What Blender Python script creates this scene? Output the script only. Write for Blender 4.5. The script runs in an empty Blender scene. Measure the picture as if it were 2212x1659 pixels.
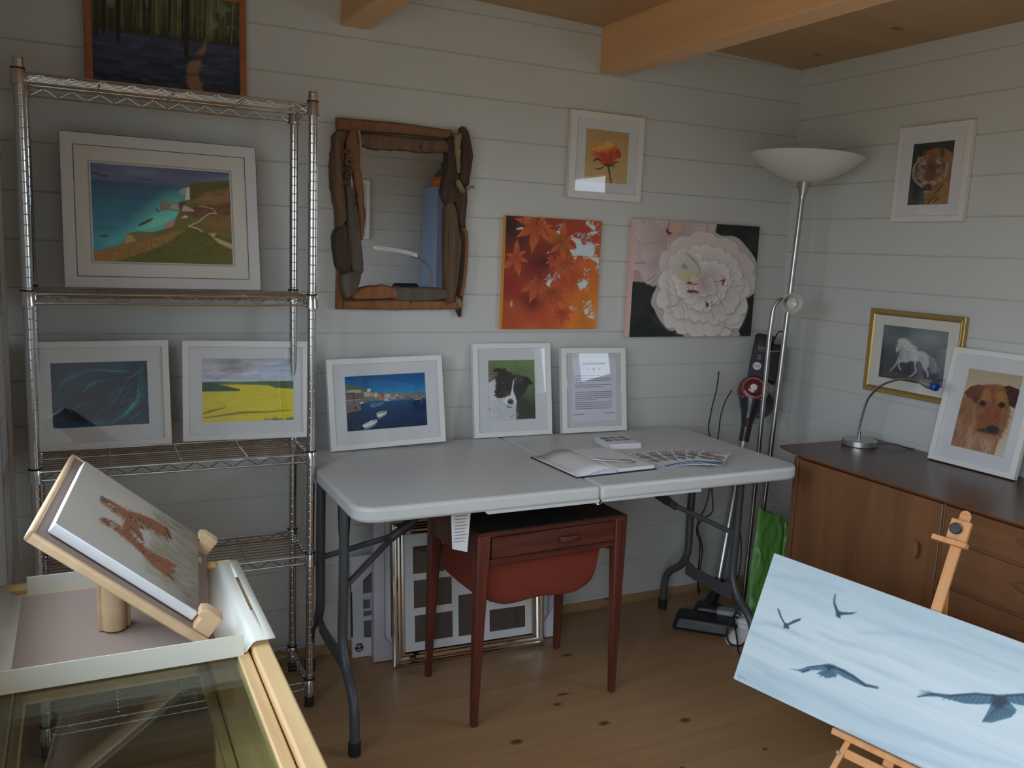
import bpy, bmesh, math, random
import numpy as np
from mathutils import Vector, Matrix, Euler

random.seed(7)
SC = bpy.context.scene
COL = SC.collection
PI = math.pi
R = math.radians

# ---------------------------------------------------------------- camera
cam_data = bpy.data.cameras.new('camera')
cam = bpy.data.objects.new('camera', cam_data)
COL.objects.link(cam)
cam_data.sensor_width = 36.0
cam_data.lens = 30.577
cam_data.clip_start = 0.02
rt = Vector((0.895934, -0.442244, 0.041507)); up = Vector((0.031064, 0.155600, 0.987332)); fw = Vector((0.443100, 0.883294, -0.153145))
cam.matrix_world = Matrix(((rt.x, up.x, -fw.x, 0.470), (rt.y, up.y, -fw.y, -2.907), (rt.z, up.z, -fw.z, 1.457), (0, 0, 0, 1)))
SC.camera = cam

# ---------------------------------------------------------------- view, sky
vs = SC.view_settings
SC.display_settings.display_device = 'sRGB'
vs.view_transform = 'Standard'
vs.look = 'None'
vs.exposure = 0.0
vs.gamma = 1.0
vs.use_curve_mapping = False
SC.cycles.use_denoising = True
SC.cycles.max_bounces = 10
SC.cycles.diffuse_bounces = 5
SC.cycles.caustics_reflective = False
SC.cycles.caustics_refractive = False
SC.cycles.sample_clamp_indirect = 6.0

SKY = 7.2          # bright overcast sky beyond the windows
world = bpy.data.worlds.new('overcast_sky')
SC.world = world
world.use_nodes = True
wn = world.node_tree.nodes; wl = world.node_tree.links
wn.clear()
w_out = wn.new('ShaderNodeOutputWorld'); w_bg = wn.new('ShaderNodeBackground')
w_tc = wn.new('ShaderNodeTexCoord'); w_sep = wn.new('ShaderNodeSeparateXYZ'); w_ramp = wn.new('ShaderNodeValToRGB')
w_map = wn.new('ShaderNodeMapRange')
w_map.inputs['From Min'].default_value = -1; w_map.inputs['From Max'].default_value = 1
wl.new(w_tc.outputs['Generated'], w_sep.inputs[0]); wl.new(w_sep.outputs['Z'], w_map.inputs['Value'])
wl.new(w_map.outputs[0], w_ramp.inputs[0]); wl.new(w_ramp.outputs[0], w_bg.inputs['Color']); wl.new(w_bg.outputs[0], w_out.inputs[0])
cr_ = w_ramp.color_ramp
cr_.elements[0].position = 0.0; cr_.elements[0].color = (0.20, 0.20, 0.16, 1)      # lawn and paving outside
cr_.elements[1].position = 1.0; cr_.elements[1].color = (0.74, 0.88, 1.0, 1)
e_ = cr_.elements.new(0.47); e_.color = (0.24, 0.24, 0.20, 1)
e_ = cr_.elements.new(0.53); e_.color = (0.74, 0.87, 1.0, 1)
w_bg.inputs['Strength'].default_value = SKY

XR = 3.2405        # right wall
XL = 0.274         # left wall
YF = -3.75         # front wall, behind the camera
WIN = (-2.55, -1.45, 1.12, 1.98)     # window in the right wall: y0, y1, z0, z1
LWIN = (-2.02, -1.02, 0.90, 1.98)    # window in the left wall above the display case
DOOR = (-3.66, -2.14, 0.03, 2.03)    # glazed door in the left wall beside the camera

def portal(name, loc, rot, sx, sy):
    d = bpy.data.lights.new(name, 'AREA'); d.shape = 'RECTANGLE'; d.size = sx; d.size_y = sy
    d.cycles.is_portal = True
    o = bpy.data.objects.new(name, d); COL.objects.link(o); o.location = loc; o.rotation_euler = rot
    return o
portal('door_daylight', (XL-0.04, (DOOR[0]+DOOR[1])/2, (DOOR[2]+DOOR[3])/2), (R(90), 0, R(-90)), DOOR[1]-DOOR[0], DOOR[3]-DOOR[2])
portal('side_window_daylight', (XL-0.04, (LWIN[0]+LWIN[1])/2, (LWIN[2]+LWIN[3])/2), (R(90), 0, R(-90)), LWIN[1]-LWIN[0], LWIN[3]-LWIN[2])
portal('window_daylight', (XR+0.04, (WIN[0]+WIN[1])/2, (WIN[2]+WIN[3])/2), (R(90), 0, R(90)), WIN[1]-WIN[0], WIN[3]-WIN[2])

# ---------------------------------------------------------------- materials
def lin(c):
    c = np.asarray(c, float) / 255.0
    return np.where(c <= 0.04045, c / 12.92, ((c + 0.055) / 1.055) ** 2.4)
def sc(r, g, b, gain=1.0):
    v = np.clip(lin((r, g, b)) * gain, 0, 0.92)
    return (float(v[0]), float(v[1]), float(v[2]), 1.0)
MATS = {}
def mat(name, col=(0.5, 0.5, 0.5, 1), rough=0.5, metal=0.0, bump=0.0, bscale=80, var=0.0, vscale=6, spec=0.5, coat=0.0, stretch=None):
    if name in MATS: return MATS[name]
    m = bpy.data.materials.new(name); m.use_nodes = True
    nt = m.node_tree; b = nt.nodes['Principled BSDF']
    b.inputs['Base Color'].default_value = col; b.inputs['Roughness'].default_value = rough
    b.inputs['Metallic'].default_value = metal; b.inputs['Specular IOR Level'].default_value = spec
    b.inputs['Coat Weight'].default_value = coat
    tc = nt.nodes.new('ShaderNodeTexCoord'); mp = nt.nodes.new('ShaderNodeMapping')
    if stretch: mp.inputs['Scale'].default_value = stretch
    nt.links.new(tc.outputs['Object'], mp.inputs[0])
    if var:
        n = nt.nodes.new('ShaderNodeTexNoise'); n.inputs['Scale'].default_value = vscale; n.inputs['Detail'].default_value = 4
        mx = nt.nodes.new('ShaderNodeMix'); mx.data_type = 'RGBA'
        mx.inputs['A'].default_value = tuple(x*(1-var) for x in col[:3]) + (1,)
        mx.inputs['B'].default_value = tuple(min(0.95, x*(1+var)) for x in col[:3]) + (1,)
        nt.links.new(mp.outputs[0], n.inputs['Vector']); nt.links.new(n.outputs[0], mx.inputs['Factor'])
        nt.links.new(mx.outputs['Result'], b.inputs['Base Color'])
    if bump:
        n2 = nt.nodes.new('ShaderNodeTexNoise'); n2.inputs['Scale'].default_value = bscale; n2.inputs['Detail'].default_value = 3
        bp = nt.nodes.new('ShaderNodeBump'); bp.inputs['Strength'].default_value = bump; bp.inputs['Distance'].default_value = 0.004
        nt.links.new(mp.outputs[0], n2.inputs['Vector']); nt.links.new(n2.outputs[0], bp.inputs['Height']); nt.links.new(bp.outputs[0], b.inputs['Normal'])
    MATS[name] = m
    return m

def wood(name, dark, light, axis='X', fine=22.0, rough=0.45, knots=0.0, kscale=4.0, plank=None, seam=0.5, tonev=0.14, spec=0.4, contrast=1.0, coat=0.0, kcol=None):
    """grain along axis; plank=(axis, width) splits into boards; knots = share of knot cells"""
    if name in MATS: return MATS[name]
    m = bpy.data.materials.new(name); m.use_nodes = True
    nt = m.node_tree; N = nt.nodes; L = nt.links; b = N['Principled BSDF']
    b.inputs['Roughness'].default_value = rough; b.inputs['Specular IOR Level'].default_value = spec; b.inputs['Coat Weight'].default_value = coat
    tc = N.new('ShaderNodeTexCoord')
    vec = tc.outputs['Object']
    seam_out = None; tone = None
    if plank:
        sp = N.new('ShaderNodeSeparateXYZ'); L.new(vec, sp.inputs[0])
        dv = N.new('ShaderNodeMath'); dv.operation = 'DIVIDE'; L.new(sp.outputs[plank[0]], dv.inputs[0]); dv.inputs[1].default_value = plank[1]
        fl = N.new('ShaderNodeMath'); fl.operation = 'FLOOR'; L.new(dv.outputs[0], fl.inputs[0])
        fr = N.new('ShaderNodeMath'); fr.operation = 'FRACT'; L.new(dv.outputs[0], fr.inputs[0])
        wh = N.new('ShaderNodeTexWhiteNoise'); wh.noise_dimensions = '1D'; L.new(fl.outputs[0], wh.inputs['W'])
        ml = N.new('ShaderNodeVectorMath'); ml.operation = 'SCALE'; ml.inputs['Scale'].default_value = 9.0; L.new(wh.outputs['Color'], ml.inputs[0])
        ad = N.new('ShaderNodeVectorMath'); ad.operation = 'ADD'; L.new(vec, ad.inputs[0]); L.new(ml.outputs[0], ad.inputs[1])
        vec = ad.outputs[0]; tone = wh.outputs['Value']
        s1 = N.new('ShaderNodeMath'); s1.operation = 'SUBTRACT'; L.new(fr.outputs[0], s1.inputs[0]); s1.inputs[1].default_value = 0.5
        s2 = N.new('ShaderNodeMath'); s2.operation = 'ABSOLUTE'; L.new(s1.outputs[0], s2.inputs[0])
        s3 = N.new('ShaderNodeMath'); s3.operation = 'GREATER_THAN'; L.new(s2.outputs[0], s3.inputs[0]); s3.inputs[1].default_value = 0.5 - 0.0012 / plank[1]
        seam_out = s3.outputs[0]
    mp = N.new('ShaderNodeMapping'); st = [1.0, 1.0, 1.0]; st['XYZ'.index(axis)] = 0.07
    mp.inputs['Scale'].default_value = st; L.new(vec, mp.inputs[0])
    n1 = N.new('ShaderNodeTexNoise'); n1.inputs['Scale'].default_value = fine; n1.inputs['Detail'].default_value = 6; n1.inputs['Roughness'].default_value = 0.6; n1.inputs['Distortion'].default_value = 0.6
    L.new(mp.outputs[0], n1.inputs['Vector'])
    rp = N.new('ShaderNodeValToRGB'); L.new(n1.outputs[0], rp.inputs[0])
    rp.color_ramp.elements[0].position = 0.5 - 0.2 * contrast; rp.color_ramp.elements[0].color = dark
    rp.color_ramp.elements[1].position = 0.5 + 0.2 * contrast; rp.color_ramp.elements[1].color = light
    colr = rp.outputs[0]
    if tone is not None:
        mr = N.new('ShaderNodeMapRange'); L.new(tone, mr.inputs['Value']); mr.inputs['To Min'].default_value = 1-tonev; mr.inputs['To Max'].default_value = 1+tonev*.8
        hs = N.new('ShaderNodeHueSaturation'); L.new(mr.outputs[0], hs.inputs['Value']); L.new(colr, hs.inputs['Color']); colr = hs.outputs[0]
    if knots:
        s3_ = N.new('ShaderNodeSeparateXYZ'); L.new(vec, s3_.inputs[0]); oth = [k for k in 'XYZ' if k != axis]
        sm_ = N.new('ShaderNodeMath'); sm_.operation = 'ADD'; L.new(s3_.outputs[oth[0]], sm_.inputs[0]); L.new(s3_.outputs[oth[1]], sm_.inputs[1])
        al_ = N.new('ShaderNodeMath'); al_.operation = 'MULTIPLY'; L.new(s3_.outputs[axis], al_.inputs[0]); al_.inputs[1].default_value = 0.6
        mk = N.new('ShaderNodeCombineXYZ'); L.new(al_.outputs[0], mk.inputs[0]); L.new(sm_.outputs[0], mk.inputs[1])
        vo = N.new('ShaderNodeTexVoronoi'); vo.voronoi_dimensions = '2D'; vo.inputs['Scale'].default_value = kscale; L.new(mk.outputs[0], vo.inputs['Vector'])
        sx = N.new('ShaderNodeSeparateColor'); L.new(vo.outputs['Color'], sx.inputs[0])
        lt = N.new('ShaderNodeMath'); lt.operation = 'LESS_THAN'; L.new(sx.outputs[0], lt.inputs[0]); lt.inputs[1].default_value = knots
        sz = N.new('ShaderNodeMapRange'); L.new(sx.outputs[1], sz.inputs['Value']); sz.inputs['To Min'].default_value = 0.03; sz.inputs['To Max'].default_value = 0.085
        dd = N.new('ShaderNodeMath'); dd.operation = 'DIVIDE'; L.new(vo.outputs['Distance'], dd.inputs[0]); L.new(sz.outputs[0], dd.inputs[1])
        mr2 = N.new('ShaderNodeMapRange'); L.new(dd.outputs[0], mr2.inputs['Value']); mr2.inputs['From Min'].default_value = 0.55; mr2.inputs['From Max'].default_value = 1.25
        mr2.inputs['To Min'].default_value = 1.0; mr2.inputs['To Max'].default_value = 0.0
        mu = N.new('ShaderNodeMath'); mu.operation = 'MULTIPLY'; L.new(mr2.outputs[0], mu.inputs[0]); L.new(lt.outputs[0], mu.inputs[1])
        mu2 = N.new('ShaderNodeMath'); mu2.operation = 'MULTIPLY'; L.new(mu.outputs[0], mu2.inputs[0]); mu2.inputs[1].default_value = 0.85
        mx = N.new('ShaderNodeMix'); mx.data_type = 'RGBA'; L.new(mu2.outputs[0], mx.inputs['Factor']); L.new(colr, mx.inputs['A'])
        mx.inputs['B'].default_value = kcol or tuple(x * 0.22 for x in dark[:3]) + (1,)
        colr = mx.outputs['Result']
    if seam_out is not None:
        mx2 = N.new('ShaderNodeMix'); mx2.data_type = 'RGBA'; sm = N.new('ShaderNodeMath'); sm.operation = 'MULTIPLY'; L.new(seam_out, sm.inputs[0]); sm.inputs[1].default_value = seam
        L.new(sm.outputs[0], mx2.inputs['Factor']); L.new(colr, mx2.inputs['A']); mx2.inputs['B'].default_value = tuple(x * 0.3 for x in dark[:3]) + (1,)
        colr = mx2.outputs['Result']
    L.new(colr, b.inputs['Base Color'])
    bp = N.new('ShaderNodeBump'); bp.inputs['Strength'].default_value = 0.12; bp.inputs['Distance'].default_value = 0.002
    L.new(n1.outputs[0], bp.inputs['Height']); L.new(bp.outputs[0], b.inputs['Normal'])
    MATS[name] = m
    return m

def pane_mat(name, tint=(1, 1, 1, 1), ior=1.45, rough=0.0, wrinkle=0.0):
    if name in MATS: return MATS[name]
    m = bpy.data.materials.new(name); m.use_nodes = True
    nt = m.node_tree; N = nt.nodes; L = nt.links; N.clear()
    o = N.new('ShaderNodeOutputMaterial'); mx = N.new('ShaderNodeMixShader'); t = N.new('ShaderNodeBsdfTransparent'); g = N.new('ShaderNodeBsdfGlossy'); f = N.new('ShaderNodeFresnel')
    t.inputs[0].default_value = tint; g.inputs['Roughness'].default_value = rough
    ge = N.new('ShaderNodeNewGeometry'); mi = N.new('ShaderNodeMix'); mi.data_type = 'FLOAT'
    mi.inputs['A'].default_value = ior; mi.inputs['B'].default_value = 1.0 / ior
    L.new(ge.outputs['Backfacing'], mi.inputs['Factor']); L.new(mi.outputs['Result'], f.inputs['IOR'])
    L.new(f.outputs[0], mx.inputs[0]); L.new(t.outputs[0], mx.inputs[1]); L.new(g.outputs[0], mx.inputs[2]); L.new(mx.outputs[0], o.inputs[0])
    if wrinkle:
        tc = N.new('ShaderNodeTexCoord'); n = N.new('ShaderNodeTexNoise'); n.inputs['Scale'].default_value = 55; n.inputs['Detail'].default_value = 3
        bp = N.new('ShaderNodeBump'); bp.inputs['Strength'].default_value = wrinkle; bp.inputs['Distance'].default_value = 0.01
        L.new(tc.outputs['Object'], n.inputs['Vector']); L.new(n.outputs[0], bp.inputs['Height']); L.new(bp.outputs[0], g.inputs['Normal'])
    MATS[name] = m
    return m

def paint_mat(name, rough=0.6, spec=0.3):
    if name in MATS: return MATS[name]
    m = bpy.data.materials.new(name); m.use_nodes = True
    nt = m.node_tree; b = nt.nodes['Principled BSDF']; b.inputs['Roughness'].default_value = rough; b.inputs['Specular IOR Level'].default_value = spec
    a = nt.nodes.new('ShaderNodeVertexColor'); a.layer_name = 'Col'
    nt.links.new(a.outputs['Color'], b.inputs['Base Color'])
    MATS[name] = m
    return m

G = 2.1
WALL = mat('wall_paint', (0.61, 0.62, 0.60, 1), rough=0.55, var=0.035, vscale=2.5, bump=0.05, bscale=60)
WHITE_LACQ = mat('white_lacquer', (0.80, 0.795, 0.78, 1), rough=0.45, var=0.02)
CREAM_FRAME = mat('cream_painted_wood', (0.62, 0.61, 0.60, 1), rough=0.6, var=0.06, vscale=40, stretch=(0.2, 1, 1))
MATBOARD = mat('mat_board', (0.76, 0.77, 0.79, 1), rough=0.9, bump=0.05, bscale=300)
MATCREAM = mat('cream_mat_board', (0.74, 0.72, 0.66, 1), rough=0.9, bump=0.05, bscale=300)
BACKBOARD = mat('hardboard', (0.18, 0.12, 0.08, 1), rough=0.8, var=0.1, vscale=80)
GLASS = pane_mat('picture_glass', ior=1.42)
FILM = pane_mat('cellophane', ior=1.30, rough=.08)
CHROME = mat('chrome', (0.62, 0.63, 0.64, 1), rough=0.17, metal=1.0)
CHROME_D = mat('polished_silver', (0.80, 0.79, 0.76, 1), rough=0.10, metal=1.0)
STEEL = mat('brushed_steel', (0.42, 0.41, 0.40, 1), rough=0.28, metal=1.0, bump=0.05, bscale=200, stretch=(1, 1, 0.05))
SILVER = mat('silver_paint', (0.52, 0.53, 0.54, 1), rough=0.32, metal=0.85)
BLACK = mat('black_plastic', (0.012, 0.012, 0.014, 1), rough=0.4, var=0.1)
BLACKM = mat('black_rubber', (0.015, 0.015, 0.016, 1), rough=0.75, bump=0.1)
DGREY = mat('charcoal_plastic', (0.035, 0.037, 0.042, 1), rough=0.35, var=0.08)
TUBEGREY = mat('grey_powder_coat', (0.075, 0.08, 0.088, 1), rough=0.38, var=0.05, vscale=20)
TABLETOP = mat('grey_white_plastic', (0.61, 0.62, 0.62, 1), rough=0.42, var=0.03, vscale=140, bump=0.10, bscale=260)
TEAK = wood('red_teak', sc(66, 32, 25, 1.35), sc(94, 48, 36, 1.35), axis='X', fine=40, rough=0.42, spec=0.35)
TEAKV = wood('red_teak_upright', sc(68, 33, 26, 1.35), sc(98, 50, 37, 1.35), axis='Z', fine=40, rough=0.42, spec=0.35)
SIDEB = wood('walnut_teak', sc(90, 60, 40, 1.5), sc(116, 80, 52, 1.5), axis='Z', fine=14, rough=0.4, contrast=1.2)
SIDEH = wood('walnut_teak_drawers', sc(88, 57, 38, 1.5), sc(114, 78, 50, 1.5), axis='Y', fine=14, rough=0.4, contrast=1.2)
SIDETOP = wood('dark_walnut_top', sc(56, 38, 30, 1.6), sc(70, 48, 37, 1.6), axis='Y', fine=24, rough=0.27, contrast=1.3)
SIDEDGE = wood('walnut_edge', sc(100, 60, 34, 1.6), sc(122, 76, 44, 1.6), axis='Y', fine=24, rough=0.4)
PINE = wood('beam_pine', sc(186, 142, 100, 1.3), sc(212, 170, 126, 1.3), axis='Y', fine=9, rough=0.5, knots=0.30, kscale=3.4, contrast=1.8, kcol=sc(110, 66, 40, 1.2))
CEIL = wood('ceiling_pine', sc(178, 142, 104, 1.05), sc(194, 158, 118, 1.05), axis='X', fine=7, rough=0.55, knots=0.40, kscale=5.0, plank=('Y', 0.116), seam=0.25, tonev=.05, contrast=1.6, kcol=sc(112, 76, 50, 1.1))
FLOOR = wood('floor_pine', sc(128, 98, 68, 1.45), sc(156, 124, 90, 1.45), axis='X', fine=8, rough=0.36, knots=0.40, kscale=5.2, plank=('Y', 0.118), seam=0.35, tonev=.07, contrast=1.9, spec=0.45, kcol=sc(70, 46, 32, 1.2))
BEECH = wood('beech', sc(176, 132, 92, 1.35), sc(200, 156, 116, 1.35), axis='Z', fine=30, rough=0.5)
BEECHX = wood('pale_beech', sc(196, 164, 128, 1.1), sc(214, 184, 148, 1.1), axis='Y', fine=30, rough=0.5)
EASELW = wood('easel_beech', sc(176, 122, 76, 1.5), sc(196, 142, 92, 1.5), axis='Z', fine=34, rough=0.5)
CASEW = wood('case_pale_wood', sc(192, 158, 112, 1.15), sc(214, 182, 136, 1.15), axis='Y', fine=26, rough=0.55)
PAPER = mat('white_paper', (0.80, 0.79, 0.82, 1), rough=0.8)

# ---------------------------------------------------------------- object helpers
def link(o, parent=None):
    COL.objects.link(o)
    if parent is not None: o.parent = parent
    return o
def tag(o, label=None, cat=None, group=None, kind=None):
    if label: o['label'] = label
    if cat: o['category'] = cat
    if group: o['group'] = group
    if kind: o['kind'] = kind
    return o
def thing(name, label, cat, loc=(0, 0, 0), rot=None, group=None, kind=None):
    o = bpy.data.objects.new(name, None); link(o); o.empty_display_size = 0.05
    if rot is None: rot = Matrix.Identity(3)
    elif isinstance(rot, (int, float)): rot = Matrix.Rotation(rot, 3, 'Z')
    o.matrix_world = Matrix.Translation(Vector(loc)) @ rot.to_4x4()
    return tag(o, label, cat, group, kind)
def basis(u, v, n):      # local X = u, Z = v, front faces -Y = n
    u, v, n = Vector(u).normalized(), Vector(v).normalized(), Vector(n).normalized()
    return Matrix((u, -n, v)).transposed()
def lean_rot(yaw, lean, roll=0):
    u = Vector((math.cos(yaw), math.sin(yaw), 0)); n = Vector((math.sin(yaw), -math.cos(yaw), 0)); v = Vector((0, 0, 1))
    v2 = v * math.cos(lean) - n * math.sin(lean); n2 = n * math.cos(lean) + v * math.sin(lean)
    u3 = u * math.cos(roll) + v2 * math.sin(roll); v3 = v2 * math.cos(roll) - u * math.sin(roll)
    return basis(u3, v3, n2)
def copy_tree(o, parent=None):
    c = o.copy(); link(c, parent)
    if parent is not None: c.matrix_parent_inverse = o.matrix_parent_inverse.copy()
    for ch in list(o.children): copy_tree(ch, c)
    return c

class MB:
    def __init__(s): s.b = bmesh.new()
    def box(s, sx, sy, sz, loc=(0, 0, 0), rot=None, taper=None):
        M = Matrix.Translation(Vector(loc))
        if rot is not None: M = M @ rot.to_4x4()
        v = []
        for z in (-.5, .5):
            t = taper if (taper and z > 0) else 1.0
            for x, y in ((-.5, -.5), (.5, -.5), (.5, .5), (-.5, .5)):
                v.append(s.b.verts.new(M @ Vector((x*sx*t, y*sy*t, z*sz))))
        for f in ((0, 3, 2, 1), (4, 5, 6, 7), (0, 1, 5, 4), (1, 2, 6, 5), (2, 3, 7, 6), (3, 0, 4, 7)): s.b.faces.new([v[i] for i in f])
        return s
    def bx(s, x0, x1, y0, y1, z0, z1): return s.box(x1-x0, y1-y0, z1-z0, ((x0+x1)/2, (y0+y1)/2, (z0+z1)/2))
    def hexa(s, bot, top):
        v = [s.b.verts.new(p) for p in list(bot) + list(top)]
        for f in ((0, 3, 2, 1), (4, 5, 6, 7), (0, 1, 5, 4), (1, 2, 6, 5), (2, 3, 7, 6), (3, 0, 4, 7)): s.b.faces.new([v[i] for i in f])
        return s
    def tube(s, pts, r, seg=8, cap=True, flat=None):
        pts = [Vector(p) for p in pts]; rs = r if isinstance(r, (list, tuple)) else [r]*len(pts)
        rings = []; ref = None
        for i, p in enumerate(pts):
            a = pts[max(0, i-1)]; c = pts[min(len(pts)-1, i+1)]; t = (c - a).normalized()
            if ref is None:
                ref = Vector((0, 0, 1)) if abs(t.z) < 0.9 else Vector((0, 1, 0))
            x = (ref - t * ref.dot(t)).normalized(); y = t.cross(x); ref = x
            fl = flat or 1.0
            rings.append([s.b.verts.new(p + x*rs[i]*math.cos(2*PI*k/seg) + y*rs[i]*fl*math.sin(2*PI*k/seg)) for k in range(seg)])
        for q, w in zip(rings, rings[1:]):
            for k in range(seg): s.b.faces.new((q[k], q[(k+1) % seg], w[(k+1) % seg], w[k]))
        if cap: s.b.faces.new(rings[0][::-1]); s.b.faces.new(rings[-1])
        return s
    def lathe(s, prof, seg=20, M=None, cap=True):
        M = M or Matrix.Identity(4); rings = []
        for r, z in prof:
            rings.append([s.b.verts.new(M @ Vector((max(r, 1e-4)*math.cos(2*PI*k/seg), max(r, 1e-4)*math.sin(2*PI*k/seg), z))) for k in range(seg)])
        for q, w in zip(rings, rings[1:]):
            for k in range(seg): s.b.faces.new((q[k], q[(k+1) % seg], w[(k+1) % seg], w[k]))
        if cap: s.b.faces.new(rings[0][::-1]); s.b.faces.new(rings[-1])
        return s
    def prism(s, poly, d0, d1, plane='XZ'):
        def P(a, b, d):
            return {'XZ': (a, d, b), 'XY': (a, b, d), 'YZ': (d, a, b)}[plane]
        A = [s.b.verts.new(P(a, b, d0)) for a, b in poly]; B = [s.b.verts.new(P(a, b, d1)) for a, b in poly]
        n = len(poly)
        s.b.faces.new(A); s.b.faces.new(B[::-1])
        for i in range(n): s.b.faces.new((A[i], B[i], B[(i+1) % n], A[(i+1) % n]))
        return s
    def rect_ring(s, x0, x1, z0, z1, prof, closed=True):
        """sweep profile [(inset, y)] mitred round a rectangle in XZ"""
        rings = []
        for i, y in prof:
            rings.append([s.b.verts.new(p) for p in ((x0+i, y, z0+i), (x1-i, y, z0+i), (x1-i, y, z1-i), (x0+i, y, z1-i))])
        pr = list(zip(rings, rings[1:] + ([rings[0]] if closed else [])))
        if not closed: pr = pr[:len(rings)-1]
        for q, w in pr:
            for k in range(4): s.b.faces.new((q[k], q[(k+1) % 4], w[(k+1) % 4], w[k]))
        return s
    def grid(s, fn, nu, nv, close_u=False):
        V = [[s.b.verts.new(fn(i/(nu-1 if not close_u else nu), j/(nv-1))) for i in range(nu)] for j in range(nv)]
        for j in range(nv-1):
            for i in range(nu if close_u else nu-1):
                s.b.faces.new((V[j][i], V[j][(i+1) % nu], V[j+1][(i+1) % nu], V[j+1][i]))
        return s
    def obj(s, name, m, parent=None, bevel=0, seg=2, smooth=True, label=None, solid=0, sub=0, angle=40):
        bmesh.ops.recalc_face_normals(s.b, faces=s.b.faces)
        me = bpy.data.meshes.new(name); s.b.to_mesh(me); s.b.free()
        me.materials.append(m)
        if smooth:
            me.shade_smooth(); me.set_sharp_from_angle(angle=R(angle))
        o = bpy.data.objects.new(name, me); link(o, parent)
        if solid:
            q = o.modifiers.new('solid', 'SOLIDIFY'); q.thickness = solid; q.offset = 0
        if bevel:
            q = o.modifiers.new('bevel', 'BEVEL'); q.width = bevel; q.segments = seg; q.limit_method = 'ANGLE'; q.angle_limit = R(35)
        if sub:
            q = o.modifiers.new('sub', 'SUBSURF'); q.levels = sub; q.render_levels = sub
        if label: o['label'] = label
        return o

def catmull(pts, n=6, closed=False):
    P = [np.array(p, float) for p in pts]; out = []
    m = len(P); rng = range(m if closed else m-1)
    for i in rng:
        p0 = P[(i-1) % m] if (closed or i > 0) else P[0]; p1 = P[i]; p2 = P[(i+1) % m]; p3 = P[(i+2) % m] if (closed or i+2 < m) else P[m-1]
        for k in range(n):
            t = k/n
            out.append(0.5*((2*p1) + (-p0+p2)*t + (2*p0-5*p1+4*p2-p3)*t*t + (-p0+3*p1-3*p2+p3)*t**3))
    if not closed: out.append(P[-1])
    return [tuple(q) for q in out]

def text_obj(name, body, size, m, parent, loc, rot=None, align='CENTER', shear=0.0, ext=0.0002, sx=1.0):
    cu = bpy.data.curves.new(name, 'FONT'); cu.body = body; cu.size = size; cu.align_x = align; cu.align_y = 'CENTER'; cu.shear = shear; cu.extrude = ext; cu.resolution_u = 3
    t = bpy.data.objects.new(name, cu); COL.objects.link(t)
    bpy.context.view_layer.update()
    me = bpy.data.meshes.new_from_object(t.evaluated_get(bpy.context.evaluated_depsgraph_get()))
    me.name = name
    bpy.data.objects.remove(t); bpy.data.curves.remove(cu)
    me.materials.clear(); me.materials.append(m)
    o = bpy.data.objects.new(name, me); link(o, parent)
    M = Matrix.Translation(Vector(loc)) @ ((rot.to_4x4()) if rot is not None else Matrix.Rotation(R(90), 4, 'X'))
    o.matrix_local = M @ Matrix.Diagonal((sx, 1, 1, 1))
    return o

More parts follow.
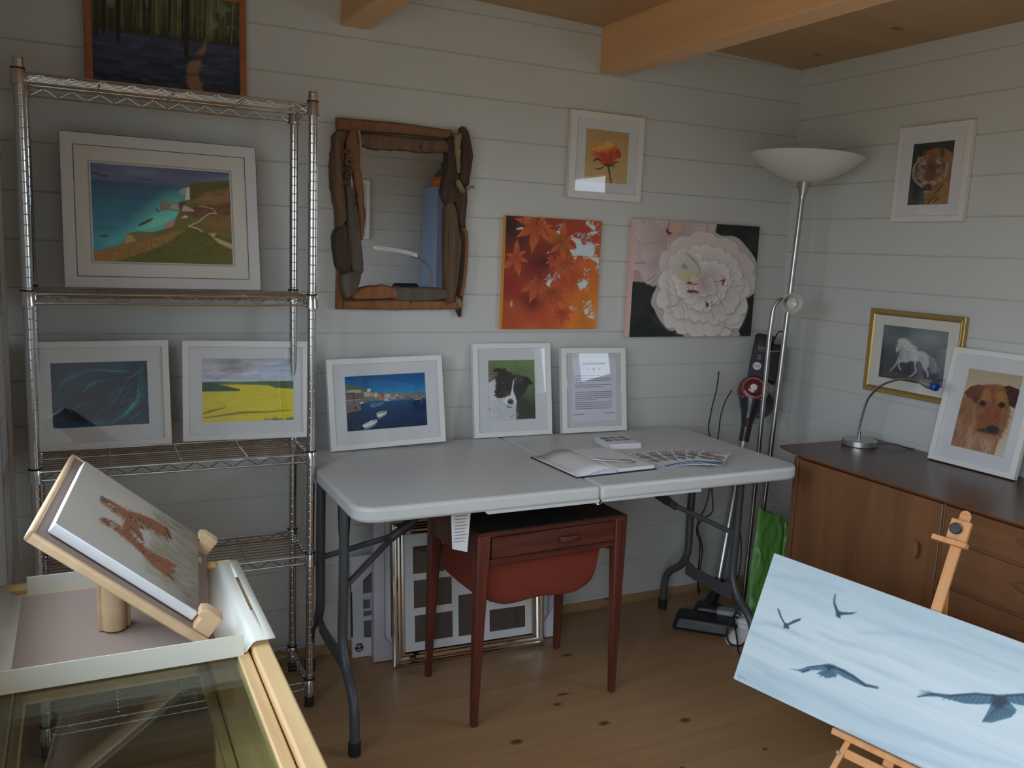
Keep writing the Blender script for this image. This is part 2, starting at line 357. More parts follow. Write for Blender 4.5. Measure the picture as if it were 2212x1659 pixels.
# ---------------------------------------------------------------- painter: colours a fine vertex grid
class Art:
    def __init__(s, nx, ny, quad=None, base=(128, 128, 128)):
        s.nx, s.ny = nx, ny
        gx, gy = np.meshgrid(np.linspace(0, 1, nx), np.linspace(0, 1, ny)); s.u = gx.ravel(); s.v = gy.ravel()
        if quad is None: quad = ((0, 0), (1, 0), (1, 1), (0, 1))
        A = []; B = []
        for (a, b), (x, y) in zip(((0, 0), (1, 0), (1, 1), (0, 1)), quad):
            A.append([a, b, 1, 0, 0, 0, -x*a, -x*b]); A.append([0, 0, 0, a, b, 1, -y*a, -y*b]); B += [x, y]
        h = np.linalg.solve(np.array(A, float), np.array(B, float))
        d = h[6]*s.u + h[7]*s.v + 1
        s.x = (h[0]*s.u + h[1]*s.v + h[2])/d; s.y = (h[3]*s.u + h[4]*s.v + h[5])/d
        s.c = np.tile(np.array(base, float), (nx*ny, 1))
    def vgrad(s, stops):
        vs_ = [q[0] for q in stops]
        for k in range(3): s.c[:, k] = np.interp(s.v, vs_, [q[1][k] for q in stops])
    def put(s, m, col, a=1.0, idx=None):
        m = np.clip(m, 0, 1)*a
        if idx is None: s.c = s.c*(1-m[:, None]) + np.array(col, float)*m[:, None]
        else: s.c[idx] = s.c[idx]*(1-m[:, None]) + np.array(col, float)*m[:, None]
    def noise(s, fx, fy, seed=0, oct=3, ang=0):
        rng = np.random.default_rng(seed); ca, sa = math.cos(ang), math.sin(ang)
        uu = s.u*ca + s.v*sa + 3; vv = -s.u*sa + s.v*ca + 3; out = np.zeros(len(s.u)); amp = 1; tot = 0
        for o in range(oct):
            g = rng.random((64, 64)); x = uu*fx*2**o; y = vv*fy*2**o
            xi = np.floor(x).astype(int); yi = np.floor(y).astype(int); fx_ = x-xi; fy_ = y-yi
            fx_ = fx_*fx_*(3-2*fx_); fy_ = fy_*fy_*(3-2*fy_)
            q = lambda i, j: g[(yi+j) % 64, (xi+i) % 64]
            out += amp*((q(0, 0)*(1-fx_)+q(1, 0)*fx_)*(1-fy_)+(q(0, 1)*(1-fx_)+q(1, 1)*fx_)*fy_); tot += amp; amp *= .5
        return out/tot
    def mottle(s, fx, fy, amt, seed=0, ang=0, oct=3):
        s.c *= (1 + amt*(s.noise(fx, fy, seed, oct, ang)-.5)*2)[:, None]
    def _near(s, pts, pad):
        p = np.array(pts); x0, y0 = p.min(0)-pad; x1, y1 = p.max(0)+pad
        return np.nonzero((s.x >= x0) & (s.x <= x1) & (s.y >= y0) & (s.y <= y1))[0]
    def poly(s, pts, col, a=1.0, soft=6, smooth=0, tex=None):
        if smooth: pts = catmull(pts, smooth, True)
        idx = s._near(pts, soft*1.5)
        if len(idx) == 0: return
        X, Y = s.x[idx], s.y[idx]; ins = np.zeros(len(idx), bool); dmin = np.full(len(idx), 1e9)
        n = len(pts)
        for i in range(n):
            x0, y0 = pts[i]; x1, y1 = pts[(i+1) % n]
            if y0 != y1:
                c = ((y0 > Y) != (y1 > Y)) & (X < (x1-x0)*(Y-y0)/(y1-y0)+x0); ins ^= c
            dx, dy = x1-x0, y1-y0; l2 = dx*dx+dy*dy+1e-9
            t = np.clip(((X-x0)*dx+(Y-y0)*dy)/l2, 0, 1); dmin = np.minimum(dmin, (X-x0-t*dx)**2+(Y-y0-t*dy)**2)
        d = np.sqrt(dmin)*np.where(ins, 1, -1); m = np.clip(.5+d/(2*soft), 0, 1)
        if tex is not None: m = m*tex[idx]
        s.put(m, col, a, idx)
    def line(s, pts, w, col, a=1.0, soft=4, smooth=0, taper=0):
        if smooth: pts = catmull(pts, smooth)
        idx = s._near(pts, w+soft*1.5)
        if len(idx) == 0: return
        X, Y = s.x[idx], s.y[idx]; best = np.full(len(idx), -1e9); n = len(pts)-1
        for i in range(n):
            x0, y0 = pts[i]; x1, y1 = pts[i+1]; dx, dy = x1-x0, y1-y0; l2 = dx*dx+dy*dy+1e-9
            t = np.clip(((X-x0)*dx+(Y-y0)*dy)/l2, 0, 1); d = np.hypot(X-x0-t*dx, Y-y0-t*dy)
            tt = (i+t)/n
            ww = w/2*(1-taper*tt if taper > 0 else (1-(-taper)*np.abs(2*tt-1)))
            best = np.maximum(best, ww-d)
        s.put(np.clip(.5+best/(2*soft), 0, 1), col, a, idx)
    def blob(s, cx, cy, rx, ry, col, a=1.0, ang=0, hard=.3):
        idx = s._near([(cx-max(rx, ry)*1.3, cy-max(rx, ry)*1.3), (cx+max(rx, ry)*1.3, cy+max(rx, ry)*1.3)], 0)
        if len(idx) == 0: return
        X, Y = s.x[idx]-cx, s.y[idx]-cy; ca, sa = math.cos(ang), math.sin(ang)
        d = np.hypot((X*ca+Y*sa)/rx, (-X*sa+Y*ca)/ry)
        s.put(np.clip((1.15-d)/(1.15-hard), 0, 1), col, a, idx)
    def strokes(s, region, n, length, w, cols, ang, jit=.3, seed=0, a=.5, soft=3):
        """short brush strokes scattered in a polygon region, direction ang (radians or function)"""
        rng = random.Random(seed); p = np.array(region); x0, y0 = p.min(0); x1, y1 = p.max(0); k = 0; tries = 0
        while k < n and tries < n*20:
            tries += 1
            x = rng.uniform(x0, x1); y = rng.uniform(y0, y1); ins = False; m = len(region)
            for i in range(m):
                ax, ay = region[i]; bx_, by_ = region[(i+1) % m]
                if (ay > y) != (by_ > y) and x < (bx_-ax)*(y-ay)/(by_-ay)+ax: ins = not ins
            if not ins: continue
            k += 1
            th = (ang(x, y) if callable(ang) else ang) + rng.gauss(0, jit); l = length*rng.uniform(.5, 1.3)
            s.line([(x, y), (x+l*math.cos(th)*.5-l*.05*math.sin(th), y+l*math.sin(th)*.5+l*.05*math.cos(th)), (x+l*math.cos(th), y+l*math.sin(th))], w*rng.uniform(.6, 1.3), rng.choice(cols), a*rng.uniform(.6, 1.2), max(soft, w*.4), 0, -.7)
    def pgrad(s, pts, p0, c0, p1, c1, a=1.0, soft=5, smooth=4, gam=1.0):
        """polygon filled with a gradient from c0 at p0 to c1 at p1"""
        if smooth: pts = catmull(pts, smooth, True)
        idx = s._near(pts, soft*1.5)
        if len(idx) == 0: return
        X, Y = s.x[idx], s.y[idx]; ins = np.zeros(len(idx), bool); dmin = np.full(len(idx), 1e9); n = len(pts)
        for i in range(n):
            x0, y0 = pts[i]; x1, y1 = pts[(i+1) % n]
            if y0 != y1: ins ^= ((y0 > Y) != (y1 > Y)) & (X < (x1-x0)*(Y-y0)/(y1-y0)+x0)
            dx, dy = x1-x0, y1-y0; l2 = dx*dx+dy*dy+1e-9
            t = np.clip(((X-x0)*dx+(Y-y0)*dy)/l2, 0, 1); dmin = np.minimum(dmin, (X-x0-t*dx)**2+(Y-y0-t*dy)**2)
        m = np.clip(.5+np.sqrt(dmin)*np.where(ins, 1, -1)/(2*soft), 0, 1)*a
        dx, dy = p1[0]-p0[0], p1[1]-p0[1]; t = np.clip(((X-p0[0])*dx+(Y-p0[1])*dy)/(dx*dx+dy*dy), 0, 1)**gam
        col = np.array(c0, float)*(1-t[:, None])+np.array(c1, float)*t[:, None]
        s.c[idx] = s.c[idx]*(1-m[:, None])+col*m[:, None]
    def fur(s, pts, n, length, w, cols, seed=0, lean=0.0, a=.8, soft=3, smooth=0):
        """hairs growing outward across an outline"""
        if smooth: pts = catmull(pts, smooth, True)
        rng = random.Random(seed); P = pts; m = len(P)
        ar = sum(P[i][0]*P[(i+1) % m][1]-P[(i+1) % m][0]*P[i][1] for i in range(m)); sg = 1 if ar > 0 else -1
        per = [math.hypot(P[(i+1) % m][0]-P[i][0], P[(i+1) % m][1]-P[i][1]) for i in range(m)]
        for k in range(n):
            i = rng.choices(range(m), per)[0]; t = rng.random(); x0, y0 = P[i]; x1, y1 = P[(i+1) % m]
            x, y = x0+(x1-x0)*t, y0+(y1-y0)*t; th = math.atan2(-(x1-x0)*sg, (y1-y0)*sg)+lean+rng.gauss(0, .3); l = length*rng.uniform(.5, 1.2)
            s.line([(x-l*.5*math.cos(th), y-l*.5*math.sin(th)), (x+l*.5*math.cos(th), y+l*.5*math.sin(th))], w, rng.choice(cols), a, soft, 0, .8)
    def mesh(s, name, x0, z0, x1, z1, y, m, parent, gain=1.0, horizontal=False, sat=.88):
        lum = s.c @ np.array([.3, .59, .11]); s.c = lum[:, None] + (s.c-lum[:, None])*sat  # saturation lowered throughout, painting the hazy veil of picture glass into the colours
        nx, ny = s.nx, s.ny; n = nx*ny
        co = np.empty((n, 3), np.float32)
        if horizontal: co[:, 0] = x0+(x1-x0)*s.u; co[:, 1] = z1+(z0-z1)*s.v; co[:, 2] = y
        else: co[:, 0] = x0+(x1-x0)*s.u; co[:, 1] = y; co[:, 2] = z1+(z0-z1)*s.v
        i = np.arange(n).reshape(ny, nx); q = np.stack([i[1:, :-1], i[1:, 1:], i[:-1, 1:], i[:-1, :-1]], -1).reshape(-1, 4).astype(np.int32)
        me = bpy.data.meshes.new(name); me.vertices.add(n); me.vertices.foreach_set('co', co.ravel())
        nf = len(q); me.loops.add(nf*4); me.loops.foreach_set('vertex_index', q.ravel()); me.polygons.add(nf)
        me.polygons.foreach_set('loop_start', np.arange(0, nf*4, 4, dtype=np.int32)); me.update(calc_edges=True)
        at = me.color_attributes.new('Col', 'FLOAT_COLOR', 'POINT')
        c4 = np.ones((n, 4), np.float32); c4[:, :3] = np.clip(lin(np.clip(s.c, 0, 255))*gain, 0, .88)
        at.data.foreach_set('color', c4.ravel())
        me.materials.append(m)
        o = bpy.data.objects.new(name, me); link(o, parent)
        return o

# ---------------------------------------------------------------- the room
def wall_mesh(name, segs, to3, phase, m, label):
    """painted log boards with V joints; segs = (a0, a1, z0, z1) along the wall, to3(a, z, d) with d = depth into the wall"""
    b = MB()
    for a0, a1, z0, z1 in segs:
        pr = [(z0, 0)]
        k = 0
        lines = sorted(z for z in (phase - 0.138*i for i in range(-4, 24)) if z0+.006 < z < z1-.006)
        for z in lines: pr += [(z-.0045, 0), (z-.0012, .0045), (z, .0045), (z+.0012, 0)]
        pr.append((z1, 0))
        A = [b.b.verts.new(to3(a0, z, d)) for z, d in pr]; B = [b.b.verts.new(to3(a1, z, d)) for z, d in pr]
        for i in range(len(pr)-1): b.b.faces.new((A[i], A[i+1], B[i+1], B[i]))
    me = bpy.data.meshes.new(name); b.b.to_mesh(me); b.b.free(); me.materials.append(m)
    o = link(bpy.data.objects.new(name, me)); tag(o, label, 'wall', None, 'structure'); return o
ZL = 2.118
wall_mesh('wall_back', [(XL-.01, XR+.01, 0, 2.36)], lambda a, z, d: (a, d, z), ZL, WALL, 'pale grey green wall of horizontal painted boards behind the table and shelving')
wall_mesh('wall_right', [(YF-.01, WIN[0], 0, 2.36), (WIN[0], WIN[1], 0, WIN[2]), (WIN[0], WIN[1], WIN[3], 2.36), (WIN[1], .01, 0, 2.36)], lambda a, z, d: (XR+d, a, z), ZL+.069, WALL, 'pale painted board wall behind the sideboard and tiger print')
wall_mesh('wall_left', [(YF-.01, DOOR[0], 0, 2.40), (DOOR[0], DOOR[1], 0, DOOR[2]), (DOOR[0], DOOR[1], DOOR[3], 2.40), (DOOR[1], LWIN[0], 0, 2.40), (LWIN[0], LWIN[1], 0, LWIN[2]), (LWIN[0], LWIN[1], LWIN[3], 2.40), (LWIN[1], .01, 0, 2.40)], lambda a, z, d: (XL-d, a, z), ZL+.069, WALL, 'pale painted board wall at the left edge beside the shelving')
wall_mesh('wall_front', [(XL-.01, XR+.01, 0, 2.40)], lambda a, z, d: (a, YF-d, z), ZL, WALL, 'pale painted board wall seen in the driftwood mirror')
def ceil_z(x): return 2.256 + .027*(XR-x)
b = MB(); x0, x1 = XL-.05, XR+.05
b.hexa([(x0, YF-.05, ceil_z(x0)), (x1, YF-.05, ceil_z(x1)), (x1, .05, ceil_z(x1)), (x0, .05, ceil_z(x0))], [(x0, YF-.05, ceil_z(x0)+.03), (x1, YF-.05, ceil_z(x1)+.03), (x1, .05, ceil_z(x1)+.03), (x0, .05, ceil_z(x0)+.03)])
tag(b.obj('ceiling', CEIL, smooth=False), 'knotty pine boarded ceiling between the beams', 'ceiling', None, 'structure')
b = MB(); b.bx(XL-.05, XR+.05, YF-.05, .05, -.03, 0)
tag(b.obj('floor', FLOOR, smooth=False), 'orange brown knotty pine floorboards', 'floor', None, 'structure')
b = MB(); b.prism([(0, 0), (0, .030), (-.006, .030), (-.022, .012), (-.022, 0)], XL, XR, 'YZ')
tag(b.obj('baseboard_back', FLOOR, smooth=False), 'slim pine skirting strip along the foot of the back wall', 'skirting', None, 'structure')
b = MB(); b.prism([(0, 0), (0, .030), (-.006, .030), (-.022, .012), (-.022, 0)], 0, 1, 'YZ')
for v in b.b.verts: v.co = Vector((XR + v.co.y, -v.co.x*3.7-.02, v.co.z))
tag(b.obj('baseboard_right', FLOOR, smooth=False), 'slim pine skirting strip along the foot of the right wall', 'skirting', None, 'structure')
for nm, xa, xb, zb, lb in (('trim_1', 1.254, 1.355, 2.146, 'pine ceiling beam above the driftwood mirror'), ('trim_2', 2.240, 2.345, 2.118, 'long pine ceiling beam above the rose picture')):
    b = MB(); b.hexa([(xa, YF, zb), (xb, YF, zb), (xb, 0, zb), (xa, 0, zb)], [(xa, YF, ceil_z(xa)+.01), (xb, YF, ceil_z(xb)+.01), (xb, 0, ceil_z(xb)+.01), (xa, 0, ceil_z(xa)+.01)])
    tag(b.obj(nm, PINE, bevel=.006), lb, 'beam', None, 'structure')
# white cover strip up the left corner
b = MB(); b.bx(XL, XL+.012, -.05, 0, 0, 2.36)
tag(b.obj('trim_3', WHITE_LACQ, bevel=.002), 'pale vertical cover strip in the left corner', 'trim', None, 'structure')
# glazed doors and window behind the camera
FRAMEW = mat('white_joinery', (0.74, 0.74, 0.72, 1), rough=0.4, var=.02)
def glazing(root, x0, x1, z0, z1, M, mull):
    fr = MB()
    def bx(a0, a1, c0, c1, d0=-.03, d1=.03):
        fr.box(a1-a0, d1-d0, c1-c0, ((a0+a1)/2, (d0+d1)/2, (c0+c1)/2))
    bx(x0, x0+.06, z0, z1); bx(x1-.06, x1, z0, z1); bx(x0, x1, z1-.06, z1); bx(x0, x1, z0, z0+.08)
    for c in mull: bx(c-.045, c+.045, z0, z1, -.028, .028)
    o = fr.obj('window_frame', FRAMEW, root, bevel=.004); p = MB(); p.bx(x0+.05, x1-.05, -.003, .003, z0+.07, z1-.05)
    p.obj('glass_pane', pane_mat('window_glass', ior=1.3), root)
    root.matrix_world = M
w1 = thing('window_1', 'white framed window in the right wall above the near end of the sideboard', 'window', kind='structure')
glazing(w1, WIN[0], WIN[1], WIN[2], WIN[3], Matrix.Translation((XR, 0, 0)) @ Matrix.Rotation(R(90), 4, 'Z'), [(WIN[0]+WIN[1])/2])
d1 = thing('door_1', 'white glazed double door in the left wall beside the camera', 'door', kind='structure')
glazing(d1, DOOR[0], DOOR[1], DOOR[2], DOOR[3], Matrix.Translation((XL, 0, 0)) @ Matrix.Rotation(R(90), 4, 'Z'), [(DOOR[0]+DOOR[1])/2])
w2_ = thing('window_2', 'white framed window in the left wall above the display table', 'window', kind='structure')
glazing(w2_, LWIN[0], LWIN[1], LWIN[2], LWIN[3], Matrix.Translation((XL, 0, 0)) @ Matrix.Rotation(R(90), 4, 'Z'), [(LWIN[0]+LWIN[1])/2])

# ---------------------------------------------------------------- wire shelving
SX0, SX1, SY0, SY1 = .352, 1.085, -.342, -.096
SHELF_Z = [1.843, 1.294, .821, .500, .085]
shelving = thing('wire_shelving_unit', 'chrome wire shelving unit with five shelves against the back wall', 'shelving', (.718, -.219, 0))
def local(o, x, y, z): o.location = (x-.718, y+.219, z)
prof = [(.0128, .012)]
z = .03
while z < 1.868:
    prof += [(.0128, z-.0018), (.0128, z-.0011), (.0120, z-.0004), (.0120, z+.0004), (.0128, z+.0011), (.0128, z+.0018)]; z += .0266
prof += [(.0128, 1.872), (.0118, 1.876)]
post = None
for x in (SX0, SX1):
    for y in (SY0, SY1):
        if post is None:
            b = MB(); b.lathe(prof, 14); post = b.obj('post', CHROME, shelving, angle=60)
            b = MB(); b.lathe([(.0145, 0), (.0150, .004), (.0150, .030), (.0135, .034)], 14); b.obj('foot', BLACKM, post, label='black rubber foot')
            q = post
        else: q = copy_tree(post, shelving)
        local(q, x, y, 0)
def zigzag(b, p0, p1, zt, zb, n, r=.0017):
    p0, p1 = Vector(p0), Vector(p1); pts = []
    for i in range(2*n+1):
        q = p0.lerp(p1, (i+.4)/(2*n+.8)); pts.append((q.x, q.y, zb if i % 2 == 0 else zt))
    b.tube(pts, r, 5)
def shelf_mesh():
    b = MB(); w, d = (SX1-SX0)/2, (SY1-SY0)/2
    for y in (-d, d):
        for zz in (-.003, -.0265): b.tube([(-w, y, zz), (w, y, zz)], .0030, 7)
        zigzag(b, (-w, y, 0), (w, y, 0), -.004, -.0255, 10)
    for x in (-w, w):
        for zz in (-.003, -.0265): b.tube([(x, -d, zz), (x, d, zz)], .0030, 7)
        zigzag(b, (x, -d, 0), (x, d, 0), -.004, -.0255, 5)
    for i in range(1, 10):
        y = -d + 2*d*i/10; b.tube([(-w, y, -.0008), (w, y, -.0008)], .0016, 5)
    for x in (-w*.5, 0, w*.5):
        b.tube([(x, -d, -.002), (x, -d+.004, -.0065), (x, d-.004, -.0065), (x, d, -.002)], .0028, 6)
    return b
shelf0 = None
for zz in SHELF_Z:
    if shelf0 is None:
        sh = shelf_mesh().obj('shelf', CHROME, shelving); shelf0 = sh
        for x in (-1, 1):
            for y in (-1, 1):
                b = MB(); b.lathe([(.0165, -.034), (.0190, -.033), (.0172, -.018), (.0160, .003), (.0150, .005)], 14)
                s_ = b.obj('sleeve', CHROME, sh); s_.location = (x*(SX1-SX0)/2, y*(SY1-SY0)/2, 0)
                c_ = MB(); c_.lathe([(.0150, .004), (.0172, .005), (.0172, .0075), (.0140, .008)], 14); k_ = c_.obj('clip_ring', BLACKM, sh); k_.location = s_.location
    else: sh = copy_tree(shelf0, shelving)
    sh.location = (0, 0, zz)

# ---------------------------------------------------------------- picture builders
def picture(name, label, cat, pos, yaw, lean, roll, w, h, rim, depth, fm, rect, art, gain=2.0, mb=MATBOARD, glass=True, group=None, prof=None, film=False):
    rot = lean_rot(yaw, lean, roll)
    p = Vector(pos) + Vector((0, 0, depth*math.sin(max(lean, 0)) + abs(math.sin(roll))*w/2))
    t = thing(name, label, cat, p, rot, group)
    x0, x1 = -w/2, w/2
    b = MB(); b.rect_ring(x0, x1, 0, h, prof or [(0, depth), (0, .0015), (.0015, 0), (rim-.0012, 0), (rim, .0012), (rim, depth)])
    b.obj('frame_moulding', fm, t, angle=30)
    u0, v0, u1, v1 = rect
    b = MB()
    i0, i1, k0, k1 = x0+rim-.002, x1-rim+.002, rim-.002, h-rim+.002
    A = [b.b.verts.new(q) for q in ((i0, .007, k0), (i1, .007, k0), (i1, .007, k1), (i0, .007, k1))]
    B = [b.b.verts.new(q) for q in ((u0, .007, v0), (u1, .007, v0), (u1, .007, v1), (u0, .007, v1))]
    C = [b.b.verts.new(q) for q in ((u0+.0016, .0088, v0+.0016), (u1-.0016, .0088, v0+.0016), (u1-.0016, .0088, v1-.0016), (u0+.0016, .0088, v1-.0016))]
    for P, Q in ((A, B), (B, C)):
        for k in range(4): b.b.faces.new((P[k], P[(k+1) % 4], Q[(k+1) % 4], Q[k]))
    b.obj('mat_board', mb, t, smooth=False)
    art.mesh('artwork', u0, v0, u1, v1, .0086, paint_mat('artist_print', .75, .2), t, gain)
    b = MB(); b.bx(x0+.004, x1-.004, depth-.004, depth-.0005, .004, h-.004); b.obj('backing_board', BACKBOARD, t)
    if film:      # crinkled cellophane behind the lower part of the pane
        rng = random.Random(int(w*1000)); import mathutils.noise as mn
        b = MB(); b.grid(lambda a_, c_: (i0+(i1-i0)*(.04+.92*a_), .0064-.0016*abs(mn.noise(Vector((a_*14, c_*7, w*9)))), k0+(k1-k0)*(.015+(film+.03*mn.noise(Vector((a_*5, 0, w))))*c_)), 46, 24)
        b.obj('cellophane', FILM, t, smooth=False)
    if glass:
        b = MB(); b.bx(i0, i1, .0042, .0056, k0, k1); b.obj('glass_pane', GLASS, t)
    return t
def canvas(name, label, cat, pos, rot, w, h, depth, art, edge, gain=2.0, matn=('artist_canvas', .55, .35)):
    t = thing(name, label, cat, pos, rot)
    b = MB(); b.bx(-w/2, w/2, 0, depth, 0, h); b.obj('canvas_block', edge, t, bevel=.0025)
    art.mesh('painted_front', -w/2+.0012, .0012, w/2-.0012, h-.0012, -.0006, paint_mat(*matn), t, gain)
    return t

# ---------------------------------------------------------------- the pictures themselves (painted in sheet coordinates)
def art_cliff():
    a = Art(300, 215, ((388, 357), (1745, 450), (1790, 1348), (413, 1312)))
    a.vgrad([(0, (58, 66, 92)), (.10, (72, 80, 104)), (.16, (62, 78, 104)), (.2, (34, 68, 96)), (.35, (30, 84, 108)), (.6, (36, 104, 124)), (.8, (44, 120, 136)), (1, (52, 120, 150))])
    m = a.noise(3, 14, 1, 4); a.put(np.clip((m-.45)*3, 0, 1)*(a.v < .17), (96, 104, 124), .55)
    a.put(np.clip((a.noise(3, 18, 5)-.5)*3, 0, 1)*(a.v > .17)*(a.v < .7), (26, 64, 92), .35)
    a.line([(388, 468), (440, 462), (500, 485), (560, 492)], 26, (48, 58, 88), .9, 6); a.line([(850, 520), (910, 516), (985, 530)], 12, (40, 56, 88), .8, 4)
    a.poly([(560, 1140), (720, 1040), (870, 900), (1000, 780), (1150, 680), (1320, 660), (1300, 900), (1180, 990), (900, 1030), (740, 1080)], (70, 158, 144), .85, 90, 4)
    a.poly([(850, 1000), (1000, 890), (1180, 840), (1260, 840), (1150, 960), (960, 1020)], (86, 172, 150), .7, 50, 4)
    # far headland
    a.poly([(1745, 528), (1600, 535), (1400, 545), (1345, 570), (1330, 640), (1310, 720), (1240, 740), (1260, 820), (1220, 900), (1190, 970), (1000, 1030), (860, 1020), (750, 1040), (690, 1150), (413, 1225), (413, 1320), (1795, 1350)], (84, 80, 44), 1, 4)
    a.poly([(1350, 560), (1745, 530), (1745, 590), (1500, 640), (1400, 720), (1330, 700)], (66, 68, 36), 1, 8)
    a.poly([(1745, 600), (1520, 650), (1400, 730), (1560, 770), (1755, 730)], (116, 82, 52), .95, 16)
    a.poly([(1755, 730), (1600, 770), (1440, 760), (1300, 830), (1420, 880), (1755, 850)], (82, 58, 48), .95, 14)
    a.poly([(1765, 870), (1560, 880), (1500, 930), (1600, 1010), (1770, 980)], (108, 76, 48), .9, 20)
    a.poly([(1240, 645), (1280, 605), (1340, 590), (1345, 660), (1300, 672)], (120, 116, 116), 1, 4)
    a.poly([(1330, 600), (1355, 590), (1360, 710), (1310, 720)], (168, 160, 150), 1, 5)
    a.poly([(1060, 830), (1075, 715), (1110, 715), (1165, 750), (1220, 730), (1260, 745), (1240, 825), (1130, 812)], (104, 96, 88), 1, 4)
    a.poly([(1160, 800), (1180, 755), (1235, 745), (1255, 810)], (134, 128, 116), .9, 6); a.poly([(1255, 740), (1320, 735), (1290, 790), (1270, 825)], (72, 54, 52), 1, 5)
    a.poly([(1280, 825), (1295, 765), (1340, 780), (1400, 810), (1400, 828)], (142, 134, 120), 1, 5)
    a.line([(1030, 800), (1050, 820), (1045, 835)], 12, (52, 50, 58), 1, 4)
    a.poly([(1270, 890), (1310, 862), (1340, 870), (1330, 890)], (170, 162, 150), .9, 6)
    a.poly([(1115, 950), (1150, 928), (1210, 925), (1200, 965), (1150, 985)], (162, 96, 78), .9, 10, 3)
    a.poly([(850, 965), (880, 935), (960, 900), (1005, 885), (985, 915), (920, 950), (870, 970)], (66, 62, 66), 1, 4); a.blob(815, 968, 26, 8, (90, 86, 92))
    a.blob(520, 1063, 50, 16, (56, 56, 72))
    a.poly([(700, 1150), (750, 1045), (860, 1020), (960, 1032), (1040, 1090), (900, 1100), (820, 1130)], (92, 86, 50), 1, 6)
    a.poly([(705, 1145), (745, 1050), (800, 1060), (830, 1110), (770, 1130)], (142, 120, 74), .9, 8)
    a.poly([(413, 1225), (700, 1150), (1000, 1090), (1290, 1000), (1320, 960), (1260, 1060), (1000, 1200), (780, 1312), (413, 1312)], (122, 88, 50), .95, 12)
    a.poly([(600, 1320), (900, 1230), (1180, 1120), (1330, 970), (1480, 1020), (1795, 1100), (1795, 1350)], (68, 72, 34), .95, 14)
    a.strokes([(620, 1300), (1000, 1180), (1330, 1000), (1780, 1120), (1780, 1345)], 240, 70, 10, [(80, 82, 40), (56, 60, 30), (92, 88, 44)], -.25, .3, 3, .5, 5)
    a.strokes([(420, 1240), (1000, 1100), (1280, 1020), (1000, 1190), (430, 1300)], 120, 60, 8, [(140, 104, 58), (106, 74, 42), (86, 72, 40)], -.25, .2, 4, .6, 4)
    a.strokes([(1400, 660), (1740, 560), (1755, 960), (1400, 900)], 120, 80, 9, [(124, 92, 58), (84, 70, 40), (70, 50, 42)], -.2, .2, 6, .5, 5)
    a.line([(1620, 845), (1540, 850), (1450, 920), (1345, 968)], 9, (176, 156, 122), 1, 3, 4); a.line([(1345, 968), (1430, 990), (1480, 1020)], 11, (170, 150, 116), 1, 3, 4)
    a.line([(1450, 770), (1585, 800), (1620, 845)], 7, (172, 154, 126), .9, 3); a.poly([(1540, 1035), (1620, 1035), (1600, 1075), (1795, 1150), (1795, 1200), (1640, 1130)], (150, 132, 100), .95, 9)
    for x, y0, y1, w in ((768, 1145, 1318, 9), (982, 1100, 1250, 8), (1104, 1080, 1155, 6), (1164, 1070, 1125, 5), (1195, 1065, 1105, 4), (1225, 1055, 1090, 4)): a.line([(x, y0), (x+2, y1)], w, (92, 70, 48), 1, 3)
    return a
def art_blue():
    a = Art(230, 150, ((165, 230), (895, 212), (905, 680), (182, 732)), (20, 38, 60))
    m = a.noise(3, 3, 11, 3); a.put(np.clip((m-.4)*2.5, 0, 1), (14, 62, 84), .6); a.put(np.clip((a.noise(3, 4, 15)-.5)*3, 0, 1), (28, 24, 44), .6)
    a.blob(440, 600, 230, 80, (26, 22, 38), .7, -.3); a.blob(330, 330, 180, 60, (16, 66, 86), .5, -.6)
    for pts, w, c, al in (
        ([(200, 470), (260, 390), (340, 330), (460, 290), (560, 282), (680, 298), (770, 290)], 26, (20, 96, 108), .6), ([(540, 284), (640, 290), (760, 292)], 7, (70, 140, 148), .7),
        ([(230, 420), (300, 350), (400, 310)], 10, (46, 116, 116), .5), ([(400, 450), (440, 430), (470, 390), (540, 366), (660, 358)], 22, (20, 96, 110), .7), ([(430, 440), (465, 395), (520, 370)], 7, (54, 140, 140), .7),
        ([(880, 235), (830, 300), (750, 350), (710, 430), (640, 520), (540, 600), (490, 640)], 16, (32, 92, 116), .6), ([(860, 270), (800, 320), (750, 352)], 8, (60, 136, 146), .6),
        ([(850, 300), (850, 420), (810, 520), (730, 600), (640, 660), (500, 690), (360, 715)], 60, (16, 98, 112), .65), ([(840, 420), (810, 520), (740, 600), (650, 660)], 24, (26, 132, 132), .6),
        ([(820, 440), (800, 520), (700, 640)], 7, (110, 176, 170), .8), ([(835, 330), (815, 480)], 6, (74, 150, 150), .6), ([(900, 410), (860, 412), (845, 430)], 9, (40, 110, 128), .8), ([(880, 460), (840, 470), (815, 520)], 10, (34, 110, 128), .8),
        ([(860, 570), (820, 610), (760, 650)], 8, (90, 150, 160), .7), ([(250, 640), (300, 625), (340, 580), (420, 540), (500, 515)], 8, (62, 96, 110), .7), ([(230, 600), (240, 560), (290, 540)], 8, (30, 84, 98), .7),
        ([(200, 650), (300, 680), (420, 690), (560, 670)], 16, (22, 70, 96), .6), ([(190, 560), (240, 480), (330, 470)], 20, (16, 70, 92), .5)):
        a.line(pts, w, c, al, w*.45, 6, -.8)
    a.strokes([(640, 420), (840, 330), (840, 560), (650, 670)], 70, 90, 4, [(30, 130, 136), (14, 70, 90), (70, 160, 160), (10, 40, 60)], 2.3, .2, 2, .5, 3)
    a.line([(815, 455), (800, 520)], 6, (6, 22, 40), .9, 3); a.line([(730, 650), (680, 680)], 5, (6, 30, 50), .8, 3)
    return a
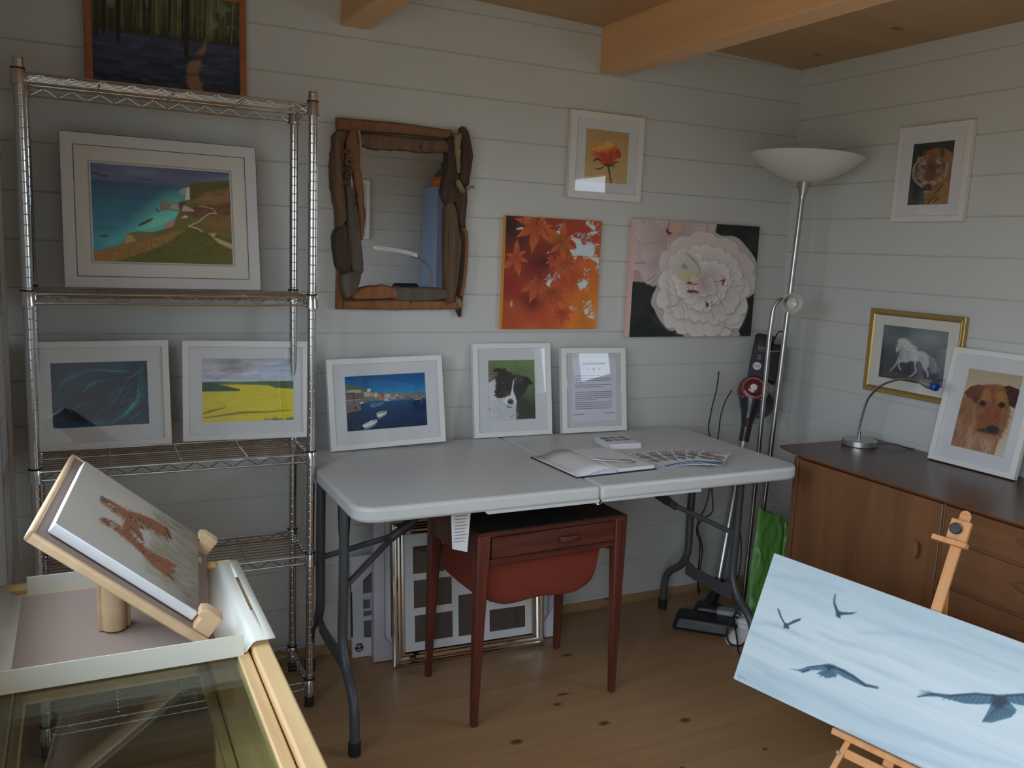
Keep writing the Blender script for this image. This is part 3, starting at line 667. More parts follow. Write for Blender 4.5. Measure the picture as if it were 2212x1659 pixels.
def art_field():
    a = Art(210, 142, ((1300, 193), (1990, 193), (1992, 657), (1303, 675)))
    a.vgrad([(0, (142, 142, 150)), (.2, (160, 160, 168)), (.36, (150, 164, 190)), (1, (170, 180, 200))])
    a.put(np.clip((a.noise(3, 8, 21, 4)-.42)*3.4, 0, 1)*(a.v < .36), (112, 110, 116), .8)
    a.poly([(1700, 290), (1850, 240), (1990, 230), (1990, 340), (1760, 330)], (132, 160, 200), .7, 30); a.strokes([(1310, 220), (1980, 210), (1980, 340), (1310, 350)], 70, 110, 12, [(176, 174, 180), (120, 116, 122), (150, 152, 166), (186, 186, 192)], -.05, .2, 5, .4, 8)
    a.poly([(1300, 372), (1420, 366), (1600, 370), (1780, 364), (1990, 364), (1992, 680), (1300, 680)], (70, 92, 56), 1, 4)
    a.poly([(1300, 400), (1520, 385), (1700, 392), (1790, 394), (1850, 412), (1992, 422), (1995, 680), (1300, 680)], (196, 166, 30), 1, 5)
    a.poly([(1300, 372), (1380, 372), (1440, 390), (1520, 410), (1590, 425), (1580, 438), (1300, 442)], (46, 74, 52), 1, 4); a.poly([(1430, 388), (1560, 386), (1500, 402)], (136, 116, 46), .8, 5); a.poly([(1760, 372), (1992, 364), (1992, 420), (1850, 412)], (64, 86, 52), 1, 5)
    a.mottle(9, 26, .07, 3); a.strokes([(1310, 460), (1985, 440), (1985, 640), (1310, 660)], 150, 80, 9, [(214, 176, 28), (190, 150, 24), (204, 182, 50), (182, 160, 34)], -.08, .15, 8, .35, 5)
    a.line([(1303, 640), (1420, 625), (1600, 600), (1800, 595), (1960, 580)], 14, (88, 94, 40), .9, 5, 4, -.6); a.line([(1303, 610), (1360, 590), (1480, 560)], 14, (84, 92, 42), .9, 5, 4, -.6)
    for x, r in ((1790, 18), (1850, 22), (1890, 14), (1950, 18), (1980, 24)): a.blob(x, 655, r*1.6, r, (78, 92, 60), .95)
    a.blob(1790, 655, 12, 7, (190, 196, 190), .9)
    return a
def art_harbour():
    a = Art(215, 140, ((145, 268), (1958, 165), (2048, 1362), (228, 1530)))
    a.vgrad([(0, (14, 66, 122)), (.2, (16, 86, 142)), (.38, (36, 122, 158)), (.43, (34, 80, 120)), (.55, (20, 58, 96)), (.8, (18, 40, 76)), (1, (16, 30, 54))])
    a.strokes([(230, 1100), (2000, 900), (2040, 1350), (240, 1500)], 220, 170, 14, [(14, 34, 66), (22, 58, 96), (20, 46, 60), (26, 66, 110), (24, 30, 66)], -.07, .06, 2, .5, 8)
    a.poly([(150, 450), (320, 465), (500, 500), (680, 530), (760, 600), (840, 640), (1000, 650), (1250, 640), (1700, 625), (1990, 600), (2000, 740), (1300, 800), (700, 830), (560, 880), (190, 900)], (96, 92, 88), 1, 6)
    a.poly([(150, 450), (350, 470), (560, 510), (690, 540), (640, 600), (420, 560), (160, 580)], (74, 84, 64), 1, 10); a.poly([(180, 620), (300, 570), (540, 570), (520, 650), (380, 660), (250, 650)], (146, 142, 138), .9, 12)
    a.poly([(190, 650), (370, 640), (560, 640), (600, 760), (380, 800), (190, 810)], (88, 80, 68), 1, 8)
    for r, c in (((600, 620, 740, 720), (150, 146, 140)), ((670, 540, 745, 610), (176, 176, 172)), ((750, 620, 820, 665), (170, 88, 86)), ((760, 670, 820, 695), (186, 184, 180)), ((830, 640, 905, 730), (182, 166, 96)), ((905, 640, 1000, 730), (120, 100, 84)), ((990, 670, 1060, 740), (136, 54, 46)), ((1060, 660, 1190, 740), (150, 144, 138)), ((1200, 620, 1300, 735), (110, 98, 84)), ((1310, 660, 1360, 715), (160, 152, 140)), ((1380, 680, 1520, 740), (110, 106, 106))):
        x0, y0, x1, y1 = r; a.poly([(x0, y0), (x1, y0), (x1, y1), (x0, y1)], c, .95, 7)
    a.poly([(890, 640), (1000, 615), (1040, 645)], (70, 60, 56), 1, 5); a.poly([(1195, 630), (1240, 592), (1295, 615)], (84, 76, 62), 1, 5); a.poly([(745, 612), (770, 585), (815, 620)], (84, 70, 64), 1, 5); a.poly([(655, 545), (690, 530), (740, 545)], (60, 56, 52), 1, 5)
    a.strokes([(600, 620), (1900, 640), (1900, 760), (600, 790)], 160, 34, 10, [(190, 186, 180), (60, 58, 62), (120, 112, 104), (84, 80, 110), (146, 120, 100)], 0, .5, 9, .55, 5)
    a.poly([(930, 750), (1040, 742), (990, 800), (930, 800)], (150, 96, 88), .9, 6)
    a.line([(195, 660), (370, 640)], 20, (54, 46, 44), 1, 5); a.line([(362, 640), (378, 880)], 20, (52, 46, 44), 1, 5); a.line([(290, 660), (300, 800)], 8, (96, 88, 76), 1, 4); a.line([(190, 812), (520, 790)], 16, (160, 154, 146), .8, 6)
    a.poly([(190, 890), (380, 885), (520, 890), (545, 1030), (200, 1105)], (104, 90, 84), 1, 6); a.blob(265, 985, 50, 52, (62, 56, 56)); a.blob(265, 985, 20, 20, (130, 118, 110)); a.blob(415, 975, 42, 46, (56, 50, 52)); a.line([(355, 900), (362, 1060)], 8, (64, 58, 58), .8, 4)
    a.poly([(200, 1105), (545, 1030), (560, 1060), (210, 1180)], (34, 40, 48), .8, 16)
    a.line([(200, 885), (330, 875)], 26, (70, 92, 160), .9, 8); a.poly([(500, 865), (545, 840), (595, 845), (580, 872), (520, 885)], (186, 184, 178), .95, 5); a.line([(600, 840), (720, 825)], 22, (76, 90, 150), .8, 8)
    a.line([(740, 850), (1040, 815)], 40, (34, 74, 116), .8, 14); a.line([(750, 895), (1050, 862)], 12, (150, 178, 190), .8, 5); a.line([(755, 940), (880, 925), (990, 905)], 14, (168, 184, 190), .8, 5); a.line([(780, 970), (880, 960)], 8, (110, 150, 176), .7, 4)
    a.poly([(1040, 810), (1060, 770), (1120, 735), (1150, 790), (1230, 795), (1150, 815)], (150, 156, 164), .9, 6); a.line([(1210, 750), (1290, 750)], 26, (134, 160, 166), .9, 7); a.line([(1400, 740), (1520, 760)], 24, (62, 74, 130), .8, 8); a.line([(1410, 738), (1480, 738)], 10, (180, 180, 190), .8, 5); a.line([(1570, 740), (1640, 745)], 22, (50, 60, 120), .8, 8)
    a.poly([(1680, 820), (1960, 760), (2000, 900), (1880, 940), (1720, 930)], (20, 28, 64), .9, 16); a.poly([(1870, 810), (1940, 790), (1880, 940)], (30, 66, 150), .9, 8); a.poly([(1730, 775), (1880, 745), (1860, 780), (1740, 790)], (190, 108, 92), .95, 5); a.blob(1900, 765, 16, 14, (190, 96, 80)); a.line([(1820, 500), (1826, 740)], 7, (48, 56, 70), 1, 4); a.line([(1760, 560), (1775, 740)], 5, (60, 64, 76), .8, 4); a.line([(1880, 560), (1890, 720)], 5, (60, 64, 76), .8, 4); a.line([(1700, 620), (1820, 520), (1960, 640)], 3, (60, 64, 76), .6, 3); a.blob(1780, 700, 24, 16, (170, 168, 170)); a.blob(1920, 705, 30, 12, (150, 150, 150))
    a.poly([(1700, 930), (1990, 900), (2010, 1050), (1720, 1030)], (14, 24, 52), .6, 40)
    a.poly([(890, 1130), (1120, 1060), (1115, 1100), (960, 1185), (905, 1185)], (196, 180, 150), 1, 5, 0); a.poly([(880, 1108), (980, 1062), (1090, 1042), (1128, 1052), (1100, 1090), (920, 1120)], (92, 112, 122), 1, 5); a.line([(880, 1104), (980, 1060), (1090, 1042), (1128, 1054)], 8, (206, 200, 184), 1, 3); a.line([(900, 1118), (1110, 1088)], 8, (206, 196, 170), 1, 3); a.poly([(930, 1215), (1110, 1110), (1100, 1140), (940, 1240)], (150, 136, 110), .8, 8)
    a.poly([(575, 1385), (600, 1350), (720, 1330), (900, 1255), (905, 1295), (800, 1370), (640, 1425), (590, 1418)], (190, 200, 198), 1, 5); a.poly([(600, 1352), (790, 1250), (905, 1240), (900, 1270), (720, 1335)], (168, 186, 190), 1, 5); a.poly([(790, 1270), (890, 1250), (880, 1285), (800, 1300)], (60, 84, 100), .95, 6); a.poly([(670, 1330), (780, 1322), (700, 1348)], (60, 84, 100), .9, 5); a.line([(600, 1356), (720, 1335), (900, 1262)], 8, (216, 220, 212), 1, 3)
    a.poly([(620, 1428), (800, 1375), (900, 1310), (860, 1370), (720, 1450), (620, 1478)], (110, 140, 146), .8, 8); a.line([(580, 1360), (480, 1420), (410, 1480)], 5, (120, 140, 170), .8, 3)
    return a
def art_collie():
    a = Art(150, 190, ((137, 178), (1130, 178), (1160, 1445), (168, 1475)))
    a.vgrad([(0, (88, 106, 66)), (.35, (78, 96, 56)), (.6, (52, 72, 42)), (1, (40, 48, 36))])
    a.mottle(5, 5, .16, 2); a.strokes([(140, 180), (1130, 180), (1150, 1440), (170, 1470)], 260, 90, 16, [(96, 118, 70), (70, 90, 50), (60, 84, 46), (88, 104, 64)], 1.2, .5, 3, .3, 10)
    a.poly([(740, 1460), (720, 1000), (860, 960), (1000, 1060), (1150, 1160), (1160, 1450)], (34, 44, 32), .75, 60)
    a.poly([(150, 470), (170, 425), (250, 420), (290, 470), (280, 560), (200, 620), (150, 650)], (112, 90, 80), 1, 8); a.line([(150, 490), (240, 465)], 14, (54, 42, 38), .8, 8); a.line([(150, 640), (260, 570)], 22, (50, 40, 38), .8, 10)
    a.poly([(150, 660), (260, 590), (330, 560), (380, 900), (700, 900), (760, 1050), (730, 1250), (740, 1450), (168, 1475)], (164, 166, 166), 1, 8)
    a.poly([(260, 1050), (480, 1000), (560, 1200), (720, 1200), (735, 1440), (400, 1460), (250, 1400)], (150, 154, 156), .7, 60, 3); a.strokes([(170, 700), (300, 600), (300, 1000), (700, 1250), (720, 1440), (180, 1460)], 200, 90, 12, [(186, 186, 184), (140, 146, 150), (176, 176, 172)], 1.2, .4, 4, .4, 8)
    a.line([(620, 1400), (700, 1340)], 26, (110, 112, 118), .7, 14); a.line([(450, 1420), (520, 1460)], 22, (116, 118, 122), .6, 14); a.blob(178, 1225, 16, 26, (66, 66, 74))
    blk = (42, 36, 38)
    a.poly([(250, 420), (290, 355), (350, 345), (430, 370), (490, 345), (540, 410), (620, 470), (690, 510), (780, 510), (900, 530), (1000, 560), (1010, 700), (960, 820), (880, 930), (800, 1000), (740, 1040), (715, 940), (640, 930), (560, 940), (480, 975), (400, 985), (320, 980), (330, 950), (285, 930), (300, 880), (280, 830), (310, 800), (295, 710), (320, 690), (300, 600), (310, 560), (350, 450)], blk, 1, 7)
    a.fur([(250, 420), (350, 345), (540, 410), (780, 510), (1000, 560), (1010, 700), (880, 930), (740, 1040), (715, 940), (560, 940), (400, 985), (285, 930), (310, 800), (300, 600)], 200, 40, 12, [(46, 40, 42), (56, 48, 48), (42, 36, 38)], 8, .3, .6, 7, 3)
    a.poly([(870, 540), (960, 530), (1010, 590), (1105, 690), (1080, 720), (1000, 700), (900, 640)], (34, 30, 34), 1, 6); a.line([(870, 540), (985, 540)], 16, (92, 66, 60), .7, 8)
    a.poly([(690, 590), (700, 560), (760, 540), (800, 520), (880, 560), (900, 640), (800, 660), (690, 690)], (66, 58, 58), .7, 30)
    a.poly([(600, 960), (655, 740), (680, 620), (695, 590), (690, 700), (675, 780), (690, 880), (715, 920), (740, 1040), (690, 1140), (560, 1140), (480, 1080), (470, 1000)], (176, 178, 180), 1, 8, 2)
    a.line([(660, 720), (672, 640), (740, 560)], 12, (160, 160, 164), .7, 7); a.blob(450, 680, 26, 40, (92, 72, 62), .7, .6); a.line([(480, 770), (500, 725), (530, 760)], 10, (104, 84, 74), .8, 6); a.blob(480, 860, 110, 60, (62, 48, 44), .7); a.line([(400, 850), (410, 920)], 10, (96, 76, 66), .7, 6); a.blob(560, 900, 70, 34, (84, 60, 50), .8, -.4); a.blob(775, 800, 22, 14, (80, 66, 62), .7)
    a.blob(505, 760, 30, 22, (24, 20, 22), 1, .2); a.blob(498, 752, 7, 6, (170, 170, 176), 1); a.blob(775, 800, 28, 20, (22, 20, 22), 1); a.blob(768, 792, 6, 5, (150, 150, 156), 1)
    a.blob(620, 1070, 66, 56, (48, 46, 54), 1, 0, .75); a.blob(620, 1020, 50, 22, (92, 84, 90), .8); a.line([(535, 1140), (570, 1180), (610, 1192), (650, 1175)], 22, (34, 30, 34), 1, 6, 4, -.5); a.line([(580, 1140), (640, 1150)], 16, (160, 112, 112), .9, 6); a.line([(650, 1135), (705, 1105)], 10, (80, 76, 80), .8, 5); a.strokes([(280, 600), (330, 560), (330, 960), (290, 940)], 40, 50, 7, [(40, 36, 38), (150, 150, 150)], 2.6, .4, 5, .8, 3)
    return a
def art_sheet():
    a = Art(240, 300, ((0, 0), (100, 0), (100, 147), (0, 147)), (178, 178, 190))
    rng = random.Random(4); rows = [(43, 10, 64, 1), (49, 8, 90, 1), (53.5, 8, 90, 1), (58, 9, 26, 1), (63.5, 9, 90, 1), (68, 9, 68, 1), (79.5, 9, 90, 1), (84, 9, 90, 1), (88.3, 9, 90, 1), (92.7, 9, 90, 1), (97, 9, 57, 1), (103, 9, 90, 1), (107.5, 9, 90, 1), (112, 9, 90, 1), (116.5, 9, 88, 1), (129, 4, 28, 0), (128.5, 74, 97, 0)]
    for y, x0, x1, _ in rows:
        x = x0
        while x < x1:
            l = min(rng.uniform(1.5, 7.5), x1-x); a.line([(x, y), (x+l, y)], 1.2, (70, 66, 96), .85, .5); x += l+rng.uniform(.8, 1.5)
    a.poly([(45, 23.5), (55, 23.5), (55, 34), (45, 34)], (206, 180, 150), 1, .5); a.blob(50, 27.5, 3.6, 3, (190, 84, 50), .95); a.line([(50, 29), (50, 33.5)], .8, (120, 90, 70), 1, .4)
    for s in (-1, 1): a.line([(50+s*11, 32), (50+s*12, 29), (50+s*15, 26), (50+s*18, 25.5)], 1.0, (90, 90, 110), .9, .5, 4, .5); a.line([(50+s*12.5, 28), (50+s*10.5, 26)], .8, (90, 90, 110), .8, .4)
    return a
def art_rose():
    a = Art(130, 150, ((340, 340), (1100, 415), (1030, 1320), (275, 1270)))
    a.vgrad([(0, (150, 116, 66)), (.5, (160, 126, 76)), (1, (164, 136, 82))]); a.mottle(6, 6, .04, 2)
    st = (58, 48, 48)
    a.line([(700, 980), (735, 1130), (750, 1290)], 34, (74, 70, 48), 1, 6, 4); a.line([(712, 990), (742, 1140)], 12, st, .8, 6)
    a.poly([(420, 725), (470, 665), (540, 640), (640, 625), (700, 590), (790, 620), (845, 590), (860, 690), (900, 700), (935, 790), (930, 850), (870, 850), (820, 930), (750, 980), (600, 985), (540, 910), (450, 840)], (172, 62, 28), 1, 6, 2)
    a.poly([(420, 720), (470, 665), (560, 640), (640, 620), (720, 570), (790, 610), (850, 595), (840, 660), (700, 740), (600, 770), (480, 740)], (196, 122, 44), .95, 12, 3)
    a.poly([(640, 640), (700, 570), (780, 600), (790, 640), (720, 660)], (206, 142, 58), .9, 10, 3); a.line([(560, 650), (640, 690), (740, 680), (840, 620)], 22, (208, 140, 40), .8, 12, 4); a.line([(590, 740), (680, 720), (800, 670)], 24, (176, 74, 26), .8, 12, 4)
    a.poly([(580, 790), (650, 760), (780, 800), (770, 960), (660, 975), (590, 900)], (160, 48, 26), .8, 26, 3); a.poly([(840, 740), (900, 695), (938, 800), (920, 850), (850, 850)], (150, 44, 34), .95, 10, 2); a.line([(840, 600), (845, 700), (780, 800)], 18, (186, 76, 30), .8, 9, 4); a.poly([(425, 740), (480, 760), (520, 860), (480, 870), (440, 800)], (196, 98, 30), .8, 12, 2); a.poly([(540, 910), (620, 920), (640, 980), (590, 985)], (196, 92, 34), .9, 8)
    a.line([(600, 770), (660, 860), (690, 960)], 20, (140, 40, 24), .6, 12, 4); a.line([(780, 760), (770, 860), (740, 960)], 26, (132, 36, 26), .7, 14, 4); a.line([(470, 760), (540, 820), (580, 900)], 18, (192, 84, 34), .6, 10, 4); a.line([(690, 770), (710, 800)], 18, (196, 96, 60), .8, 8); a.line([(430, 730), (520, 690), (640, 650), (700, 640)], 12, (214, 150, 70), .8, 6, 4); a.line([(480, 670), (540, 645), (530, 690)], 14, (182, 84, 36), .8, 7, 4)
    a.line([(470, 905), (520, 880), (580, 905), (640, 970)], 34, st, 1, 6, 4, .7); a.line([(475, 1040), (530, 1055), (590, 1040), (660, 985)], 26, st, 1, 6, 4, -.6); a.line([(885, 920), (840, 930), (790, 970), (740, 985)], 26, st, 1, 6, 4, -.5); a.line([(750, 985), (790, 1005), (830, 998)], 20, st, 1, 6, 4, .5); a.poly([(640, 960), (750, 965), (730, 1020), (690, 1010)], st, 1, 8, 3)
    return a
def leaf(a, cx, cy, r, ang, col, al=1.0, n=7, spread=2.3, wid=.17, lens=None, vein=None):
    dk = tuple(v*.72 for v in col)
    for i in sorted(range(n), key=lambda k: -abs(k-(n-1)/2)):
        t = ang + spread*(i/(n-1)*2-1); L = r*((lens[i]) if lens else (1-.45*abs(i/(n-1)*2-1))); w = L*wid
        dx, dy = math.cos(t), math.sin(t); px, py = -dy, dx
        P = lambda f, g: (cx+dx*L*f+px*w*g, cy+dy*L*f+py*w*g)
        pts = [P(-.03, .25), P(.2, .72), P(.42, 1.0), P(.62, .86), P(.82, .36), P(1.0, 0), P(.82, -.36), P(.62, -.86), P(.42, -1.0), P(.2, -.72), P(-.03, -.25)]
        a.pgrad(pts, (cx, cy), dk, P(.75, 0), col, al, 5, 3, .7)
        if vein: a.line([(cx, cy), P(.9, 0)], 5, vein, .45, 3)
def art_maple():
    a = Art(230, 250, ((80, 38), (1405, 103), (1322, 1592), (22, 1600)), (140, 46, 22))
    q = (a.u*.9+a.v*.9)/1.8; 
    for k, (c0, c1, c2) in enumerate(((98, 158, 190), (28, 60, 104), (20, 26, 22))): a.c[:, k] = np.interp(q, [0, .5, 1], [c0, c1, c2])
    a.blob(170, 260, 330, 330, (64, 24, 22), .9, 0, .1); a.blob(520, 700, 380, 260, (92, 22, 24), .8, 0, .1); a.blob(150, 1000, 220, 220, (128, 22, 28), .7, 0, .1); a.blob(440, 1230, 260, 160, (84, 24, 24), .8, .3, .1); a.blob(90, 130, 160, 160, (34, 22, 24), .9, 0, .1); a.blob(640, 670, 150, 100, (62, 18, 22), .7)
    a.blob(1100, 300, 300, 200, (142, 34, 28), .8, 0, .1); a.blob(900, 900, 260, 200, (150, 46, 24), .7, 0, .1); a.blob(1230, 1300, 250, 420, (196, 108, 24), .8, 0, .1); a.blob(1150, 680, 200, 120, (188, 90, 26), .7, 0, .1); a.blob(180, 1330, 200, 160, (160, 74, 26), .6, 0, .1); a.blob(1000, 1480, 350, 120, (190, 100, 22), .7, 0, .1); a.blob(560, 1450, 360, 160, (160, 50, 26), .7, 0, .1); a.blob(860, 750, 200, 160, (176, 78, 24), .6, 0, .1); a.blob(640, 480, 200, 120, (110, 28, 22), .6)
    a.mottle(7, 7, .12, 6); sky = (166, 184, 190)
    for pts in ([(310, 60), (430, 62), (440, 130), (320, 150), (300, 110)], [(215, 210), (290, 195), (385, 200), (330, 245), (290, 225), (235, 235)], [(735, 260), (800, 235), (860, 250), (820, 290), (735, 330)], [(930, 360), (985, 290), (1040, 340), (1110, 350), (1130, 420), (1170, 440), (1200, 390), (1260, 400), (1290, 420), (1310, 520), (1270, 600), (1170, 590), (1100, 580), (1000, 590), (950, 500), (1050, 480), (1040, 420), (1000, 370)], [(625, 985), (660, 935), (700, 920), (730, 910), (690, 970), (675, 1025)], [(1180, 110), (1230, 110), (1230, 150), (1310, 160), (1290, 240), (1240, 190), (1180, 140)], [(1190, 280), (1240, 250), (1340, 240), (1340, 270), (1240, 300), (1215, 355)], [(1200, 600), (1290, 600), (1360, 610), (1365, 690), (1290, 650)], [(1010, 660), (1010, 610), (1040, 590), (1060, 600), (1020, 680)], [(570, 140), (610, 115), (635, 130), (600, 155)], [(1060, 965), (1120, 945), (1160, 910), (1200, 950), (1190, 1000), (1120, 1050), (1080, 1020)], [(780, 350), (830, 345), (805, 385)], [(1150, 1330), (1210, 1300), (1220, 1370), (1170, 1395)], [(1200, 1420), (1260, 1400), (1300, 1450), (1240, 1450)], [(925, 730), (995, 745), (975, 775)], [(880, 770), (905, 820), (870, 825)], [(635, 560), (660, 525), (675, 545)]):
        a.poly(pts, sky, .95, 7)
    for reg, n, l, sd in (([(700, 140), (860, 150), (860, 300), (740, 330)], 12, 50, 1), ([(1000, 260), (1150, 300), (1320, 400), (1300, 520), (1100, 440)], 30, 70, 2), ([(600, 880), (760, 810), (830, 900), (740, 970), (620, 980)], 24, 45, 3), ([(1050, 920), (1210, 920), (1200, 1060), (1080, 1070)], 24, 45, 4), ([(1150, 1190), (1260, 1190), (1300, 1460), (1150, 1400)], 34, 45, 5), ([(1290, 700), (1370, 690), (1365, 850), (1300, 780)], 14, 45, 6), ([(1140, 770), (1220, 770), (1210, 860), (1140, 880)], 12, 36, 7), ([(1180, 110), (1360, 150), (1350, 300), (1200, 300)], 22, 50, 8), ([(960, 1300), (1030, 1310), (1000, 1390)], 6, 36, 9), ([(110, 1240), (180, 1250), (160, 1360)], 6, 36, 10), ([(1020, 600), (1370, 570), (1370, 660), (1060, 650)], 16, 46, 11)):
        a.strokes(reg, n, l, 13, [sky, (150, 168, 176)], -1.0, .6, sd, 1.0, 4)
    a.strokes([(960, 240), (1320, 300), (1330, 480), (1150, 420), (1000, 330)], 40, 60, 9, [(140, 38, 26), (150, 60, 26)], -1.2, .5, 12, .9, 4)
    for cx, cy, r, g_, c, sp, ln in ((500, 160, 420, 1.75, (178, 76, 26), 2.5, [.75, .75, .8, .95, .6, .55, .5, ][::-1]), (850, 400, 330, .5, (172, 78, 24), 2.9, [1, .9, .55, .65, .8, .7, .9]), (215, 600, 300, 1.4, (178, 74, 30), 2.9, [.8, .55, .62, .95, .9, .5, .3]), (530, 950, 330, 2.0, (168, 70, 30), 1.9, [.35, .5, .6, 1, .9, .4, .3]), (740, 610, 200, 1.9, (166, 62, 28), 1.7, [.5, .6, .7, .9, .8, .6, .4]), (850, 1360, 220, 1.6, (166, 52, 28), 2.3, None), (700, 1070, 330, 1.3, (158, 60, 28), 1.8, None), (900, 680, 300, 1.4, (168, 70, 28), 2.4, None)):
        leaf(a, cx, cy, r, g_, c, .75 if cy > 1000 or cx > 880 else .95, 7, sp, .17, ln, (196, 108, 44))
    for pts in ([(300, 60), (330, 240)], [(590, 430), (700, 470), (770, 400), (850, 380)], [(430, 660), (520, 760), (550, 900)], [(560, 950), (680, 1040)], [(520, 60), (500, 150)], [(760, 640), (740, 560)]): a.line(pts, 7, (58, 24, 26), .9, 4, 4)
    return a
def petal(a, bx, by, ang, L, w, edge, base, al=.95, rim=(176, 168, 164), sh=(96, 92, 98), notch=.06):
    dx, dy = math.cos(ang), math.sin(ang); px, py = -dy, dx
    P = lambda f, g: (bx+dx*L*f+px*w*g, by+dy*L*f+py*w*g)
    pts = [P(0, -.18), P(.28, -.42), P(.62, -.56), P(.88, -.44), P(1.0, -.18), P(1-notch, 0), P(1.01, .2), P(.88, .46), P(.6, .55), P(.28, .40), P(0, .18)]
    q = [(x+dx*16+5, y+dy*16+10) for x, y in pts]
    a.poly(q, sh, .38*al, 22, 3)
    a.pgrad(pts, (bx, by), base, P(.95, 0), edge, al, 5, 4, .75)
    a.line(pts[2:9], 9, rim, .6*al, 5, 3, -.6)
    for g in (-.22, 0.02, .24): a.line([P(.15, g*.5), P(.55, g), P(.88, g*1.15)], 10, tuple(v*.93 for v in base), .35*al, 8, 3, -.8)
def art_peony():
    a = Art(280, 250, ((200, 82), (1778, 170), (1648, 1580), (90, 1590)), (22, 25, 26))
    a.strokes([(120, 900), (450, 940), (450, 1300), (800, 1560), (100, 1570)], 50, 200, 70, [(30, 36, 28), (22, 28, 25), (38, 45, 28), (17, 19, 22)], -.9, .25, 3, .6, 40); a.strokes([(1250, 180), (1760, 190), (1720, 560), (1560, 360)], 30, 170, 60, [(32, 36, 28), (24, 26, 25), (38, 43, 30)], 2.2, .25, 4, .6, 34); a.blob(560, 1430, 240, 90, (44, 49, 28), .7, .6)
    rng = random.Random(21)
    pe, pb, pr = (158, 140, 137), (138, 116, 116), (172, 158, 154)
    a.poly([(140, 60), (1200, 130), (1215, 250), (900, 330), (760, 420), (560, 560), (470, 680), (450, 940), (390, 945), (300, 890), (110, 880)], (136, 115, 115), 1, 5)
    for bx, by, an, L, w in ((520, 330, 2.75, 460, 420), (500, 380, 2.2, 480, 400), (470, 500, 1.75, 420, 330), (560, 260, -2.7, 430, 330), (640, 240, -1.9, 260, 260), (760, 200, -1.2, 240, 240), (900, 220, -.5, 330, 260), (560, 430, 2.5, 330, 260), (480, 560, 2.0, 330, 210), (520, 300, -2.95, 330, 220), (640, 330, .95, 230, 220), (820, 170, .2, 260, 200), (440, 640, 1.85, 290, 150)): petal(a, bx, by, an, L, w, pe, pb, .85, pr, (100, 84, 88))
    a.poly([(650, 140), (760, 150), (775, 245), (640, 255), (600, 210)], (152, 120, 104), .95, 8, 2); a.poly([(570, 235), (600, 195), (610, 240), (655, 260), (635, 320), (600, 280)], (92, 28, 30), 1, 5); a.line([(620, 100), (610, 170), (575, 225)], 12, (92, 74, 80), .9, 6, 4)
    petal(a, 650, 270, 1.3, 220, 200, pe, pb, .9, pr, (100, 84, 88)); petal(a, 800, 240, .2, 300, 190, pe, pb, .9, pr, (100, 84, 88))
    for pts in ([(280, 90), (300, 130)], [(320, 880), (440, 800)], [(170, 650), (320, 640)], [(370, 925), (440, 850)]): a.line(pts, 10, (92, 66, 74), .8, 5, 4, -.5)
    OUT = [(450, 730), (520, 600), (600, 500), (720, 420), (860, 330), (1000, 240), (1140, 225), (1290, 290), (1420, 290), (1515, 330), (1620, 450), (1690, 540), (1735, 640), (1735, 780), (1700, 1000), (1590, 1090), (1615, 1200), (1580, 1350), (1490, 1520), (1470, 1590), (800, 1600), (770, 1470), (650, 1515), (560, 1480), (460, 1340), (410, 1230), (370, 1160), (400, 1030), (450, 930)]
    a.poly(OUT, (140, 132, 130), 1, 5, 2)
    we, wb = (168, 161, 156), (128, 123, 126); cx, cy = 1040, 900
    outer = [(-2.35, 640, 520), (-1.85, 650, 560), (-1.25, 640, 560), (-.72, 660, 560), (-.2, 690, 560), (.35, 600, 480), (2.95, 560, 480), (2.55, 640, 440), (2.15, 720, 430), (1.0, 730, 460), (.7, 660, 420), (1.55, 700, 480)]
    for an, L, w in outer: petal(a, cx, cy, an, L, w, (160, 148, 144) if an < 0 else we, wb, .95)
    for an, L, w in ((-2.5, 470, 330), (-2.0, 480, 340), (-1.5, 500, 330), (-1.0, 520, 330), (-.5, 520, 320), (0.0, 520, 320), (2.9, 460, 300), (2.45, 520, 280), (2.0, 520, 260), (1.55, 560, 280), (1.1, 540, 280), (.6, 500, 300)): petal(a, cx+rng.uniform(-30, 30), cy+rng.uniform(-30, 30), an+rng.uniform(-.12, .12), L*rng.uniform(.9, 1.05), w, we, wb, .92)
    for k in range(15):
        an = -PI+k*2*PI/15+rng.uniform(-.15, .15); petal(a, cx+60*math.cos(an), cy+40*math.sin(an), an, rng.uniform(230, 350), rng.uniform(170, 240), (174, 168, 162), (124, 120, 124), .92)
    petal(a, 960, 860, -2.25, 440, 330, (160, 154, 150), (140, 130, 112), .95); petal(a, 830, 850, -1.2, 250, 190, (152, 148, 146), (150, 136, 96), .9); a.poly([(700, 760), (770, 740), (880, 790), (960, 850), (900, 885), (790, 850)], (156, 142, 100), .6, 26, 2); a.poly([(760, 690), (790, 640), (850, 690), (830, 725)], (104, 102, 110), .8, 12); a.line([(900, 870), (970, 845), (1030, 800)], 22, (168, 142, 70), .75, 12, 4)
    a.line([(820, 510), (900, 580), (980, 680), (1010, 760)], 24, (100, 100, 110), .7, 12, 5, -.5)
    a.poly([(960, 880), (1060, 840), (1150, 870), (1120, 950), (1000, 975), (900, 940)], (146, 116, 118), .7, 30, 2)
    for k in range(9): an = rng.uniform(-.5, 3.6); petal(a, cx, cy+20, an, rng.uniform(120, 190), rng.uniform(90, 130), (170, 158, 156), (140, 116, 118), .8)
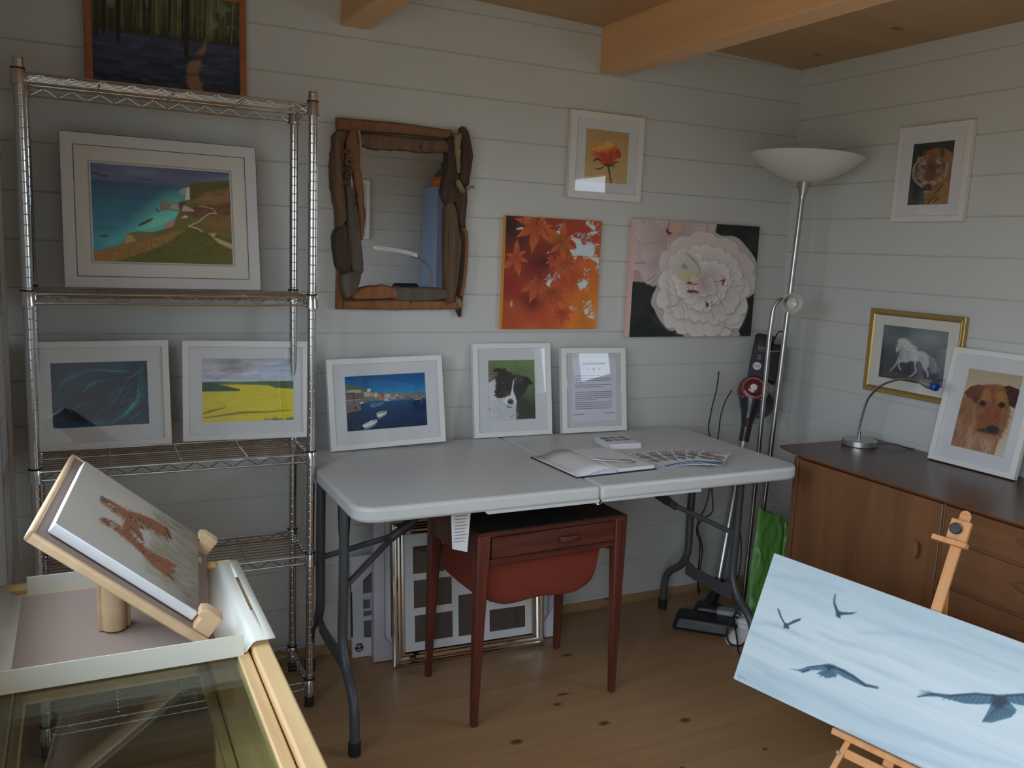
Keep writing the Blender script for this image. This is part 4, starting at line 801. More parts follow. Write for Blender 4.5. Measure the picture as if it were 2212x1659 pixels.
    for pts, w, c, al in (([(570, 1000), (620, 1140), (600, 1220), (660, 1270)], 26, (108, 110, 118), .6), ([(750, 1100), (700, 1180), (570, 1210)], 16, (96, 98, 106), .7), ([(760, 1160), (790, 1260), (800, 1400)], 14, (104, 106, 110), .6), ([(1140, 1240), (1190, 1390)], 12, (104, 102, 106), .7), ([(1190, 1010), (1260, 1130), (1340, 1300)], 16, (116, 114, 118), .6), ([(1240, 1440), (1360, 1480), (1470, 1550)], 14, (104, 88, 92), .8), ([(1380, 1240), (1420, 1300), (1520, 1150), (1590, 1090)], 12, (108, 104, 108), .7), ([(1430, 950), (1590, 915)], 10, (112, 108, 112), .7)): a.line(pts, w, c, al, w*.5, 5, -.6)
    red = (110, 30, 34)
    for pts in ([(820, 905), (850, 880), (910, 885), (880, 915)], [(880, 912), (940, 905), (985, 910), (930, 922)], [(835, 1015), (840, 990), (920, 985), (990, 1010), (975, 1030), (920, 1015), (890, 1030)], [(1170, 885), (1260, 870), (1290, 848), (1335, 850), (1315, 890), (1300, 920), (1280, 910), (1295, 870), (1250, 880)], [(1070, 1160), (1085, 1140), (1115, 1165), (1110, 1200), (1090, 1205), (1085, 1245), (1075, 1190)], [(1130, 1195), (1165, 1180), (1150, 1200)], [(1055, 1120), (1075, 1140), (1070, 1150)], [(1130, 1150), (1165, 1130), (1150, 1155)]): a.poly(pts, red, .95, 4)
    a.line([(1280, 800), (1330, 850)], 8, (110, 50, 50), .8, 4); a.line([(1280, 915), (1325, 940)], 8, (110, 50, 50), .8, 4)
    # dark leaves outside the bloom stay dark
    return a
def art_tiger():
    a = Art(140, 190, ((372, 430), (997, 360), (912, 1325), (298, 1345)))
    a.vgrad([(0, (32, 32, 33)), (.6, (33, 33, 35)), (1, (58, 60, 62))]); a.mottle(4, 4, .1, 3)
    org = (104, 68, 38); wh = (132, 124, 110); bk = (40, 34, 30)
    a.poly([(560, 540), (740, 490), (850, 490), (960, 560), (975, 700), (950, 1000), (912, 1325), (560, 1335), (530, 1150), (700, 1000), (860, 800), (800, 600)], (116, 82, 46), 1, 12)
    a.poly([(880, 560), (970, 540), (960, 900), (880, 900)], (128, 84, 40), .7, 30); a.poly([(700, 1150), (880, 950), (930, 1100), (910, 1320), (620, 1330)], (132, 104, 66), .8, 30)
    a.poly([(560, 560), (640, 520), (730, 490), (790, 560), (850, 640), (880, 760), (860, 900), (780, 1000), (680, 1080), (600, 1120), (520, 1090), (430, 1020), (375, 920), (370, 800), (430, 690), (480, 620)], (112, 90, 66), 1, 10, 2)
    a.poly([(590, 600), (700, 600), (720, 760), (720, 900), (640, 990), (560, 960), (540, 860), (590, 760)], (92, 56, 34), .95, 20, 2); a.poly([(560, 540), (730, 495), (780, 580), (700, 640), (600, 640)], (112, 68, 34), .9, 16, 2); a.poly([(590, 720), (700, 720), (690, 830), (600, 830)], (66, 46, 34), .8, 18, 2)
    a.poly([(770, 500), (830, 500), (830, 600), (790, 610)], (52, 46, 38), .9, 16, 2); a.poly([(490, 540), (560, 540), (560, 600), (500, 610)], (70, 50, 38), .8, 16, 2)
    for pts, w in (([(450, 610), (450, 670), (400, 740), (372, 830), (375, 930), (430, 1010), (510, 1060)], 26), ([(890, 700), (880, 800), (850, 920), (770, 980)], 34), ([(490, 745), (540, 720), (560, 680)], 24), ([(700, 660), (760, 690), (810, 720)], 28), ([(560, 620), (600, 590)], 14), ([(450, 870), (500, 830)], 20), ([(760, 930), (800, 850), (830, 740)], 18), ([(520, 990), (600, 985), (620, 1000), (690, 970)], 16), ([(500, 920), (440, 930)], 20), ([(540, 1140), (630, 1140)], 40), ([(470, 650), (500, 640), (530, 660)], 14), ([(740, 1000), (700, 1030)], 22), ([(700, 700), (690, 760)], 10), ([(590, 1010), (560, 1030)], 12)): a.line(pts, w, wh, .85, 8, 4, -.6)
    for pts, w in (([(480, 760), (540, 765), (560, 800)], 20), ([(690, 790), (740, 760), (800, 755)], 22), ([(410, 850), (430, 760), (450, 720)], 18), ([(450, 800), (460, 860)], 14), ([(800, 850), (830, 770), (825, 700)], 14), ([(720, 920), (760, 890), (800, 870)], 18), ([(430, 960), (490, 990), (520, 1000)], 24), ([(400, 910), (460, 905)], 12), ([(570, 690), (540, 700)], 12), ([(700, 690), (715, 730)], 10), ([(570, 570), (660, 575)], 8), ([(560, 620), (540, 650)], 8), ([(700, 640), (730, 650)], 9), ([(540, 1050), (530, 1110)], 22), ([(840, 700), (860, 860)], 18), ([(680, 970), (720, 960)], 12)): a.line(pts, w, bk, .85, 6, 4, -.6)
    for ex, ey, s_ in ((530, 778, 1), (738, 770, -1)):
        a.poly([(ex-44, ey-14*s_), (ex-10, ey-20), (ex+36, ey+14*s_), (ex+6, ey+20)], (36, 30, 26), .95, 6); a.blob(ex, ey+2, 14, 11, (150, 130, 70), .9); a.blob(ex, ey+2, 6, 6, (20, 18, 18), 1)
        a.blob(ex-6*s_, ey-70, 46, 22, (150, 142, 126), .7, -.5*s_); a.blob(ex+10*s_, ey+56, 34, 18, (140, 130, 112), .6)
    a.blob(560, 1010, 60, 34, (150, 140, 124), .75); a.blob(680, 1000, 60, 34, (150, 140, 124), .75); a.poly([(575, 955), (650, 955), (620, 1000), (605, 1000)], (110, 66, 56), .9, 8)
    for k in range(6):
        for s_ in (-1, 1): a.line([(620+s_*(150+k*8), 600+k*62), (620+s_*(205+k*4), 640+k*62)], 16, bk, .75, 7, 0, -.5)
    a.fur([(450, 620), (372, 800), (400, 960), (520, 1080)], 60, 50, 8, [wh, (150, 140, 122)], 3, .4, .7, 4); a.fur([(880, 700), (870, 880), (770, 990)], 40, 50, 8, [wh, (150, 140, 122)], 4, -.4, .7, 4)
    a.poly([(550, 1060), (600, 1020), (650, 1050), (650, 1110), (600, 1120), (540, 1110)], (44, 34, 32), .95, 8, 2); a.blob(595, 1078, 40, 18, (120, 64, 60), .9); a.blob(605, 970, 60, 20, (92, 60, 44), .9); a.line([(560, 820), (540, 770)], 20, (60, 52, 42), .8, 8)
    for pts in ([(680, 1190), (760, 1120), (840, 1020)], [(610, 1320), (640, 1270), (750, 1190)], [(690, 1300), (780, 1230)]): a.line(pts, 20, bk, .9, 6, 4, -.5)
    a.strokes([(560, 1180), (700, 1100), (900, 980), (900, 1310), (560, 1330)], 60, 80, 9, [(150, 126, 86), (104, 76, 46), (140, 104, 60)], -1.0, .3, 7, .5, 5)
    return a
def art_horse():
    a = Art(185, 150, ((357, 322), (1420, 415), (1340, 1345), (287, 1165)))
    a.vgrad([(0, (72, 82, 86)), (.3, (82, 86, 88)), (.55, (58, 66, 70)), (.85, (46, 46, 50)), (.88, (58, 58, 60)), (1, (52, 50, 52))])
    a.blob(1100, 520, 380, 150, (112, 110, 108), .7, .1, .1); a.blob(400, 850, 260, 330, (42, 42, 46), .7, 0, .1); a.blob(1200, 850, 200, 200, (48, 62, 66), .6, 0, .1); a.mottle(4, 4, .1, 3)
    w = (132, 136, 134); w2 = (150, 148, 144); gy = (112, 116, 116)
    a.poly([(590, 900), (620, 780), (660, 680), (640, 720), (570, 770), (562, 700), (580, 640), (600, 570), (680, 540), (730, 580), (830, 660), (920, 740), (1000, 740), (1090, 810), (1110, 900), (1100, 1000), (1000, 960), (940, 900), (880, 920), (800, 900), (740, 940), (650, 910)], w, .95, 8, 2)
    a.poly([(600, 570), (690, 540), (800, 620), (900, 700), (860, 720), (830, 800), (760, 740), (700, 700), (650, 640)], w2, .8, 14, 2); a.strokes([(610, 560), (720, 560), (880, 700), (820, 780), (660, 660)], 50, 90, 6, [(164, 160, 156), (128, 126, 124), (150, 150, 148)], .7, .3, 2, .6, 4)
    a.poly([(560, 700), (585, 640), (640, 640), (640, 690), (600, 720), (575, 775)], (140, 142, 140), .95, 6, 2); a.blob(588, 672, 12, 7, (34, 34, 38), .9); a.line([(720, 740), (790, 770), (830, 830)], 14, (92, 96, 98), .8, 7, 4); a.blob(640, 830, 60, 70, (96, 104, 106), .6); a.blob(860, 850, 90, 70, (156, 158, 154), .7); a.blob(960, 860, 50, 60, (110, 112, 112), .5)
    for pts, ws in (([(600, 890), (560, 970), (520, 1020), (482, 1062)], 30), ([(740, 900), (690, 905), (620, 925), (615, 1000), (650, 1050)], 34), ([(650, 905), (610, 935)], 30), ([(880, 920), (880, 1000), (890, 1070), (840, 1130), (790, 1155)], 34), ([(1010, 950), (1030, 1020), (1080, 1080), (1095, 1150)], 46), ([(1060, 900), (1060, 1010)], 80)): a.line(pts, ws, w, .95, 7, 5, .35)
    a.fur([(600, 570), (700, 540), (900, 700), (830, 800), (700, 700)], 90, 60, 8, [(160, 156, 152), (136, 134, 132)], 6, .7, .6, 5)
    a.blob(900, 790, 120, 60, (146, 148, 146), .5); a.blob(1040, 830, 60, 80, (142, 146, 144), .5); a.blob(700, 830, 50, 60, (146, 148, 146), .5)
    a.blob(490, 1060, 14, 10, gy); a.line([(880, 970), (900, 1010)], 14, (70, 66, 64), .8, 5); a.line([(1100, 820), (1180, 880), (1220, 1000), (1200, 1080), (1280, 1030)], 44, (124, 122, 118), .75, 16, 6, -.5); a.poly([(1110, 850), (1180, 890), (1210, 1000), (1200, 1090), (1120, 1070)], (104, 100, 96), .8, 18, 2); a.line([(1110, 820), (1230, 890)], 8, (120, 124, 124), .7, 5)
    return a
def art_terrier():
    a = Art(170, 220, ((520, 185), (1335, 315), (990, 1515), (190, 1325)))
    a.vgrad([(0, (150, 132, 110)), (.3, (160, 144, 122)), (1, (164, 154, 132))]); a.mottle(3, 3, .05, 3)
    br = (116, 72, 46)
    a.poly([(430, 560), (480, 640), (560, 600), (640, 740), (1000, 760), (1120, 790), (1100, 900), (1040, 1080), (960, 1190), (900, 1320), (840, 1480), (180, 1330), (290, 960), (350, 740)], (128, 86, 60), 1, 16)
    a.strokes([(350, 760), (600, 700), (620, 1100), (520, 1390), (210, 1310), (300, 960)], 260, 190, 22, [(148, 100, 68), (108, 70, 46), (132, 84, 54), (156, 112, 82), (98, 68, 52)], 2.0, .16, 4, .5, 12)
    a.poly([(560, 620), (650, 470), (760, 440), (900, 430), (1050, 470), (1110, 560), (1120, 700), (1080, 900), (1000, 1080), (940, 1180), (780, 1160), (640, 1100), (600, 980), (620, 860), (600, 720)], br, 1, 14, 2)
    a.poly([(700, 540), (780, 500), (840, 560), (830, 680), (740, 660), (680, 640)], (142, 92, 44), .9, 30, 2); a.poly([(900, 560), (1000, 530), (1070, 600), (1040, 680), (930, 680)], (144, 94, 50), .9, 30, 2); a.line([(870, 520), (865, 700), (840, 780)], 40, (108, 56, 34), .8, 24, 4); a.poly([(620, 940), (700, 820), (820, 780), (940, 830), (960, 1000), (800, 1010), (660, 1060)], (112, 62, 40), .8, 40, 2); a.blob(660, 820, 70, 60, (134, 92, 66), .6); a.blob(850, 830, 40, 50, (130, 88, 70), .5); a.blob(930, 900, 40, 60, (122, 56, 36), .6)
    a.poly([(435, 545), (540, 460), (660, 435), (760, 455), (700, 520), (620, 560), (540, 620), (480, 640)], (96, 56, 44), 1, 9, 0); a.poly([(540, 620), (640, 560), (720, 470), (690, 600), (620, 690), (580, 690)], (70, 46, 40), .9, 22, 2); a.line([(435, 545), (540, 460), (660, 436)], 8, (60, 40, 34), .8, 5)
    a.poly([(1035, 470), (1110, 455), (1260, 520), (1270, 600), (1180, 790), (1100, 740), (1080, 600)], (60, 36, 34), 1, 8, 0); a.line([(1035, 470), (1110, 460), (1250, 515)], 10, (40, 28, 28), .9, 5)
    a.strokes([(680, 480), (1040, 480), (1080, 900), (940, 1060), (680, 1060), (610, 900)], 200, 80, 16, [(138, 90, 52), (108, 64, 40), (126, 80, 50), (98, 56, 38), (146, 102, 64)], lambda x, y: math.atan2(y-760, x-860), .25, 14, .35, 9)
    a.blob(705, 705, 62, 52, (44, 34, 36), 1, 0, .5); a.blob(990, 732, 62, 52, (40, 32, 34), 1, 0, .5); a.line([(640, 680), (700, 650), (760, 690)], 12, (140, 108, 80), .6, 8, 4); a.line([(930, 710), (1000, 680), (1070, 730)], 12, (140, 108, 80), .6, 8, 4)
    a.poly([(750, 1060), (800, 1035), (900, 1050), (940, 1080), (920, 1150), (840, 1160), (760, 1120)], (42, 40, 44), 1, 20, 2); a.poly([(600, 1100), (700, 1070), (800, 1110), (940, 1110), (950, 1170), (800, 1160), (640, 1130)], (52, 42, 42), .85, 24, 2)
    a.poly([(600, 1130), (760, 1170), (900, 1190), (870, 1330), (790, 1430), (640, 1330), (590, 1200)], (136, 96, 72), .8, 30); a.line([(860, 1180), (870, 1220), (850, 1245)], 12, (84, 60, 50), .7, 6, 4)
    a.strokes([(950, 780), (1110, 800), (1080, 960), (980, 1180), (900, 1180)], 90, 80, 16, [(142, 100, 72), (110, 68, 44), (128, 88, 62)], .9, .25, 6, .5, 8); a.strokes([(480, 1000), (620, 920), (600, 1130), (560, 1390), (480, 1370)], 44, 190, 13, [(168, 140, 114), (140, 102, 76)], 1.9, .14, 7, .5, 8); a.strokes([(640, 1200), (860, 1220), (800, 1440), (650, 1380)], 70, 110, 14, [(164, 136, 100), (130, 86, 58), (172, 148, 114)], 1.6, .16, 8, .5, 8)
    a.strokes([(390, 760), (560, 730), (500, 870), (400, 880)], 24, 90, 10, [(84, 70, 56), (100, 80, 62)], 2.4, .3, 9, .6, 6)
    a.line([(880, 1290), (840, 1450)], 34, (134, 76, 52), .7, 14); a.line([(250, 1180), (290, 1140)], 26, (84, 60, 54), .6, 14)
    return a
def art_birds():
    a = Art(520, 225, ((380, 45), (3101, 1031), (2752, 2232), (80, 962)))
    a.vgrad([(0, (172, 194, 206)), (.2, (184, 204, 214)), (.45, (196, 212, 222)), (.7, (192, 210, 221)), (1, (178, 202, 214))])
    m = a.noise(3.2, 16, 31, 4, .05); a.put(np.clip((m-.5)*4, 0, 1), (158, 186, 200), .5); m = a.noise(2.4, 22, 37, 3, .04); a.put(np.clip((m-.52)*4, 0, 1), (206, 218, 228), .5)
    for pts, w in (([(350, 200), (600, 240), (900, 320)], 40), ([(700, 620), (850, 690), (1000, 730), (1150, 790)], 30), ([(1000, 630), (1400, 650), (1800, 760), (2200, 920)], 34), ([(320, 930), (700, 1080), (1100, 1280), (1500, 1420)], 60), ([(1150, 1250), (1500, 1400), (1800, 1520), (2200, 1620)], 44), ([(900, 1350), (1300, 1500), (1900, 1700)], 40), ([(1700, 600), (2400, 850), (3000, 1050)], 40), ([(230, 560), (400, 570), (560, 640)], 30)):
        a.line(pts, w, (148, 174, 194), .5, w*.6, 6, -.8)
    dk = (52, 82, 104); bl = (72, 116, 140); dd = (36, 54, 76)
    a.poly([(405, 450), (418, 460), (440, 520), (462, 555), (485, 560), (530, 535), (580, 522), (575, 540), (520, 562), (490, 575), (495, 600), (450, 595), (455, 560), (425, 510)], dk, 1, 4); a.line([(410, 455), (440, 530), (468, 575)], 8, dd, .9, 4)
    a.poly([(838, 342), (825, 385), (840, 430), (858, 468), (885, 478), (940, 482), (998, 480), (960, 496), (900, 500), (872, 505), (876, 528), (840, 510), (840, 480), (822, 420), (820, 380)], dk, 1, 4); a.line([(835, 350), (830, 410), (860, 480), (870, 515)], 8, dd, .8, 4)
    a.poly([(500, 896), (560, 900), (640, 880), (730, 868), (790, 862), (830, 880), (900, 900), (980, 950), (1060, 1010), (1150, 1037), (1060, 1030), (990, 1000), (900, 960), (850, 930), (852, 950), (780, 966), (700, 930), (740, 905), (660, 905), (600, 922), (550, 906)], bl, 1, 5)
    a.poly([(750, 870), (800, 862), (840, 890), (790, 905)], dd, .9, 10); a.line([(820, 875), (960, 945), (1060, 1015), (1150, 1037)], 16, dd, .85, 8, 0); a.line([(590, 918), (640, 905)], 10, dd, .8, 5); a.line([(620, 885), (760, 868)], 8, dd, .7, 5)
    for t in (720, 760, 800, 835): a.line([(790, 890), (t, 960)], 6, dd, .5, 4)
    a.poly([(1450, 1105), (1500, 1095), (1455, 1090), (1510, 1085), (1460, 1070), (1520, 1078), (1470, 1055), (1540, 1075), (1520, 1057), (1570, 1080), (1660, 1095), (1800, 1085), (1890, 1082), (2000, 1092), (2100, 1098), (2230, 1090), (2360, 1080), (2480, 1110), (2600, 1170), (2640, 1220), (2540, 1200), (2400, 1185), (2300, 1185), (2200, 1168), (2140, 1150), (2190, 1208), (2150, 1260), (2000, 1300), (1930, 1292), (1970, 1220), (2000, 1160), (1900, 1164), (1800, 1158), (1700, 1130), (1600, 1105), (1520, 1104)], bl, 1, 5)
    a.poly([(2010, 1100), (2110, 1100), (2130, 1160), (2060, 1190), (2000, 1170)], dd, .95, 16); a.line([(1560, 1085), (1700, 1100), (1880, 1085), (2020, 1100)], 14, dd, .8, 8); a.line([(2110, 1100), (2300, 1090), (2480, 1110), (2620, 1190)], 16, dd, .8, 8)
    for t in range(8): a.line([(2050, 1170), (1940+t*34, 1292-t*9)], 8, dd, .55, 5)
    for t in range(9): a.line([(1680+t*42, 1094), (1640+t*42, 1128+t*4)], 7, dd, .5, 5); a.line([(2140+t*44, 1095), (2170+t*46, 1160+t*4)], 7, dd, .5, 5)
    a.line([(1452, 1105), (1560, 1088)], 8, dd, .8, 4); a.line([(110, 945), (130, 935), (120, 960), (150, 955), (172, 980)], 4, (120, 140, 150), .9, 2, 4)
    return a
def art_tigers():
    a = Art(230, 160, ((230, 605), (490, 70), (1455, 715), (1460, 1365)))
    a.vgrad([(0, (176, 170, 162)), (.5, (172, 168, 160)), (.7, (160, 156, 146)), (1, (128, 122, 112))]); a.mottle(3, 3, .04, 3)
    a.strokes([(980, 880), (1080, 480), (1450, 720), (1450, 1330)], 420, 130, 16, [(146, 140, 130), (118, 116, 98), (132, 122, 108), (160, 154, 146), (122, 118, 90), (142, 122, 104), (108, 104, 96)], .62, .10, 4, .45, 8)
    a.strokes([(950, 1000), (1050, 700), (1200, 780), (1200, 1150)], 70, 120, 14, [(130, 126, 92), (122, 120, 98), (150, 146, 130)], .62, .10, 5, .5, 7); a.strokes([(1300, 1100), (1450, 1150), (1450, 1330), (1300, 1230)], 40, 100, 14, [(104, 94, 92), (140, 108, 90), (116, 106, 114)], .65, .12, 6, .5, 7)
    og = (140, 84, 54); bk = (60, 46, 42); wh = (172, 164, 152)
    a.poly([(620, 385), (700, 405), (780, 460), (850, 500), (960, 530), (1060, 570), (1150, 620), (1210, 660), (1228, 740), (1140, 710), (1080, 670), (1000, 650), (950, 660), (980, 700), (990, 760), (930, 700), (880, 650), (900, 720), (980, 800), (1080, 870), (1200, 920), (1270, 980), (1220, 990), (1265, 1050), (1200, 1040), (1260, 1090), (1180, 1060), (1050, 950), (940, 830), (860, 760), (760, 680), (690, 640), (640, 600), (620, 570), (660, 570), (740, 600), (800, 640), (820, 580), (770, 530), (720, 510), (660, 450)], og, 1, 6)
    for pts in ([(630, 390), (700, 440), (760, 500)], [(640, 575), (700, 600), (770, 640)]): a.line(pts, 34, (120, 104, 90), .8, 12)
    for pts, w in (([(660, 430), (740, 500)], 12), ([(690, 440), (730, 470)], 10), ([(680, 590), (760, 630)], 12), ([(800, 650), (830, 570)], 16), ([(770, 520), (820, 570)], 10), ([(900, 580), (1000, 640), (1100, 680)], 14)): a.line(pts, w, wh, .8, 6)
    a.strokes([(820, 520), (1000, 560), (1210, 680), (1200, 730), (1000, 640), (880, 600)], 60, 46, 9, [bk, (86, 60, 46), (156, 104, 70), (124, 74, 48)], 1.2, .14, 7, .8, 4); a.strokes([(760, 680), (880, 680), (1060, 880), (1250, 980), (1230, 1060), (1000, 900)], 70, 48, 9, [bk, (92, 62, 48), (160, 104, 70), (122, 72, 48)], -.35, .16, 8, .8, 4)
    for hx, hy in ((690, 440), (695, 610)):
        a.blob(hx-42, hy-14, 46, 30, (150, 100, 66), .9, .5); a.blob(hx+22, hy+26, 44, 26, (178, 168, 156), .9, .6); a.line([(hx-60, hy-30), (hx-30, hy-40)], 14, bk, .8, 5); a.line([(hx-10, hy-10), (hx+24, hy-20)], 8, bk, .85, 4); a.line([(hx-20, hy+20), (hx+12, hy+12)], 7, bk, .85, 4); a.line([(hx+40, hy+40), (hx+64, hy+50)], 10, bk, .8, 4); a.line([(hx+4, hy+34), (hx+40, hy+16)], 6, (96, 70, 62), .8, 4)
    a.fur([(620, 385), (780, 460), (960, 530), (1150, 620), (1228, 740), (1000, 650), (820, 580), (660, 450)], 120, 30, 7, [og, (150, 98, 68), (130, 80, 54)], 3, .5, .45, 7); a.fur([(620, 570), (760, 680), (940, 830), (1180, 1060), (1270, 980), (980, 800), (800, 640)], 120, 30, 7, [og, (150, 98, 68), (124, 76, 52)], 4, .5, .45, 7)
    a.line([(870, 640), (930, 690), (985, 755)], 22, (88, 84, 80), .9, 8, 4); a.line([(880, 610), (960, 600), (1080, 640)], 16, (104, 100, 96), .6, 8); a.line([(700, 450), (750, 510)], 7, bk, .9, 3); a.line([(650, 410), (670, 430)], 8, bk, .9, 3); a.line([(660, 590), (700, 620)], 7, bk, .9, 3); a.line([(1180, 650), (1225, 740)], 16, bk, .7, 6); a.line([(1200, 1040), (1250, 1100)], 14, bk, .7, 6); a.line([(625, 385), (640, 380)], 10, bk, .9, 3)
    return a
def art_bluebells():
    a = Art(330, 210, ((135, -210), (1945, 40), (2000, 1270), (175, 1040)))
    a.vgrad([(0, (62, 66, 40)), (.28, (54, 58, 38)), (.42, (46, 46, 38)), (.47, (54, 56, 76)), (.62, (50, 54, 72)), (.8, (40, 44, 54)), (1, (36, 38, 38))])
    m = a.noise(30, 3, 2, 3); a.put(np.clip((m-.5)*4, 0, 1)*(a.v < .42), (86, 90, 50), .6); m = a.noise(24, 12, 5, 3); a.put(np.clip((m-.58)*5, 0, 1)*(a.v < .34), (124, 132, 116), .5)
    m = a.noise(4, 22, 7, 3); a.put(np.clip((m-.48)*4, 0, 1)*(a.v > .44), (58, 60, 86), .7); m = a.noise(5, 20, 9, 3); a.put(np.clip((m-.5)*4, 0, 1)*(a.v > .52), (34, 40, 42), .7); a.put(np.clip((a.noise(9, 30, 13)-.55)*5, 0, 1)*(a.v > .46), (74, 74, 120), .5)
    rng = random.Random(3)
    for i in range(70):
        x = rng.uniform(150, 1960); yb = 300+(x-150)*.11+rng.uniform(-50, 60); c = rng.choice([(96, 96, 62), (110, 106, 74), (44, 42, 34), (60, 58, 40), (92, 92, 84)]); a.line([(x, -220), (x+rng.uniform(-14, 14), yb)], rng.uniform(4, 13), c, .75, 4)
    for x, yb, w in ((470, 490, 52), (300, 400, 40), (215, 430, 30), (775, 380, 30), (850, 390, 26), (1080, 370, 30), (1295, 680, 58), (1240, 540, 24)): a.line([(x-6, -220), (x, yb)], w, (40, 38, 34), .95, 7)
    a.poly([(1300, 880), (1330, 740), (1400, 690), (1430, 620), (1500, 560), (1520, 470), (1540, 520), (1530, 640), (1490, 720), (1470, 820), (1450, 900), (1490, 1020), (1510, 1150), (1380, 1120), (1310, 1000)], (116, 86, 68), .95, 18, 2)
    a.line([(1320, 700), (1540, 690)], 60, (36, 34, 32), .7, 24); a.line([(1300, 910), (1450, 900)], 30, (70, 56, 48), .7, 14); a.strokes([(1340, 740), (1480, 740), (1500, 1100), (1350, 1080)], 30, 90, 14, [(134, 100, 78), (98, 74, 60), (108, 92, 66)], .1, .2, 5, .6, 8)
    a.strokes([(180, 560), (1250, 620), (1250, 1080), (190, 1000)], 140, 160, 18, [(36, 46, 52), (46, 52, 60), (54, 56, 96), (36, 40, 36)], .12, .1, 6, .4, 10); a.strokes([(1540, 560), (1960, 560), (1990, 1240), (1540, 1150)], 90, 120, 16, [(62, 58, 96), (44, 44, 72), (38, 40, 50), (70, 66, 104)], .1, .1, 7, .45, 9)
    return a

# ---------------------------------------------------------------- framed pictures on the shelving and the table
CREAM_PROF = [(0, .026), (0, .001), (.001, 0), (.0295, .004), (.0335, .006), (.0345, .009), (.0345, .026)]
t = picture('framed_coast_painting', 'wide cream framed painting of turquoise sea and cliffs on the wire shelf', 'picture', (.701, -.203, 1.2965), R(1.1), R(11), 0, .531, .436, .0345, .026, CREAM_FRAME, (-.191, .076, .188, .356), art_cliff(), 2.5, MATCREAM, True, 'framed pictures', CREAM_PROF)
DARKLINE = mat('dark_paint_line', (0.05, 0.05, 0.055, 1), rough=.6)
b = MB()
for i, y in ((.0004, .0002), (.0335, .0052)): b.rect_ring(-.2655, .2655, 0, .436, [(i-.0004, y), (i-.0004, y-.0012), (i+.0008, y-.0012), (i+.0008, y)])
b.obj('edge_line', DARKLINE, t, smooth=False)
b = MB(); b.rect_ring(-.1965, .1935, .0705, .3615, [(0, .0068), (.0012, .0066), (.0028, .0066), (.004, .0068)], False); b.obj('mat_line', mat('grey_mat_line', (.42, .43, .47, 1), rough=.8), t, smooth=False)
picture('framed_abstract_painting', 'white framed picture of swirling dark blue and teal on the wire shelf', 'picture', (.528, -.134, .8235), R(1.3), R(7.2), R(.3), .367, .316, .0195, .020, WHITE_LACQ, (-.137, .063, .123, .255), art_blue(), 2.2, group='framed pictures')
picture('framed_field_painting', 'white framed picture of a yellow rapeseed field under grey sky on the wire shelf', 'picture', (.935, -.137, .8235), R(-1.3), R(7.3), R(-.8), .385, .311, .0195, .020, WHITE_LACQ, (-.136, .056, .146, .256), art_field(), 2.0, group='framed pictures')
T = .765
picture('framed_harbour_painting', 'white framed picture of a blue harbour with two rowing boats on the white table', 'picture', (1.409, -.130, T+.0005), R(.6), R(9.1), R(1.3), .412, .306, .0195, .020, WHITE_LACQ, (-.146, .061, .143, .2475), art_harbour(), 2.0, group='framed pictures')
picture('framed_collie_portrait', 'white framed portrait of a black and white dog leaning on the wall above the table', 'picture', (1.910, -.076, T+.0005), R(-1), R(8.6), 0, .321, .347, .020, .020, WHITE_LACQ, (-.098, .060, .095, .285), art_collie(), 2.0, group='framed pictures')
cert = picture('framed_text_sheet', 'white framed printed page of text with a heading beside the postcards', 'picture', (2.251, -.098, T+.0005), R(-.8), R(8.7), R(-.4), .288, .326, .021, .024, WHITE_LACQ, (-.1, .039, .1, .292), art_sheet(), 1.65, mat('white_mount', (.66, .66, .65, 1), rough=.9), group='framed pictures')
INK = mat('dark_ink', (.035, .02, .03, 1), rough=.8)
text_obj('heading', 'Cat Buxton Art', .0165, INK, cert, (0, .0078, .2655), None, 'CENTER', .25)
# hung on the back wall
PRINTF = mat('pinkish_white_lacquer', (.74, .71, .68, 1), rough=.45)
picture('framed_rose_print', 'white framed print of an orange rose hung on the back wall', 'picture', (2.2795, -.026, 1.657), 0, R(.3), 0, .325, .319, .0265, .022, PRINTF, (-.0945, .0635, .0995, .258), art_rose(), 2.0, group='framed pictures', film=.27)
picture('framed_woodland_painting', 'oak framed bluebell woodland painting above the wire shelving', 'picture', (.731, -.033, 1.849), R(.6), R(1), 0, .447, .330, .0185, .028, wood('frame_oak', sc(116, 66, 40, 1.9), sc(136, 82, 50, 1.9), axis='X', fine=30), (-.206, .0175, .206, .313), art_bluebells(), 2.1, MATBOARD, False, 'framed pictures')
ORANGE_EDGE = mat('orange_canvas_edge', sc(196, 112, 24, 2.2), rough=.6)
PINK_EDGE = mat('pink_canvas_edge', sc(164, 134, 128, 2.3), rough=.6)
canvas('maple_leaf_canvas', 'square canvas of orange maple leaves hung left of the white peony canvas', 'canvas', (2.069, -.022, 1.163), lean_rot(0, 0), .410, .414, .020, art_maple(), ORANGE_EDGE, 1.75)
canvas('peony_canvas', 'large canvas of a white peony on dark leaves hung on the back wall', 'canvas', (2.730, -.038, 1.131), lean_rot(0, 0), .624, .463, .036, art_peony(), PINK_EDGE, 2.2)
